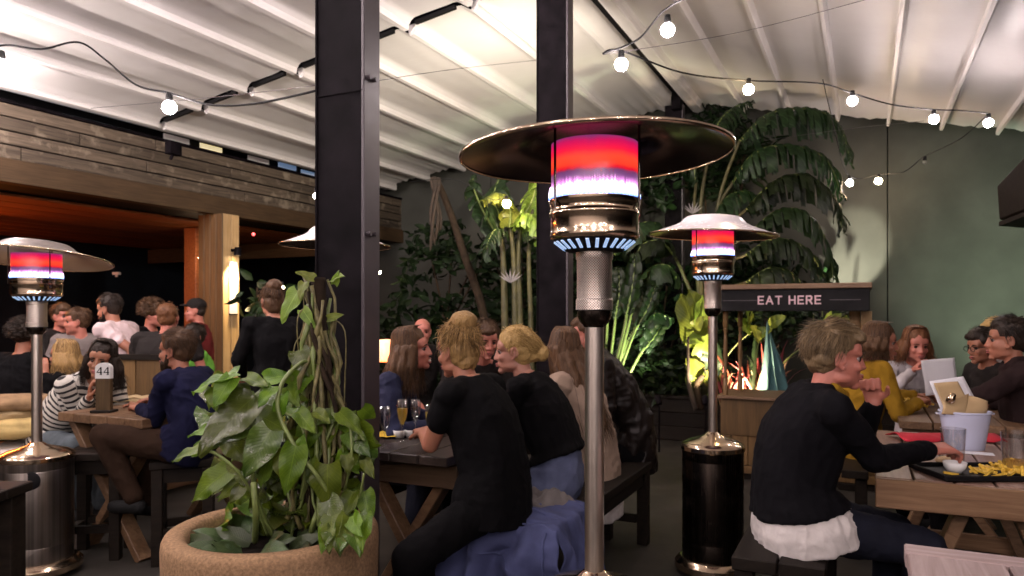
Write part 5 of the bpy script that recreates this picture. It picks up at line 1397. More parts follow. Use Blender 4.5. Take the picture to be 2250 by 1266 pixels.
def bop_flower(parent, c, s=0.22, name='flower'):
    m = MB()
    for k in range(7):
        a = -1.3 + k * 0.42
        d = Vector((math.sin(a), -0.3 + 0.2 * (k % 2), 0.45 + 0.6 * math.cos(a))).normalized()
        tip = c + d * s; mid = c + d * s * 0.45; sx = d.cross(Vector((0, 1, 0))).normalized()
        m._add([c, mid + sx * s * 0.07, tip, mid - sx * s * 0.07, mid + Vector((0, -s * 0.05, 0))], [(0, 1, 4), (1, 2, 4), (2, 3, 4), (3, 0, 4)])
    return m.build(name, 'flower_white', parent, world=True)
bop_flower(st1, P(1522, 470, 8.9), 0.15)
st2 = thing('bird_of_paradise_plant', 'strelitzia left of the middle post, its upper leaves lit by a bulb', 'plant', Vector((P(1130, 690, 8.7).x, 8.7, 0.45)))
for i in range(4):
    x = 1105 + i * 17 + (i % 2) * 6
    stalk(st2, [P(x + 8, 890, 8.7), P(x + 4, 700, 8.7), P(x, 560, 8.7), P(x + (-10 if i < 2 else 8), 500 - 14 * i, 8.7)], 0.055 - 0.006 * i, 0.02)
for i, (rb, wd, tear, mat) in enumerate((
 ([(1095, 520, 8.6), (1060, 460, 8.5), (1040, 410, 8.4), (1042, 385, 8.4)], 0.20, 0.25, 'leaf_strelitzia'),
 ([(1130, 505, 8.7), (1165, 450, 8.6), (1178, 410, 8.5), (1180, 385, 8.5)], 0.26, 0.15, 'leaf_lime'),
 ([(1115, 520, 8.5), (1090, 505, 8.4), (1072, 535, 8.3), (1068, 570, 8.3)], 0.18, 0.5, 'leaf_strelitzia'),
 ([(1135, 500, 8.6), (1155, 470, 8.5), (1180, 490, 8.4), (1186, 530, 8.4)], 0.20, 0.4, 'leaf_lime'),
 ([(1110, 500, 8.7), (1085, 440, 8.8), (1100, 390, 8.9), (1130, 370, 8.9)], 0.26, 0.1, 'leaf_strelitzia'),
 ([(1120, 500, 8.6), (1120, 450, 8.5), (1095, 425, 8.4), (1062, 440, 8.3)], 0.17, 0.3, 'leaf_lime'),
 ([(1150, 520, 8.6), (1190, 500, 8.5), (1215, 540, 8.5)], 0.22, 0.2, 'leaf_strelitzia'))):
    torn_leaf(st2, [P(*q) for q in rb], wd, mat, droop=0.6, tear=tear, seed=50 + i)
bop_flower(st2, P(1122, 622, 8.4), 0.17)
# dead leaning trunk
lt = thing('leaning_trunk', 'brown dry trunk leaning behind the woman with the bun, dead leaf at its top', 'tree', Vector((P(1070, 690, 8.9).x, 8.9, 0.45)))
stalk(lt, [P(1085, 880, 8.9), P(1062, 690, 8.9), P(1020, 560, 8.9), P(985, 455, 8.9), P(958, 392, 8.9)], 0.058, 0.036, 'bark', 'trunk')
for k in range(4):
    x = 943 + random.uniform(0, 30)
    pts = spline([P(955 + 2 * k, 388 + k, 8.9), P(948 + 6 * k, 400, 8.75), P(x, 470, 8.75 - 0.02 * k), P(x + random.uniform(-10, 10), 500 + random.uniform(0, 70), 8.8)], 5)
    m = MB(); m.tube(pts, [0.012, 0.02, 0.022] + [0.018] * (len(pts) - 4) + [0.005], 6, flat=0.3); m.build('dead_leaf', 'dry_leaf', lt, world=True, smooth=True)
# spear leaves right of the middle post
st3 = thing('bird_of_paradise_plant', 'strelitzia with slim upright stalks brightly lit between the heaters', 'plant', Vector((P(1350, 690, 8.8).x, 8.8, 0.45)))
spears = [((1330, 880), (1372, 720), (1395, 560), 0.06), ((1340, 880), (1390, 740), (1440, 630), 0.05), ((1352, 890), (1400, 790), (1462, 698), 0.05), ((1338, 890), (1385, 700), (1405, 620), 0.05), ((1330, 880), (1350, 720), (1360, 590), 0.06), ((1345, 890), (1375, 760), (1400, 690), 0.05), ((1350, 900), (1410, 770), (1440, 690), 0.05), ((1325, 880), (1335, 700), (1330, 560), 0.05), ((1345, 880), (1400, 700), (1436, 655), 0.045)]
for i, (a, b, c, r_) in enumerate(spears):
    y0 = 8.2 + 0.09 * i
    stalk(st3, [P(*a, y0), P(*b, y0), P(lerp(b[0], c[0], 0.7), lerp(b[1], c[1], 0.7), y0)], 0.02, 0.012, 'stem_green')
    tip = P(*c, y0); ba = P(lerp(b[0], c[0], 0.15), lerp(b[1], c[1], 0.15), y0)
    torn_leaf(st3, [ba, lerp(ba, tip, 0.5) + Vector((0.02, -.02, 0)), tip], 0.10, 'leaf_strelitzia', droop=-0.15, tear=0.02, seed=90 + i, side_up=Vector((0, -1, 0.2)))
for i, (rb, wd) in enumerate((([(1400, 640, 8.5), (1430, 590, 8.4), (1470, 585, 8.3), (1490, 620, 8.3)], 0.26), ([(1350, 560, 9.0), (1390, 500, 9.0), (1440, 490, 9.0), (1470, 520, 9.0)], 0.30), ([(1420, 720, 8.4), (1440, 690, 8.3), (1475, 700, 8.3)], 0.2), ([(1270, 640, 9.2), (1290, 560, 9.2), (1330, 520, 9.1), (1360, 540, 9.1)], 0.3))):
    torn_leaf(st3, [P(*q) for q in rb], wd, 'leaf_strelitzia', droop=0.6, tear=0.1, seed=120 + i)
# lit leaves by the second heater
gl = thing('broadleaf_plant', 'broad leaved plant glowing yellow-green behind the second heater pole', 'plant', Vector((P(1525, 690, 8.35).x, 8.35, 0.45)))
LM = [leaf_mesh('broad_leaf_mesh', 'leaf_lime', 0.2, 0.13, 'oval', 0.25, 0.2, 0.012, 8, 4, k) for k in range(2)] + [leaf_mesh('broad_leaf_mesh', 'leaf_strelitzia', 0.2, 0.13, 'oval', 0.25, 0.2, 0.012, 8, 4, 5)]
for (bx, by, tx, ty) in ((1530, 760, 1512, 650), (1540, 720, 1552, 655), (1520, 730, 1540, 700), (1545, 740, 1515, 745), (1530, 790, 1560, 740), (1545, 840, 1520, 790), (1555, 830, 1572, 760), (1530, 850, 1512, 830), (1560, 850, 1580, 800), (1540, 700, 1525, 640), (1640, 720, 1660, 690), (1650, 730, 1628, 700), (1660, 740, 1690, 720), (1655, 715, 1672, 745), (1640, 705, 1650, 680), (1820, 720, 1840, 690), (1830, 730, 1815, 695), (1850, 735, 1862, 700), (1690, 715, 1720, 695)):
    yy = 8.35 if bx < 1600 else 8.0
    place_leaf(random.choice(LM[:2] if random.random() < .7 else LM), gl, P(bx, by, yy), P(tx, ty, yy - 0.15), Vector((random.gauss(0, .4), -1, .5)), random.uniform(-.4, .4))
stalk(gl, [P(1535, 890, 8.4), P(1538, 780, 8.4), P(1530, 700, 8.4)], 0.012, 0.006, 'stem_green')
stalk(gl, [P(1545, 890, 8.4), P(1600, 780, 8.2), P(1655, 725, 8.0)], 0.012, 0.006, 'stem_green')
stalk(gl, [P(1650, 890, 8.2), P(1740, 780, 8.0), P(1845, 730, 8.0)], 0.012, 0.006, 'stem_green')
stalk(gl, [P(1540, 900, 8.25), P(1530, 850, 8.25), P(1545, 825, 8.25)], 0.05, 0.03, 'bark', 'root_stump')
stalk(gl, [P(1530, 900, 8.2), P(1515, 850, 8.2), P(1512, 800, 8.2), P(1512, 740, 8.25)], 0.035, 0.012, 'dry_leaf', 'dry_stalk')
# red cordyline
cd = thing('cordyline_plant', 'red and coppery strappy plant lit from below, seen through the kiosk opening', 'plant', Vector((P(1650, 690, 8.1).x, 8.1, 0.45)))
for k in range(90):
    bx = random.uniform(1585, 1720); a = random.gauss(0, 0.35); y0 = 7.95 + random.uniform(0, 0.5)
    hh = random.uniform(60, 170) * (1 - abs(bx - 1655) / 160)
    b = P(bx, 905, y0); mid = P(bx + a * hh * 0.4, 890 - hh * 0.6, y0); tip = P(bx + a * hh * 1.1, 880 - hh * random.uniform(0.5, 1.05), y0 - 0.08 * random.random())
    pts = bez(b, mid * 1 + Vector((0, 0, 0.1)), tip, 7); w = random.uniform(0.010, 0.022)
    vs, uv = [], []
    for i, p in enumerate(pts):
        ww = w * math.sin(math.pi * min(0.97, 0.15 + 0.85 * i / 7)) + 0.002
        sx = Vector((math.cos(k), math.sin(k) * 0.5, 0)).normalized()
        for j in (-1, 0, 1): vs.append(tuple(p + sx * ww * j + Vector((0, 0.006 * abs(j), 0)) - parent_world(cd))); uv.append((j, i / 7, 0))
    fs = [(i * 3 + j, i * 3 + j + 1, i * 3 + j + 4, i * 3 + j + 3) for i in range(7) for j in range(2)]
    me = bpy.data.meshes.new('leaf'); me.from_pydata(vs, [], fs); me.materials.append(MATS[random.choice(['leaf_red', 'leaf_red', 'leaf_pale', 'leaf_dark'])]); set_uv(me, uv); me.polygons.foreach_set('use_smooth', [True] * len(fs)); link('leaf', me, cd)
# teal cone standing in for the uplit patch of wall behind the kiosk
tc_ = thing('wall_glow_cone', 'teal cone shape standing in for an uplit patch of wall behind the kiosk', 'cloth', Vector((P(1705, 690, 7.9).x, 7.9, 0)))
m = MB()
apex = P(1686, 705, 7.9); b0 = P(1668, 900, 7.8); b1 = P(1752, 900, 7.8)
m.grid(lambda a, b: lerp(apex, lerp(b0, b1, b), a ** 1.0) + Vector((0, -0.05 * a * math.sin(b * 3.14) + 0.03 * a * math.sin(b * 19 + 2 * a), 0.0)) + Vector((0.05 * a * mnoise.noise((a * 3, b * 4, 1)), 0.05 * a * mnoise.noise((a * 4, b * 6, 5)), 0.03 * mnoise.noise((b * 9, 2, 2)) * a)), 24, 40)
m.build('fabric', 'teal_wall_glow', tc_, world=True, smooth=True, solid=0.004)
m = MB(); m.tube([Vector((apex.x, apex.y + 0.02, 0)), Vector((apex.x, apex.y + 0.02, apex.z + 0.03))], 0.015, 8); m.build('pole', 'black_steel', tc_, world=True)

# ---- bushy background foliage, each shrub its own plant
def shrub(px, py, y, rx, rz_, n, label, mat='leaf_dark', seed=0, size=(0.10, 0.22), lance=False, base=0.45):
    rnd = random.Random(seed); c = P(px, py, y)
    r = thing('shrub', label, 'shrub', Vector((c.x, c.y, base)))
    vs, fs, uv = [], [], []
    for k in range(n):
        u = rnd.uniform(-1, 1); a = rnd.uniform(0, 6.28); q = rnd.random() ** 0.45; s = math.sqrt(1 - u * u)
        p = c + Vector((math.cos(a) * s * rx * q, math.sin(a) * s * min(rx, 0.5) * q, u * rz_ * q))
        if mnoise.noise((p.x * 1.9 + seed, p.y * 1.9, p.z * 1.9)) < -0.12: continue
        l = rnd.uniform(*size); w = l * (0.22 if lance else 0.5)
        d = Vector((rnd.gauss(0, 1), rnd.gauss(0, 0.7), rnd.gauss(-0.1, 0.7))).normalized()
        sx = d.cross(Vector((rnd.gauss(0, 1), rnd.gauss(-1, 1), rnd.gauss(0.6, 1)))).normalized(); up = sx.cross(d)
        o = len(vs)
        for (f, ww, zz) in ((0, 0.06, 0), (0.35, 0.95, 0.06), (0.7, 0.75, 0.02), (1, 0.04, -0.10)):
            for j in (-1, 0, 1):
                vs.append(tuple(p + d * l * f + sx * w * 0.5 * ww * j + up * l * (zz + 0.08 * abs(j)) - Vector(r.location))); uv.append((j, f, 0))
        for i in range(3):
            for j in range(2): fs.append((o + i * 3 + j, o + i * 3 + j + 1, o + i * 3 + j + 4, o + i * 3 + j + 3))
    me = bpy.data.meshes.new('foliage'); me.from_pydata(vs, [], fs); me.materials.append(MATS[mat]); set_uv(me, uv)
    me.polygons.foreach_set('use_smooth', [True] * len(fs)); o = link('foliage', me, r); o['kind'] = 'stuff'
    for k in range(4):
        a = P(px + rnd.uniform(-12, 12), 895, y); a.z = base
        m = MB(); m.tube(spline([a, lerp(a, c, 0.5) + Vector((rnd.gauss(0, .08), 0, 0)), c + Vector((rnd.gauss(0, rx * .5), 0, rz_ * 0.4))], 4), 0.014, 6); m.build('branch', 'bark', r, world=True, smooth=True)
    return r
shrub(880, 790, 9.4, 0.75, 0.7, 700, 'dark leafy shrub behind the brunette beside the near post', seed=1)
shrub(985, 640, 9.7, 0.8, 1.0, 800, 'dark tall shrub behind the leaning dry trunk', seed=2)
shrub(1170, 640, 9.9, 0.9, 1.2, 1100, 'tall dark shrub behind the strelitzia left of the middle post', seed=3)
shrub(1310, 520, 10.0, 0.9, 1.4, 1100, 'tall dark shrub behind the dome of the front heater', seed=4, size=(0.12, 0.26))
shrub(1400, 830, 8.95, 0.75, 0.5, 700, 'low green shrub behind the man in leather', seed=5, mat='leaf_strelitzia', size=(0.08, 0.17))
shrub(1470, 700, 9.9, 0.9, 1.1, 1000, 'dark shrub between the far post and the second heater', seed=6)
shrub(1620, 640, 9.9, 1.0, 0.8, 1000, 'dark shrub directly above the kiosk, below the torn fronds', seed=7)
shrub(1560, 820, 9.2, 0.6, 0.6, 500, 'leafy shrub lit from below behind the kiosk spindles', seed=8, mat='leaf_strelitzia', size=(0.07, 0.15))
shrub(1690, 700, 9.0, 0.6, 0.35, 450, 'shrub seen under the kiosk canopy beside its lettering', seed=9, mat='leaf_strelitzia', size=(0.07, 0.14))
shrub(1840, 705, 8.6, 0.28, 0.22, 200, 'small leafy bush under the right end of the kiosk canopy', seed=10, mat='leaf_strelitzia', size=(0.06, 0.12))
shrub(1560, 330, 10.1, 0.9, 0.75, 700, 'loose dark crown of leaves below the end of the gutter', seed=11, size=(0.14, 0.3), lance=True)
shrub(1420, 420, 9.9, 0.45, 0.4, 250, 'small bright-edged shrub right of the front heater glow', seed=12, mat='leaf_strelitzia')
shrub(585, 660, 8.9, 0.35, 0.4, 160, 'sparse dark potted shrub behind the standing person in black', seed=13, base=0.0, mat='leaf_strelitzia')
# garden spotlights in the bed
WARM = (1.0, 0.80, 0.52)
spot_fixture('garden_spotlight', 'garden spotlight in the bed beside the second heater', 'spotlight', P(1548, 872, 8.0), P(1525, 720, 8.45), 260, WARM, 80, 0.8, 0.035, stake=True)
spot_fixture('garden_spotlight', 'garden spotlight under the red plant behind the kiosk', 'spotlight', P(1628, 884, 7.72), P(1665, 790, 8.2), 330, (1.0, 0.66, 0.40), 90, 0.8, 0.035, stake=True)
spot_fixture('garden_spotlight', 'garden spotlight among the slim stalks behind the man in leather', 'spotlight', P(1445, 872, 7.95), P(1395, 680, 8.7), 200, (0.86, 1.0, 0.62), 80, 0.7, 0.035, stake=True)
spot_fixture('garden_spotlight', 'garden spotlight washing the wall right of the torn fronds', 'spotlight', P(1800, 690, 8.9), P(1858, 572, 9.75), 560, (1.0, 0.94, 0.74), 40, 0.35, 0.02, stake=True)
spot_fixture('garden_spotlight', 'green garden spotlight washing the wall at the right, behind the man in brown', 'spotlight', P(2330, 930, 6.9), P(2260, 700, 8.3), 620, (0.78, 1.0, 0.72), 75, 1.0, 0.04, lens='lamp_lens_green', stake=True)

m = MB(); m.box((0, 0, 0), (0.16, 0.09, 0.15), YAW_U); m.tube([(0, 0, -0.06), Vector((0, 0, -0.12)) - V * 0.05], 0.02, 6); o = m.build('junction_box', 'black_steel', None, bevel=0.006); o.location = P(381, 326, 8.2); tag(o, 'dark junction box on the fascia top below the canopy edge', 'junction box')
fl_ = spot_fixture('floodlight', 'unseen fill light added behind the middle post, tilted up at the canopy', 'floodlight', Vector((0.43, 6.29, 3.10)), W(8.6, -5.2, 4.1), 420, (1.0, 0.88, 0.74), 150, 1.0, 0.05, group='fill lights added to brighten the canopy')  # added lamp, hidden by the post, that brightens the far canopy
m = MB(); m.box((0.0, -0.01, -0.10), (0.10, 0.10, 0.08)); m.build('box', 'black_steel', fl_)

fl_ = spot_fixture('floodlight', 'unseen fill light added beyond the left edge, tilted up at the canopy', 'floodlight', W(2.2, -7.15, 3.0), W(4.9, -5.4, 4.0), 560, (1.0, 0.86, 0.82), 140, 1.0, 0.055, group='fill lights added to brighten the canopy')  # added lamp out of view that brightens the left canopy
m = MB(); m.box((-0.04, 0, -0.12), (0.14, 0.10, 0.10), YAW_U); m.build('box', 'black_steel', fl_)

sb = thing('leafy_shrub', 'small leafy shrub whose leaves throw shadows on the wall right of the torn fronds', 'shrub', Vector((P(1795, 690, 9.1).x, 9.1, 0.45)))
for k in range(16):
    c_ = P(random.uniform(1775, 1845), random.uniform(585, 700), random.uniform(9.05, 9.45)); a_ = random.uniform(0, 6.28)
    place_leaf(LM[2], sb, c_, c_ + Vector((math.cos(a_) * 0.17, random.uniform(-.05, .05), math.sin(a_) * 0.17)), Vector((random.gauss(0, .4), -1, random.gauss(0, .4))), random.uniform(-.4, .4))
for k in range(3): stalk(sb, [P(1795 + 8 * k, 890, 9.15), P(1790 + 14 * k, 760, 9.2), P(1785 + 24 * k, 640, 9.2)], 0.012, 0.005, 'stem_green')
# ---------------------------------------------------------------- people
SKIN = {}
for k, c in {'fair': (0.43, 0.225, 0.16), 'tan': (0.32, 0.15, 0.088), 'olive': (0.30, 0.15, 0.08), 'pink': (0.45, 0.175, 0.125)}.items():
    m_skin('skin_' + k, c)
m_plain('lip_red', (0.34, 0.09, 0.08), 0.4, var=0.1)
m_plain('mouth_dark', (0.06, 0.02, 0.02), 0.6, var=0.1)
m_plain('teeth', (0.70, 0.66, 0.58), 0.3, var=0.03)
m_plain('eye_white', (0.20, 0.155, 0.14), 0.2, var=0.03)
m_plain('eye_dark', (0.035, 0.022, 0.016), 0.12, var=0.1)
m_hair('hair_blonde', (0.22, 0.125, 0.035), (0.66, 0.45, 0.18))
m_hair('hair_darkblonde', (0.075, 0.038, 0.013), (0.48, 0.30, 0.115))
m_hair('hair_brown', (0.0248, 0.0132, 0.0072), (0.1156, 0.0612, 0.0306))
m_hair('hair_auburn', (0.045, 0.017, 0.008), (0.20, 0.085, 0.035))
m_hair('hair_mid', (0.028, 0.014, 0.007), (0.135, 0.070, 0.032))
m_hair('hair_dark', (0.0066, 0.0044, 0.0033), (0.0340, 0.0218, 0.0150))
m_hair('hair_light', (0.0605, 0.0396, 0.0209), (0.2448, 0.1700, 0.0884))
m_hair('hair_grey', (0.1650, 0.1430, 0.1100), (0.4216, 0.3808, 0.3128))
for n_, c in {'black': (0.0035, 0.0033, 0.0038), 'charcoal': (0.020, 0.017, 0.016), 'navy': (0.006, 0.0065, 0.022), 'mustard': (0.27, 0.15, 0.015), 'white': (0.66, 0.61, 0.58), 'cream': (0.33, 0.24, 0.18),
              'palegrey': (0.50, 0.46, 0.47), 'pinkwhite': (0.70, 0.55, 0.55), 'brownjkt': (0.022, 0.013, 0.013), 'green': (0.16, 0.42, 0.06), 'brownpant': (0.024, 0.013, 0.008), 'grey': (0.20, 0.17, 0.16), 'wine': (0.13, 0.02, 0.02), 'black_knit': (0.0045, 0.0042, 0.0055)}.items():
    m_fabric('cloth_' + n_, c, bump=0.4)
m_plain('leather', (0.010, 0.007, 0.006), 0.42, spec=0.25, var=0.3, bump=0.3, bscale=90)
def stripes():
    a = NT('cloth_stripe'); at = a.new('ShaderNodeAttribute', attribute_name='along')
    w = a.math('FRACT', a.math('MULTIPLY', at.outputs['Fac'], 1 / 0.043))
    k = a.math('GREATER_THAN', w, 0.60)
    n = a.noise(a.coord(), 400, 2)
    c = a.mix(k, (0.72, 0.68, 0.60), (0.018, 0.017, 0.02))
    c = a.mix(a.math('MULTIPLY', n, 0.25), c, (0.1, 0.09, 0.08))
    a.set(Base_Color=c, Roughness=0.9, Specular_IOR_Level=0.2); a.bump(n, 0.3, 0.004); return reg('cloth_stripe', a)
stripes()

def capsule(mb, p0, r0, p1, r1, n=14, k=4, flat=None):
    p0, p1 = Vector(p0), Vector(p1); L = (p1 - p0).length
    if L < 1e-5: mb.sphere(p0, max(r0, r1), n, 8); return
    prof = []
    for i in range(k + 1):
        a = -math.pi / 2 + (math.pi / 2) * i / k; prof.append((max(1e-4, r0 * math.cos(a)), r0 * math.sin(a)))
    for i in range(k + 1):
        a = (math.pi / 2) * i / k; prof.append((max(1e-4, r1 * math.cos(a)), L + r1 * math.sin(a)))
    o = len(mb.v); mb.lathe(prof, n, p0, axis=p1 - p0)
    mb.f.append(tuple(range(o, o + n))[::-1]); mb.mi.append(0)
    e = len(mb.v); mb.f.append(tuple(range(e - n, e))); mb.mi.append(0)

def loft(mb, rings, n=20):
    """rings = (centre, xaxis, halfwidth, yaxis, halfdepth, squareness)"""
    o = len(mb.v); vs = []
    for (c, xa, hw, ya, hd) in rings:
        for k in range(n):
            a = 2 * math.pi * k / n; ca, sa = math.cos(a), math.sin(a)
            e = 0.82
            vs.append(Vector(c) + xa * hw * math.copysign(abs(ca) ** e, ca) + ya * hd * math.copysign(abs(sa) ** e, sa))
    m = len(rings)
    fs = [(i * n + k, i * n + (k + 1) % n, (i + 1) * n + (k + 1) % n, (i + 1) * n + k) for i in range(m - 1) for k in range(n)]
    fs.append(tuple(range(n))[::-1]); fs.append(tuple((m - 1) * n + k for k in range(n)))
    mb._add(vs, fs)

def remesh(mb, voxel, smooth=3, fac=0.5):
    me = bpy.data.meshes.new('tmp'); me.from_pydata(mb.v, [], mb.f); me.update()
    import bmesh
    b = bmesh.new(); b.from_mesh(me); bmesh.ops.recalc_face_normals(b, faces=b.faces); b.to_mesh(me); b.free()
    o = bpy.data.objects.new('tmp', me); COL.objects.link(o)
    md = o.modifiers.new('r', 'REMESH'); md.mode = 'VOXEL'; md.voxel_size = voxel
    if smooth: sm = o.modifiers.new('s', 'SMOOTH'); sm.iterations = smooth; sm.factor = fac
    dg = bpy.context.evaluated_depsgraph_get(); ev = o.evaluated_get(dg)
    out = bpy.data.meshes.new_from_object(ev)
    bpy.data.objects.remove(o); bpy.data.meshes.remove(me)
    return out
def coords(me):
    a = np.empty(len(me.vertices) * 3, dtype=np.float32); me.vertices.foreach_get('co', a); return a.reshape(-1, 3).astype(np.float64)
def normals(me):
    a = np.empty(len(me.vertices) * 3, dtype=np.float32); me.vertex_normals.foreach_get('vector', a); return a.reshape(-1, 3).astype(np.float64)
def put(me, c): me.vertices.foreach_set('co', c.astype(np.float32).ravel()); me.update()
def finish(me, name, mat, parent, origin):
    me.name = name; me.materials.clear(); me.materials.append(MATS[mat])
    c = coords(me) - np.array(origin); put(me, c)
    me.polygons.foreach_set('use_smooth', [True] * len(me.polygons))
    return link(name, me, parent)
def folds(me, amp, scale, seed, bones=None, aniso=1.0):
    c = coords(me); n = normals(me)
    q = c.copy(); 
    f = np_noise(q + 0.12 * np_noise(q, 5, seed)[:, None], scale, seed)
    f2 = np_noise(q * np.array([1, 1, 0.45]), scale * 2.3, seed + 3)
    ridge = (1 - np.abs(f)) ** 2 - 0.5
    put(me, c + n * (amp * np.maximum(0.7 * ridge + 0.45 * f2 + 0.12, -0.10))[:, None])
def along_attr(me, bones):
    c = coords(me); best = np.full(len(c), 1e9); val = np.zeros(len(c)); off = 0.0
    for (p0, p1, o, r) in bones:
        a = np.array(p0); d = np.array(p1) - a; L = np.linalg.norm(d); d /= L
        t = (c - a) @ d; tc = np.clip(t, 0, L); dist = np.linalg.norm(c - (a + tc[:, None] * d), axis=1) - r
        k = dist < best; best[k] = dist[k]; val[k] = t[k] + o
    at = me.attributes.new('along', 'FLOAT', 'POINT'); at.data.foreach_set('value', val.astype(np.float32))

def ik(a, c, l1, l2, pole):
    d = c - a; L = d.length
    if L > (l1 + l2) * 0.995: c = a + d * ((l1 + l2) * 0.995 / L); d = c - a; L = d.length
    x = (l1 * l1 - l2 * l2 + L * L) / (2 * L); h = math.sqrt(max(0, l1 * l1 - x * x)); u = d / L
    pl = pole - u * pole.dot(u); pl.normalize()
    return a + u * x + pl * h, c

NP = [0]
def person(label, pelvis, head, yaw, head_yaw=None, head_pitch=0.0, head_roll=0.0, skin='fair', sex='f', hs=1.0, sc=1.0,
           top='cloth_black', sleeve='short', bottom='denim_dark', hair='hair_brown', style='short', hairlen=0.3,
           lh=None, rh=None, le=None, re=None, lk=None, rk=None, lf=None, rf=None, stand=False, near=False, hem=None, hem_mat=None,
           smile=False, beard=False, glasses=False, cap=False, lhand=None, rhand=None, curl=0.6, fold=0.006, wide=1.0, scarf=None, back=0.04, twist=0.0, shoes='black_rubber', lcurl=None, collar=False, fringe=True):
    NP[0] += 1; seed = NP[0]; rnd = random.Random(seed)
    pelvis = Vector(pelvis); head = Vector(head)
    if head_yaw is None: head_yaw = yaw
    a = math.radians(yaw); F = Vector((math.cos(a), math.sin(a), 0)); R = Vector((math.sin(a), -math.cos(a), 0))
    at_ = math.radians(yaw + twist); FS = Vector((math.cos(at_), math.sin(at_), 0)); RS = Vector((math.sin(at_), -math.cos(at_), 0))
    org = Vector((pelvis.x, pelvis.y, 0))
    ha = math.radians(head_yaw); HF = Vector((math.cos(ha), math.sin(ha), 0)); HR = Vector((math.sin(ha), -math.cos(ha), 0))
    HM = Matrix((HR, HF, Z)).transposed() @ Matrix.Rotation(math.radians(head_pitch), 3, 'X') @ Matrix.Rotation(math.radians(head_roll), 3, 'Y')
    def hd(x, y, z): return head + HM @ (Vector((x, y, z)) * hs)
    w = wide * sc
    spine_up = (head - pelvis).normalized()
    neck = head + HM @ Vector((0, -0.035, -0.075)) * hs - Vector((0, 0, 0.052 * sc)) - (spine_up - Z * spine_up.z) * 0.05
    neck_top = hd(0, -0.028, -0.055)
    tor = (neck - pelvis)
    chest = pelvis + tor * 0.66 - F * back * 0.8
    waist = pelvis + tor * 0.30 - F * back
    def sp(t):
        q = spline([pelvis, waist, chest, neck], 6); return q[min(len(q) - 1, int(round(t * (len(q) - 1))))]
    ax = lambda p, q: (q - p).normalized()
    u1 = ax(pelvis, waist); u2 = ax(waist, chest); u3 = ax(chest, neck)
    def ring(c, hw, dp, up, rr=None, off=0.0):
        rx = (rr or R); y = up.cross(rx); y.normalize()   # forward-ish
        x = y.cross(up); x.normalize()
        if x.dot(rx) < 0: x = -x
        return (c + y * off, x, hw * w, y, dp * w)
    fem = sex == 'f'
    B = [ring(pelvis - u1 * 0.10, 0.12, 0.10, u1), ring(pelvis - u1 * 0.03, 0.172 if fem else 0.162, 0.125, u1), ring(pelvis + u1 * 0.05, 0.168 if fem else 0.16, 0.120, u1),
         ring(waist, 0.138 if fem else 0.152, 0.100, u2), ring(lerp(waist, chest, 0.5), 0.142 if fem else 0.160, 0.105, u2, RS),
         ring(chest, 0.155 if fem else 0.176, 0.112, u2, RS), ring(lerp(chest, neck, 0.45), 0.150 if fem else 0.178, 0.095, u3, RS), ring(lerp(chest, neck, 0.80), 0.105, 0.070, u3, RS), ring(neck, 0.058, 0.056, u3, RS)]
    sh = {}
    for k, s in (('l', -1), ('r', 1)):
        sh[k] = lerp(chest, neck, 0.68) + RS * s * (0.168 if fem else 0.188) * w
    hip = {k: pelvis + R * s * 0.088 * sc - u1 * 0.02 for k, s in (('l', -1), ('r', 1))}
    ua, fa = 0.285 * sc, 0.25 * sc
    th, cf = 0.43 * sc, 0.43 * sc
    elb, wri, kne, ank = {}, {}, {}, {}
    for k, s, tgt, e in (('l', -1, lh, le), ('r', 1, rh, re)):
        if tgt is None: tgt = sh[k] + Vector((0, 0, -0.40)) + F * 0.24 - R * s * 0.02
        tgt = Vector(tgt)
        if e is not None:
            e = Vector(e); e = sh[k] + (e - sh[k]).normalized() * min(ua * 1.1, max(ua * 0.9, (e - sh[k]).length)); elb[k] = e
            d_ = tgt - e; wri[k] = e + d_.normalized() * min(fa * 1.15, max(fa * 0.85, d_.length))
        else:
            pole = R * s * 0.6 - Z * 0.8 - F * 0.3
            elb[k], wri[k] = ik(sh[k], tgt, ua, fa, pole)
    for k, s, kt_, ft in (('l', -1, lk, lf), ('r', 1, rk, rf)):
        if stand:
            kne[k] = hip[k] + Vector((0, 0, -0.43 * (hip[k].z / 0.90))) + F * 0.03; ank[k] = Vector((hip[k].x, hip[k].y, 0.09)) - F * 0.02
        else:
            kn = Vector(kt_) if kt_ is not None else hip[k] + F * 0.43 + R * s * 0.05 - Z * 0.04
            kne[k] = hip[k] + (kn - hip[k]).normalized() * th
            an = Vector(ft) if ft is not None else Vector((kne[k].x, kne[k].y, 0.09)) - F * 0.05
            d_ = an - kne[k]; ank[k] = kne[k] + d_.normalized() * min(cf, d_.length)
    # ---- body
    mb = MB(); loft(mb, B)
    capsule(mb, neck - Z * 0.02, 0.054 * sc, neck_top, 0.050 * sc)
    for k, s in (('l', -1), ('r', 1)):
        capsule(mb, lerp(chest, neck, 0.75) + RS * s * 0.06, 0.06 * sc, sh[k], 0.056 * sc)
        capsule(mb, sh[k], 0.050 * sc, elb[k], 0.039 * sc); capsule(mb, elb[k], 0.040 * sc, wri[k], 0.027 * sc)
        capsule(mb, hip[k], 0.088 * sc, kne[k], 0.058 * sc); capsule(mb, kne[k], 0.056 * sc, ank[k], 0.036 * sc)
        capsule(mb, ank[k] - Z * 0.04, 0.036 * sc, ank[k] - Z * 0.05 + F * 0.15, 0.028 * sc)
        # hand: palm, four fingers, thumb
        d = (lhand if k == 'l' else rhand)
        d = Vector(d).normalized() if d is not None else (wri[k] - elb[k]).normalized()
        nrm = (-Z - R * s * 0.3 + d * 0.001); nrm = (nrm - d * nrm.dot(d)).normalized(); side = d.cross(nrm).normalized()
        if side.dot(F - R * s) < 0: side = -side            # thumb side
        pc = wri[k] + d * 0.045 * sc
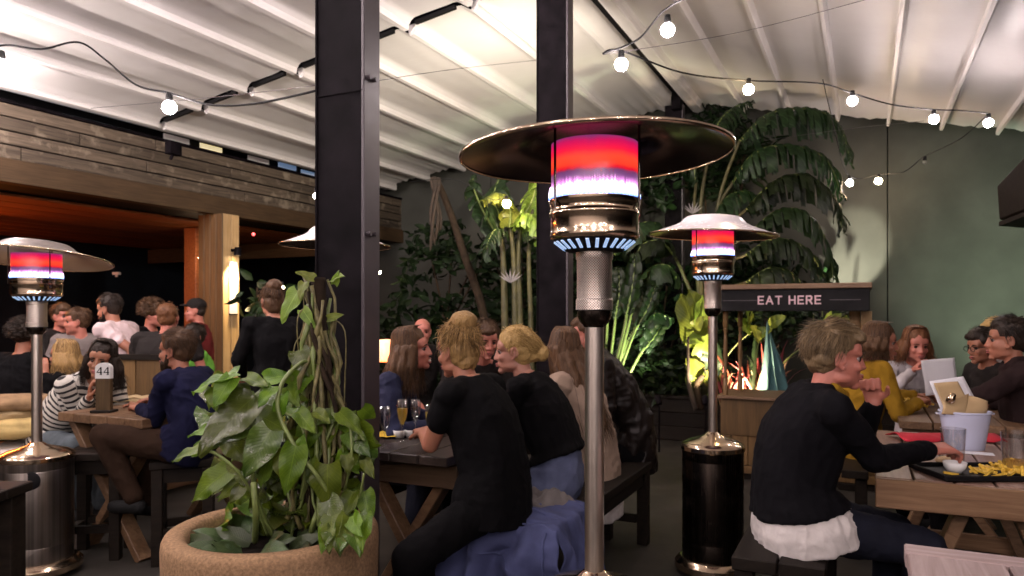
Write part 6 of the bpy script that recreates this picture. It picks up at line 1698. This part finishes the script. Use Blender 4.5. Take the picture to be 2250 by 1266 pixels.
        for q in (-0.025, -0.008, 0.009, 0.026):
            capsule(mb, wri[k] + side * q * 0.55, 0.017 * sc, wri[k] + d * 0.080 * sc + side * q * 1.05 * sc, 0.0125 * sc, 8, 3)
        for i, q in enumerate((-0.031, -0.0105, 0.0105, 0.031)):
            L = (0.064, 0.078, 0.083, 0.074)[i] * sc
            b0 = wri[k] + d * 0.086 * sc + side * q * 1.05 * sc
            cu = lcurl if (lcurl is not None and k == 'l') else curl
            c1 = cu * 0.7; c2 = cu * 1.5
            d1 = d * math.cos(c1) + nrm * math.sin(c1); d2 = d * math.cos(c1 + c2) + nrm * math.sin(c1 + c2)
            e1 = b0 + d1 * L * 0.5
            capsule(mb, b0, 0.0098 * sc, e1, 0.0090 * sc, 8, 3); capsule(mb, e1, 0.0090 * sc, e1 + d2 * L * 0.5, 0.0078 * sc, 8, 3)
        t0 = wri[k] + d * 0.022 * sc + side * 0.026 * sc; t1 = t0 + (d * 0.55 + side * 0.75 + nrm * 0.4).normalized() * 0.042 * sc
        capsule(mb, t0, 0.014 * sc, t1, 0.0115 * sc, 8, 3); capsule(mb, t1, 0.011 * sc, t1 + (d * 0.9 + side * 0.15 + nrm * 0.5).normalized() * 0.036 * sc, 0.009 * sc, 8, 3)
    # ---- head
    hm = MB()
    def hell(x, y, z, rx, ry, rz, n=18, m_=12, tgt=mb):
        tgt.sphere(hd(x, y, z), (rx * hs, ry * hs, rz * hs), n, m_, rot=HM)
    def hcap(p, r0, q, r1, tgt=mb): capsule(tgt, hd(*p), r0 * hs, hd(*q), r1 * hs, 10, 4)
    jaw = 0.056 if fem else 0.060
    hell(0, -0.016, 0.040, 0.072, 0.092, 0.080); hell(0, 0.018, -0.030, jaw + 0.002, 0.066, 0.072)
    hell(0, 0.030, -0.062, jaw - 0.008, 0.050, 0.046); hell(0, 0.066, -0.096, 0.022, 0.020, 0.017)
    hell(0, 0.046, 0.034, 0.060, 0.036, 0.040)
    hcap((-0.042, 0.064, 0.020), 0.011, (0.042, 0.064, 0.020), 0.011)
    hcap((0, 0.079, 0.012), 0.0085, (0, 0.093, -0.026), 0.0105); hell(0, 0.0965, -0.031, 0.0115, 0.0115, 0.0095, 10, 8)
    for s in (-1, 1):
        hell(s * 0.0125, 0.086, -0.034, 0.0095, 0.011, 0.008, 10, 8)
        hell(s * 0.036, 0.056, -0.028, 0.022, 0.022, 0.020, 12, 8)
        hell(s * 0.040, 0.010, -0.070, 0.016, 0.04, 0.020, 12, 8)
        # ear: rim, lobe
        for q in range(7):
            t0 = -0.6 + q * 0.55; t1 = t0 + 0.55
            hcap((s * 0.075, -0.012 - 0.016 * math.cos(t0), -0.008 + 0.028 * math.sin(t0)), 0.0065, (s * 0.077, -0.012 - 0.016 * math.cos(t1), -0.008 + 0.028 * math.sin(t1)), 0.0065)
        hell(s * 0.070, -0.010, -0.014, 0.008, 0.013, 0.024, 10, 8); hell(s * 0.072, 0.0, -0.036, 0.007, 0.008, 0.010, 8, 6)
    hell(0, 0.076, -0.064, 0.025, 0.014, 0.014, 12, 8)
    vox = 0.0058 if near else (0.0075 if head.y < 5.3 else 0.0095)
    me = remesh(mb, vox, 3 if near else 2, 0.5)
    # soften eye sockets
    c = coords(me); n = normals(me)
    for s in (-1, 1):
        e = np.array(hd(s * 0.031, 0.083, 0.000)); dd = np.linalg.norm(c - e, axis=1) / hs
        c -= np.array(HM @ Vector((0, 1, 0)))[None, :] * (0.0060 * hs * np.exp(-(dd / 0.014) ** 2))[:, None]
    put(me, c)
    p = finish(me, 'person', 'skin_' + skin, None, org); p.location = org; tag(p, label, 'person')
    def part(nm, m2, mat, smooth=True):
        me2 = bpy.data.meshes.new(nm); me2.from_pydata([(x - org.x, y - org.y, z_) for x, y, z_ in m2.v], [], m2.f)
        mats = mat if isinstance(mat, (list, tuple)) else [mat]
        for q in mats: me2.materials.append(MATS[q])
        if len(mats) > 1: me2.polygons.foreach_set('material_index', m2.mi)
        me2.polygons.foreach_set('use_smooth', [smooth] * len(me2.polygons)); me2.update(); return link(nm, me2, p)
    # eyes, brows, mouth
    for s in (-1, 1):
        m = MB(); o = hd(s * 0.0300, 0.0630, 0.000); dv = HM @ Vector((s * 0.12, 1, 0)).normalized(); r_ = 0.0122 * hs
        m.lathe([(r_ * math.sin(q), -r_ * math.cos(q)) for q in [math.pi * i / 10 for i in range(11)]], 12, o, axis=dv)
        m.mi = [1 if i >= 6 * 12 else 0 for i in range(len(m.f))]
        part('eye', m, ['eye_white', 'eye_dark'])
        m = MB(); m.tube([hd(s * 0.014, 0.083, 0.0185), hd(s * 0.030, 0.0825, 0.0235), hd(s * 0.046, 0.070, 0.0185)], [0.0035 * hs, 0.0042 * hs, 0.002 * hs], 6, flat=0.8); part('eyebrow', m, hair if hair != 'hair_grey' else 'hair_brown')
        m = MB(); m.tube([hd(s * 0.0180, 0.0765, 0.0040), hd(s * 0.030, 0.0775, 0.0095), hd(s * 0.0425, 0.0680, 0.0035)], [0.0015 * hs, 0.0026 * hs, 0.0015 * hs], 6); part('eyelid', m, 'hair_dark')
    op = 0.007 if smile else 0.0
    m = MB(); hell(0, 0.0885, -0.0590 + op * 0.4, 0.0205 + (0.004 if smile else 0), 0.008, 0.0052, 12, 8, m); hell(0, 0.0875, -0.0695 - op, 0.0180 + (0.003 if smile else 0), 0.008, 0.0062, 12, 8, m); part('lips', m, 'lip_red')
    m = MB(); hell(0, 0.0880, -0.0645 - op * 0.3, 0.0205, 0.0070, 0.0015 + op * 0.9, 12, 8, m); part('mouth', m, 'teeth' if smile else 'mouth_dark')
    # ---- clothes
    mb = MB(); I = 0.014 * sc if near else 0.012
    RB = list(B[1:-1]); 
    hemd = 0.06 if hem is None else hem
    rings = [ (lambda r, e: (r[0], r[1], r[2] + e, r[3], r[4] + e))(r, I + (0.012 if i < 4 else 0.004)) for i, r in enumerate(RB)]
    b0 = rings[0]; r_hem = b0
    hp_ = b0[0] - u1 * hemd
    keep = [r for r in rings if (r[0] - hp_).dot(u1) > 0.02]
    if len(keep) < len(rings):
        r1_ = keep[0]; i1 = rings.index(r1_); r0_ = rings[i1 - 1] if i1 > 0 else r1_
        r_hem = r0_ if r0_[2] > r1_[2] else r1_
        r_hem = (hp_, r1_[1], r_hem[2] + 0.004, r1_[3], r_hem[4] + 0.004)
    else: r_hem = (hp_, b0[1], b0[2] + 0.002, b0[3], b0[4] + 0.004)
    rings = [r_hem] + keep + [(lerp(neck, lerp(chest, neck, 0.8), 0.35), RS, 0.072 * w, B[-1][3], 0.068 * w)]
    loft(mb, rings)
    if fem:
        for s in (-1, 1): mb.sphere(chest + RS * s * 0.068 * w + FS * 0.085 * w - u2 * 0.01, (0.062 * w,) * 3, 12, 8)
    bones = [(pelvis, chest, 0.0, 0.14), (chest, neck, 0.31, 0.13)]
    for k, s in (('l', -1), ('r', 1)):
        capsule(mb, lerp(chest, neck, 0.72) + RS * s * 0.05, 0.066 * sc, sh[k], 0.069 * sc)
        if sleeve == 'short':
            capsule(mb, sh[k], 0.062 * sc, lerp(sh[k], elb[k], 0.50), 0.060 * sc)
        elif sleeve == 'long':
            capsule(mb, sh[k], 0.062 * sc, elb[k], 0.053 * sc); capsule(mb, elb[k], 0.053 * sc, lerp(elb[k], wri[k], 0.93), 0.038 * sc)
        bones += [(sh[k], elb[k], 0.02, 0.06), (elb[k], wri[k], 0.31, 0.05)]
    if collar:
        for q in range(12):
            t0 = q * math.pi * 2 / 12; t1 = t0 + math.pi * 2 / 12
            pf = lambda t: neck + FS * math.cos(t) * 0.075 + RS * math.sin(t) * 0.085 - u3 * (0.05 * max(0, math.cos(t))) + Z * 0.012
            capsule(mb, pf(t0), 0.024, pf(t1), 0.024, 8, 3)
    me = remesh(mb, 0.008 if near else 0.011, 4, 0.5); folds(me, fold * 2.6, 8, seed)
    if fold > 0: folds(me, fold * 1.5, 19, seed + 40)
    along_attr(me, bones)
    finish(me, 'jacket' if sleeve == 'long' and top in ('leather', 'cloth_brownjkt') else ('cardigan' if 'knit' in top else 'shirt'), top, p, org)
    if hem_mat:
        mb = MB(); r0 = rings[1]; r2 = rings[2]
        loft(mb, [(r_hem[0] - u1 * 0.135, r_hem[1], r_hem[2] + 0.010, r_hem[3], r_hem[4] + 0.012), (r_hem[0] - u1 * 0.06, r_hem[1], r_hem[2] + 0.010, r_hem[3], r_hem[4] + 0.010), (r_hem[0] - u1 * 0.01, r_hem[1], r_hem[2] - 0.008, r_hem[3], r_hem[4] - 0.008), (r_hem[0] + u1 * 0.03, r_hem[1], r_hem[2] - 0.035, r_hem[3], r_hem[4] - 0.035)])
        me = remesh(mb, 0.007, 3, 0.5); folds(me, 0.010, 13, seed + 5); folds(me, 0.005, 30, seed + 6); finish(me, 'undershirt', hem_mat, p, org)
    mb = MB(); loft(mb, [(r[0], r[1], r[2] + 0.010, r[3], r[4] + 0.010) for r in B[:4]])
    for k, s in (('l', -1), ('r', 1)):
        capsule(mb, hip[k], 0.100 * sc, kne[k], 0.072 * sc); capsule(mb, kne[k], 0.072 * sc, lerp(kne[k], ank[k], 0.93), 0.055 * sc)
    me = remesh(mb, 0.010 if near else 0.013, 4, 0.5); folds(me, 0.011, 10, seed + 9); folds(me, 0.005, 26, seed + 19); finish(me, 'trousers', bottom, p, org)
    for k in ('l', 'r'):
        mb = MB(); capsule(mb, ank[k] - Z * 0.035 - F * 0.02, 0.046 * sc, ank[k] - Z * 0.045 + F * 0.15, 0.040 * sc, 12, 4); me = remesh(mb, 0.012, 2); finish(me, 'shoe', shoes, p, org)
    # ---- hair
    if style != 'bald':
        mb = MB()
        def he(x, y, z, rx, ry, rz): mb.sphere(hd(x, y, z), (rx * hs, ry * hs, rz * hs), 18, 12, rot=HM)
        if style == 'cropped':
            he(0, -0.026, 0.047, 0.077, 0.090, 0.080); he(0, -0.05, 0.0, 0.070, 0.058, 0.062)
        elif style == 'curly':
            he(0, -0.02, 0.05, 0.095, 0.10, 0.095)
            for q in range(46):
                u_ = rnd.uniform(-0.5, 1); a2 = rnd.uniform(0, 6.28); s_ = math.sqrt(max(0, 1 - u_ * u_)); y_ = -0.02 + math.sin(a2) * s_ * 0.10
                if y_ > 0.05 and u_ < 0.4: continue
                he(math.cos(a2) * s_ * 0.095, y_, 0.05 + u_ * 0.095, 0.022, 0.022, 0.02)
        else:
            he(0, -0.024, 0.052, 0.081, 0.097, 0.083)
            if style == 'short':
                he(0, -0.050, 0.008, 0.074, 0.064, 0.075); he(0, 0.005, 0.085, 0.066, 0.072, 0.050)
                if fringe: he(0.012, 0.058, 0.075, 0.056, 0.030, 0.028)
            else:
                he(0, -0.046, 0.0, 0.079, 0.067, 0.085)
        loose_dir = -Z
        if style == 'bun':
            he(0, -0.06, 0.125, 0.062, 0.060, 0.050); he(0, -0.058, -0.045, 0.056, 0.050, 0.050)
        if style == 'knot':
            he(0, -0.148, -0.020, 0.042, 0.036, 0.042); he(0, -0.100, -0.03, 0.045, 0.040, 0.034)
        hdir = Vector((0, 0, -1.0))
        if hairlen > 0.35: hdir = ((pelvis - head).normalized() + HM @ Vector((0, -0.10, 0))).normalized()
        if style in ('long', 'bob'):
            n_l = 9
            for q in range(n_l):
                a2 = math.radians(lerp(62, 298, q / (n_l - 1)))
                x_, y_ = math.sin(a2) * 0.080, math.cos(a2) * 0.075 - 0.024
                p0 = hd(x_, y_, 0.01); dwn = hdir * (hairlen * rnd.uniform(0.85, 1.0))
                capsule(mb, p0, 0.028 * hs, p0 + dwn * 0.5 + HM @ Vector((x_ * 0.25, y_ * 0.15 - 0.012, 0)), 0.030 * hs, 10, 3)
                capsule(mb, p0 + dwn * 0.5 + HM @ Vector((x_ * 0.25, y_ * 0.15 - 0.012, 0)), 0.030 * hs, p0 + dwn + HM @ Vector((x_ * 0.2, y_ * 0.2 - 0.02, 0)), 0.016 * hs, 10, 3)
        me = remesh(mb, 0.006 if near else 0.0085, 2, 0.5)
        c = coords(me); n = normals(me)
        loc = (c - np.array(head)) @ np.array(HM)
        q = loc * np.array([1, 1, 0.25]) if style in ('long', 'bob') else loc * np.array([1.0, 0.45, 0.7])
        put(me, c + n * (0.0045 * hs * np_noise(q, 55, seed) + 0.0025 * hs * np_noise(q, 150, seed + 2))[:, None])
        v0 = [tuple(v.co) for v in me.vertices]; f0 = [tuple(pl_.vertices) for pl_ in me.polygons]; nv0 = len(v0)
        bpy.data.meshes.remove(me)
        m = MB(); m.v = v0; m.f = f0; m.mi = [0] * len(f0)
        strand = [0.5] * nv0
        # separate locks over the shell
        nl = (2400 if near else 600) if style != 'cropped' else (500 if near else 200)
        for q in range(nl):
            az = rnd.uniform(-math.pi, math.pi)      # 0 = face
            if style in ('long', 'bob'):
                if abs(az) < math.radians(52): continue
                st = hd(rnd.gauss(0, 0.008), rnd.uniform(-0.05, 0.055), 0.134)
                x_, y_ = math.sin(az) * 0.086, math.cos(az) * 0.100 - 0.024
                k1 = hd(x_ * 0.72, y_ * 0.72 - 0.006, 0.118); k2 = hd(x_ * 1.0, y_ * 1.0, 0.045)
                L_ = hairlen * rnd.uniform(0.55, 1.08)
                k3 = hd(x_ * 1.12, y_ * 1.08, -0.03); out = HM @ Vector((x_ * rnd.uniform(0.1, 0.5), y_ * 0.2 - 0.01, 0))
                k4 = k3 + out * 0.6 + Vector((rnd.gauss(0, .008), rnd.gauss(0, .008), 0)) + hdir * (L_ * 0.5); k5 = k3 + out + Vector((rnd.gauss(0, .016), rnd.gauss(0, .016), 0)) + hdir * L_
                pts = spline([st, k1, k2, k3, k4, k5], 3)
            elif style in ('bun', 'knot'):
                bx, by, bz = (0, -0.06, 0.13) if style == 'bun' else (0, -0.145, -0.018)
                el = rnd.uniform(-0.5, 1.0)
                if abs(az) < math.radians(60) and el < 0.55: continue
                ce = math.sqrt(max(0, 1 - el * el)); st = hd(math.sin(az) * 0.082 * ce, math.cos(az) * 0.099 * ce - 0.024, 0.052 + el * 0.085)
                tgt = hd(bx + rnd.gauss(0, 0.014), by + rnd.gauss(0, 0.014), bz + rnd.gauss(0, 0.014))
                mid = (st + tgt) / 2; cen = hd(0, -0.024, 0.045); out = (mid - cen); rad = out.length; mid = cen + out.normalized() * max(rad, 0.097 * hs)
                pts = bez(st, mid * 2 - (st + tgt) / 2, tgt, 7)
                if rnd.random() < (0.28 if style == 'bun' else 0.10):       # flyaway
                    e = st + (st - cen).normalized() * rnd.uniform(0.008, 0.045 if style == 'bun' else 0.018) - Z * rnd.uniform(0, 0.07); pts = bez(st, (st + e) / 2 + (st - cen).normalized() * 0.02, e, 6)
            elif style == 'curly':
                el = rnd.uniform(-0.4, 1); ce = math.sqrt(max(0, 1 - el * el))
                if abs(az) < 0.9 and el < 0.5: continue
                dr = Vector((math.sin(az) * ce, math.cos(az) * ce, el)); st = hd(dr.x * 0.095, dr.y * 0.10 - 0.02, 0.05 + dr.z * 0.095)
                pts = [st + (HM @ Vector((math.sin(i * 1.8 + q) * 0.012, math.cos(i * 1.8 + q) * 0.012, 0))) + (HM @ dr) * 0.006 * i for i in range(7)]
            else:
                el = rnd.uniform(-0.55, 1.0); ce = math.sqrt(max(0, 1 - el * el))
                if abs(az) < math.radians(66) and el < 0.62: continue
                dr = Vector((math.sin(az) * ce, math.cos(az) * ce, el))
                st = hd(dr.x * 0.080, dr.y * 0.096 - 0.024, 0.052 + dr.z * 0.084)
                swp = Vector((rnd.gauss(0.1, 0.22), 0.9 if dr.z > 0.45 and dr.y > -0.3 else -0.35, -0.05 if dr.z > 0.5 else -0.85)).normalized(); swp = (swp - dr * swp.dot(dr)).normalized()
                L_ = rnd.uniform(0.028, 0.062) if style == 'short' else rnd.uniform(0.008, 0.018)
                e = st + HM @ ((swp * 0.9 + dr * ((rnd.uniform(0.02, 0.20) if rnd.random() < 0.7 else rnd.uniform(0.2, 0.55)) if style == 'short' else 0.4)) * L_ * hs)
                pts = bez(st, st + (HM @ (swp * 0.5 + dr * (0.22 if style == 'short' else 0.5))) * L_ * 0.6, e, 4)
            n0 = len(m.v); r_ = rnd.uniform(0.0006, 0.0015) * hs * (2.0 if not near else 1.0)
            m.tube(pts, [r_ * (0.5 + 0.5 * math.sin(math.pi * min(1, 0.25 + i / max(1, len(pts) - 1)))) if i < len(pts) - 1 else r_ * 0.15 for i in range(len(pts))], 3, cap=False)
            strand += [rnd.random()] * (len(m.v) - n0)
        o = part('hair', m, hair)
        at = o.data.attributes.new('strand', 'FLOAT', 'POINT'); at.data.foreach_set('value', np.array(strand, dtype=np.float32))
    if beard:
        mb = MB()
        mb.sphere(hd(0, 0.036, -0.076), (0.058 * hs, 0.052 * hs, 0.040 * hs), 14, 10, rot=HM); mb.sphere(hd(0, 0.074, -0.098), (0.026 * hs, 0.022 * hs, 0.022 * hs), 12, 8, rot=HM)
        for s in (-1, 1): capsule(mb, hd(s * 0.058, 0.012, -0.02), 0.012 * hs, hd(s * 0.052, 0.022, -0.07), 0.016 * hs, 8, 3)
        me = remesh(mb, 0.007, 1); c = coords(me); n = normals(me); put(me, c + n * (0.003 * np_noise(c, 160, seed))[:, None]); finish(me, 'beard', hair, p, org)
    if glasses:
        m = MB()
        for s in (-1, 1):
            ring_ = [hd(s * 0.032 + 0.021 * math.cos(q * 0.628), 0.094, -0.002 + 0.018 * math.sin(q * 0.628)) for q in range(11)]
            m.tube(ring_, 0.0022, 5); m.tube([hd(s * 0.053, 0.092, 0.004), hd(s * 0.075, 0.03, 0.006), hd(s * 0.077, -0.02, 0.0)], 0.0022, 5)
        m.tube([hd(-0.011, 0.096, 0.002), hd(0.011, 0.096, 0.002)], 0.0022, 5)
        part('glasses', m, 'black_paint')
    if cap:
        mb = MB(); mb.sphere(hd(0, -0.018, 0.070), (0.088 * hs, 0.104 * hs, 0.074 * hs), 18, 12, rot=HM); mb.sphere(hd(0, 0.092, 0.062), (0.066 * hs, 0.060 * hs, 0.012 * hs), 14, 8, rot=HM)
        me = remesh(mb, 0.008, 2); finish(me, 'cap', 'cloth_charcoal', p, org)
    if scarf:
        mb = MB()
        for q in range(6):
            t0 = -1.35 + q * 0.45; t1 = t0 + 0.45
            pf = lambda t: neck + FS * (0.01 + math.cos(t) * 0.082) + RS * math.sin(t) * 0.080 + Z * 0.03 - u3 * (0.06 * max(0, math.cos(t)))
            capsule(mb, pf(t0), 0.022, pf(t1), 0.022, 8, 3)
        capsule(mb, neck + FS * 0.085 - u3 * 0.02, 0.028, neck + FS * 0.13 - u3 * 0.20, 0.03, 10, 3)
        me = remesh(mb, 0.007, 2); folds(me, 0.009, 22, seed); finish(me, 'scarf', scarf, p, org)
    return p

# ---- middle table
w1 = person('woman with messy blonde bun and black tee, back turned, at the champagne table', P(1082, 1098, 3.35), P(1003, 772, 3.46), 152, head_yaw=140, head_pitch=-8, skin='tan', top='cloth_black', bottom='cloth_black',
       hair='hair_darkblonde', style='bun', near=True, hs=1.06, wide=1.12, le=P(950, 965, 3.30), lh=P(930, 952, 3.52), rh=P(1000, 905, 3.85), lk=P(955, 1190, 3.08), rk=P(985, 1165, 3.35), lf=P(900, 1340, 3.05), rf=P(930, 1330, 3.2), back=0.05, fold=0.004)
person('woman with golden low knot of hair, black tee and blue jeans, leaning toward the table', P(1222, 1052, 3.88), P(1128, 772, 3.98), 160, head_yaw=174, head_pitch=-4, skin='fair', top='cloth_black', bottom='denim_jeans', hair='hair_blonde', style='knot', near=True, hs=1.06, wide=1.05,
       lh=P(1000, 930, 4.0), rh=P(1060, 930, 4.4), back=0.06, hem=-0.15, fold=0.005)
person('woman with very long brown hair down her cream cardigan, behind the heater pole', P(1302, 1035, 4.40), P(1236, 768, 4.48), 150, head_yaw=118, skin='fair', top='cloth_cream', sleeve='long', bottom='cloth_black', hair='hair_mid', style='long', hairlen=0.52, hs=1.06, wide=1.04, hem=0.10, hem_mat='cloth_white', back=0.05)
person('man in black leather jacket at the far bench end, half behind the heater pole', P(1392, 985, 4.95), P(1283, 738, 4.90), 178, head_yaw=186, skin='pink', sex='m', top='leather', sleeve='long', bottom='cloth_black', hair='hair_brown', style='short', hs=1.02, le=P(1338, 895, 4.70), lh=P(1300, 930, 4.9), rh=P(1250, 900, 5.2), wide=0.98, back=0.09, fold=0.008, collar=True, hem=0.10)
person('smiling woman with long brown hair in blue denim shirt, beside the near post', Vector((-0.93, 4.45, 0.62)), P(908, 768, 4.28), -8, head_yaw=-4, head_pitch=4, skin='pink', top='denim_shirt', sleeve='long', bottom='denim_dark', hair='hair_mid', style='long', hairlen=0.24, hs=1.06, smile=True, rh=P(965, 935, 4.12), lh=P(980, 930, 4.6), near=True, collar=True)
person('man with short brown hair facing the camera between the two blonde women', Vector((-0.42, 5.45, 0.62)), P(1068, 748, 5.02), -72, head_yaw=-70, head_pitch=-14, skin='pink', sex='m', top='cloth_charcoal', sleeve='long', bottom='cloth_black', hair='hair_brown', style='short', hs=1.06, near=True)
person('balding man whose shiny crown shows behind the smiling brunette', Vector((-0.90, 6.75, 0.60)), P(928, 730, 6.5), -60, head_yaw=-80, skin='pink', sex='m', top='cloth_charcoal', sleeve='long', bottom='cloth_black', style='bald', hs=1.0)
# ---- right side
cp = P(1758, 1128, 2.98)
person('person with short tousled hair in a black cardigan, chin on hand at right table', cp, P(1838, 786, 2.98), -4, head_yaw=-4, head_pitch=-3, skin='pink', top='cloth_black_knit', sleeve='long', bottom='denim_dark', hair='hair_light', style='short', near=True, hs=1.13, sc=1.04, wide=1.17,
       re=P(1910, 994, 2.82), rh=P(2066, 984, 2.96), rhand=(1, 0.16, 0.05), le=P(1958, 1005, 3.22), lh=P(1913, 905, 3.10), lhand=(-0.25, -0.15, 1), hem=-0.055, hem_mat='cloth_white', scarf='cloth_mustard', back=0.06, rk=P(1960, 1190, 2.86), lk=P(1970, 1170, 3.1), curl=0.75, lcurl=1.3, collar=True, fold=0.004)
person('woman with brown hair in a mustard yellow jumper at the far right table', P(1888, 985, 5.0), P(1936, 752, 4.9), 0, head_yaw=-22, head_pitch=-6, skin='tan', top='cloth_mustard', sleeve='long', bottom='cloth_black', hair='hair_mid', style='long', hairlen=0.10, hs=1.05, rh=P(2015, 885, 4.8), lh=P(2010, 870, 5.1), near=True)
person('woman with fluffy hair in a light grey top facing the camera, hand at mouth', P(2030, 985, 5.95), P(2014, 758, 5.6), -97, head_yaw=-98, head_pitch=-10, skin='pink', top='cloth_palegrey', sleeve='long', bottom='cloth_charcoal', hair='hair_auburn', style='long', hairlen=0.13, hs=1.1, rh=P(2005, 815, 5.45), lh=P(2075, 850, 5.2), wide=1.05)
person('man with dark hair in a dark brown jacket at right edge, from behind', P(2228, 1000, 4.45), P(2212, 748, 4.50), 152, head_yaw=150, skin='tan', sex='m', top='cloth_brownjkt', sleeve='long', bottom='cloth_black', hair='hair_dark', style='short', hs=1.12, wide=1.10, lh=P(2120, 905, 4.6), le=P(2135, 880, 4.35), rh=P(2180, 890, 4.9), collar=True, back=0.07, fringe=False)
person('dark haired person with glasses in profile behind the man in brown', P(2195, 975, 5.3), P(2157, 762, 5.15), 180, head_yaw=186, head_pitch=-8, skin='tan', sex='m', top='cloth_charcoal', sleeve='long', bottom='cloth_black', hair='hair_dark', style='short', hs=1.02, glasses=True)
person('blonde person mostly hidden behind the man in brown, only hair showing', P(2210, 970, 5.8), P(2186, 738, 5.7), 180, head_yaw=170, skin='fair', top='cloth_grey', sleeve='long', bottom='cloth_black', hair='hair_blonde', style='short', hs=1.05)
# ---- left side
person('dark haired woman in a black and white striped jumper, leaning behind the number marker', P(128, 962, 5.2), P(222, 790, 4.92), -32, head_yaw=-78, head_pitch=-8, head_roll=-12, skin='olive', top='cloth_stripe', sleeve='long', bottom='denim_grey', hair='hair_dark', style='long', hairlen=0.17, hs=1.04, near=True, rh=P(196, 876, 4.86), re=P(178, 915, 5.0), rhand=(0.15, -.1, 1), lh=P(300, 884, 4.85), le=P(265, 890, 5.15), back=0.10, rk=P(205, 985, 4.75), lk=P(250, 985, 5.0), fold=0.004)
person('bearded man in a navy jumper seated on a stool at the left table', P(412, 972, 4.45), P(385, 772, 4.56), 168, head_yaw=172, skin='tan', sex='m', top='cloth_navy', sleeve='long', bottom='cloth_brownpant', hair='hair_brown', style='short', hs=1.05, near=True, beard=True, lh=P(292, 888, 4.72), le=P(345, 905, 4.40), rh=P(310, 888, 5.0), lk=P(290, 968, 4.35), rk=P(300, 960, 4.7), lf=P(318, 1140, 4.35), rf=P(340, 1150, 4.7), back=0.09, fringe=False)
person('woman with wavy blonde hair in profile drinking, behind the striped jumper', P(170, 960, 5.9), P(138, 782, 5.75), 178, head_yaw=182, skin='tan', top='cloth_black', sleeve='long', bottom='cloth_black', hair='hair_darkblonde', style='long', hairlen=0.15, hs=1.0, lh=P(100, 812, 5.6), lhand=(-.2, 0, 1), le=P(110, 870, 5.6))
person('dark haired person seen from behind at the far left, beside the heater pole', P(45, 930, 5.75), P(58, 742, 5.8), 80, head_yaw=75, skin='tan', top='cloth_black', sleeve='long', bottom='cloth_black', hair='hair_dark', style='curly', hs=1.05)
person('brown haired man with flushed face behind the left heater, turned toward his neighbours', P(130, 850, 7.2), P(137, 696, 7.1), -10, head_yaw=-25, skin='pink', sex='m', top='cloth_charcoal', sleeve='long', bottom='cloth_black', hair='hair_brown', style='short', stand=True)
person('man in a grey top facing left among the drinkers, right of the flushed man', P(180, 850, 6.9), P(168, 708, 6.8), -70, head_yaw=-150, skin='pink', sex='m', top='cloth_grey', sleeve='long', bottom='cloth_black', hair='hair_brown', style='short', stand=True)
person('bearded dark haired man standing in a white tee with bare forearms', P(268, 845, 6.4), P(238, 680, 6.4), 172, head_yaw=178, head_pitch=-10, skin='tan', sex='m', top='cloth_pinkwhite', bottom='cloth_charcoal', hair='hair_dark', style='short', beard=True, stand=True, hs=1.0, le=P(292, 770, 6.25), lh=P(288, 815, 6.2), back=0.05)
person('man with cropped gingery hair in a dark tee, seen from behind, elbow out', P(352, 850, 6.3), P(370, 700, 6.3), 100, head_yaw=100, skin='pink', sex='m', top='cloth_charcoal', bottom='cloth_black', hair='hair_auburn', style='cropped', stand=True, wide=1.12, hs=1.08, le=P(300, 780, 6.25), lh=P(320, 828, 6.35))
person('person with big curly brown hair behind the gingery man', P(325, 850, 6.9), P(338, 692, 6.8), -20, head_yaw=-10, skin='pink', top='cloth_black', sleeve='long', bottom='cloth_black', hair='hair_brown', style='curly', stand=True, hs=1.0)
person('person in a dark cap at the left side of the clad pillar', P(430, 850, 7.9), P(428, 684, 7.8), -160, skin='pink', sex='m', top='cloth_wine', sleeve='long', bottom='cloth_black', hair='hair_dark', style='cropped', cap=True, stand=True)
person('person in a bright green tee partly behind the clad pillar', P(428, 880, 6.9), P(424, 742, 6.9), -150, head_yaw=-120, skin='pink', sex='m', top='cloth_green', bottom='cloth_black', hair='hair_dark', style='short')
person('person dressed in black standing with back turned, behind the climbing plant', P(612, 838, 5.9), P(596, 664, 5.9), 130, skin='tan', top='cloth_black', sleeve='long', bottom='denim_dark', hair='hair_brown', style='bun', stand=True, wide=1.15, hs=1.05)
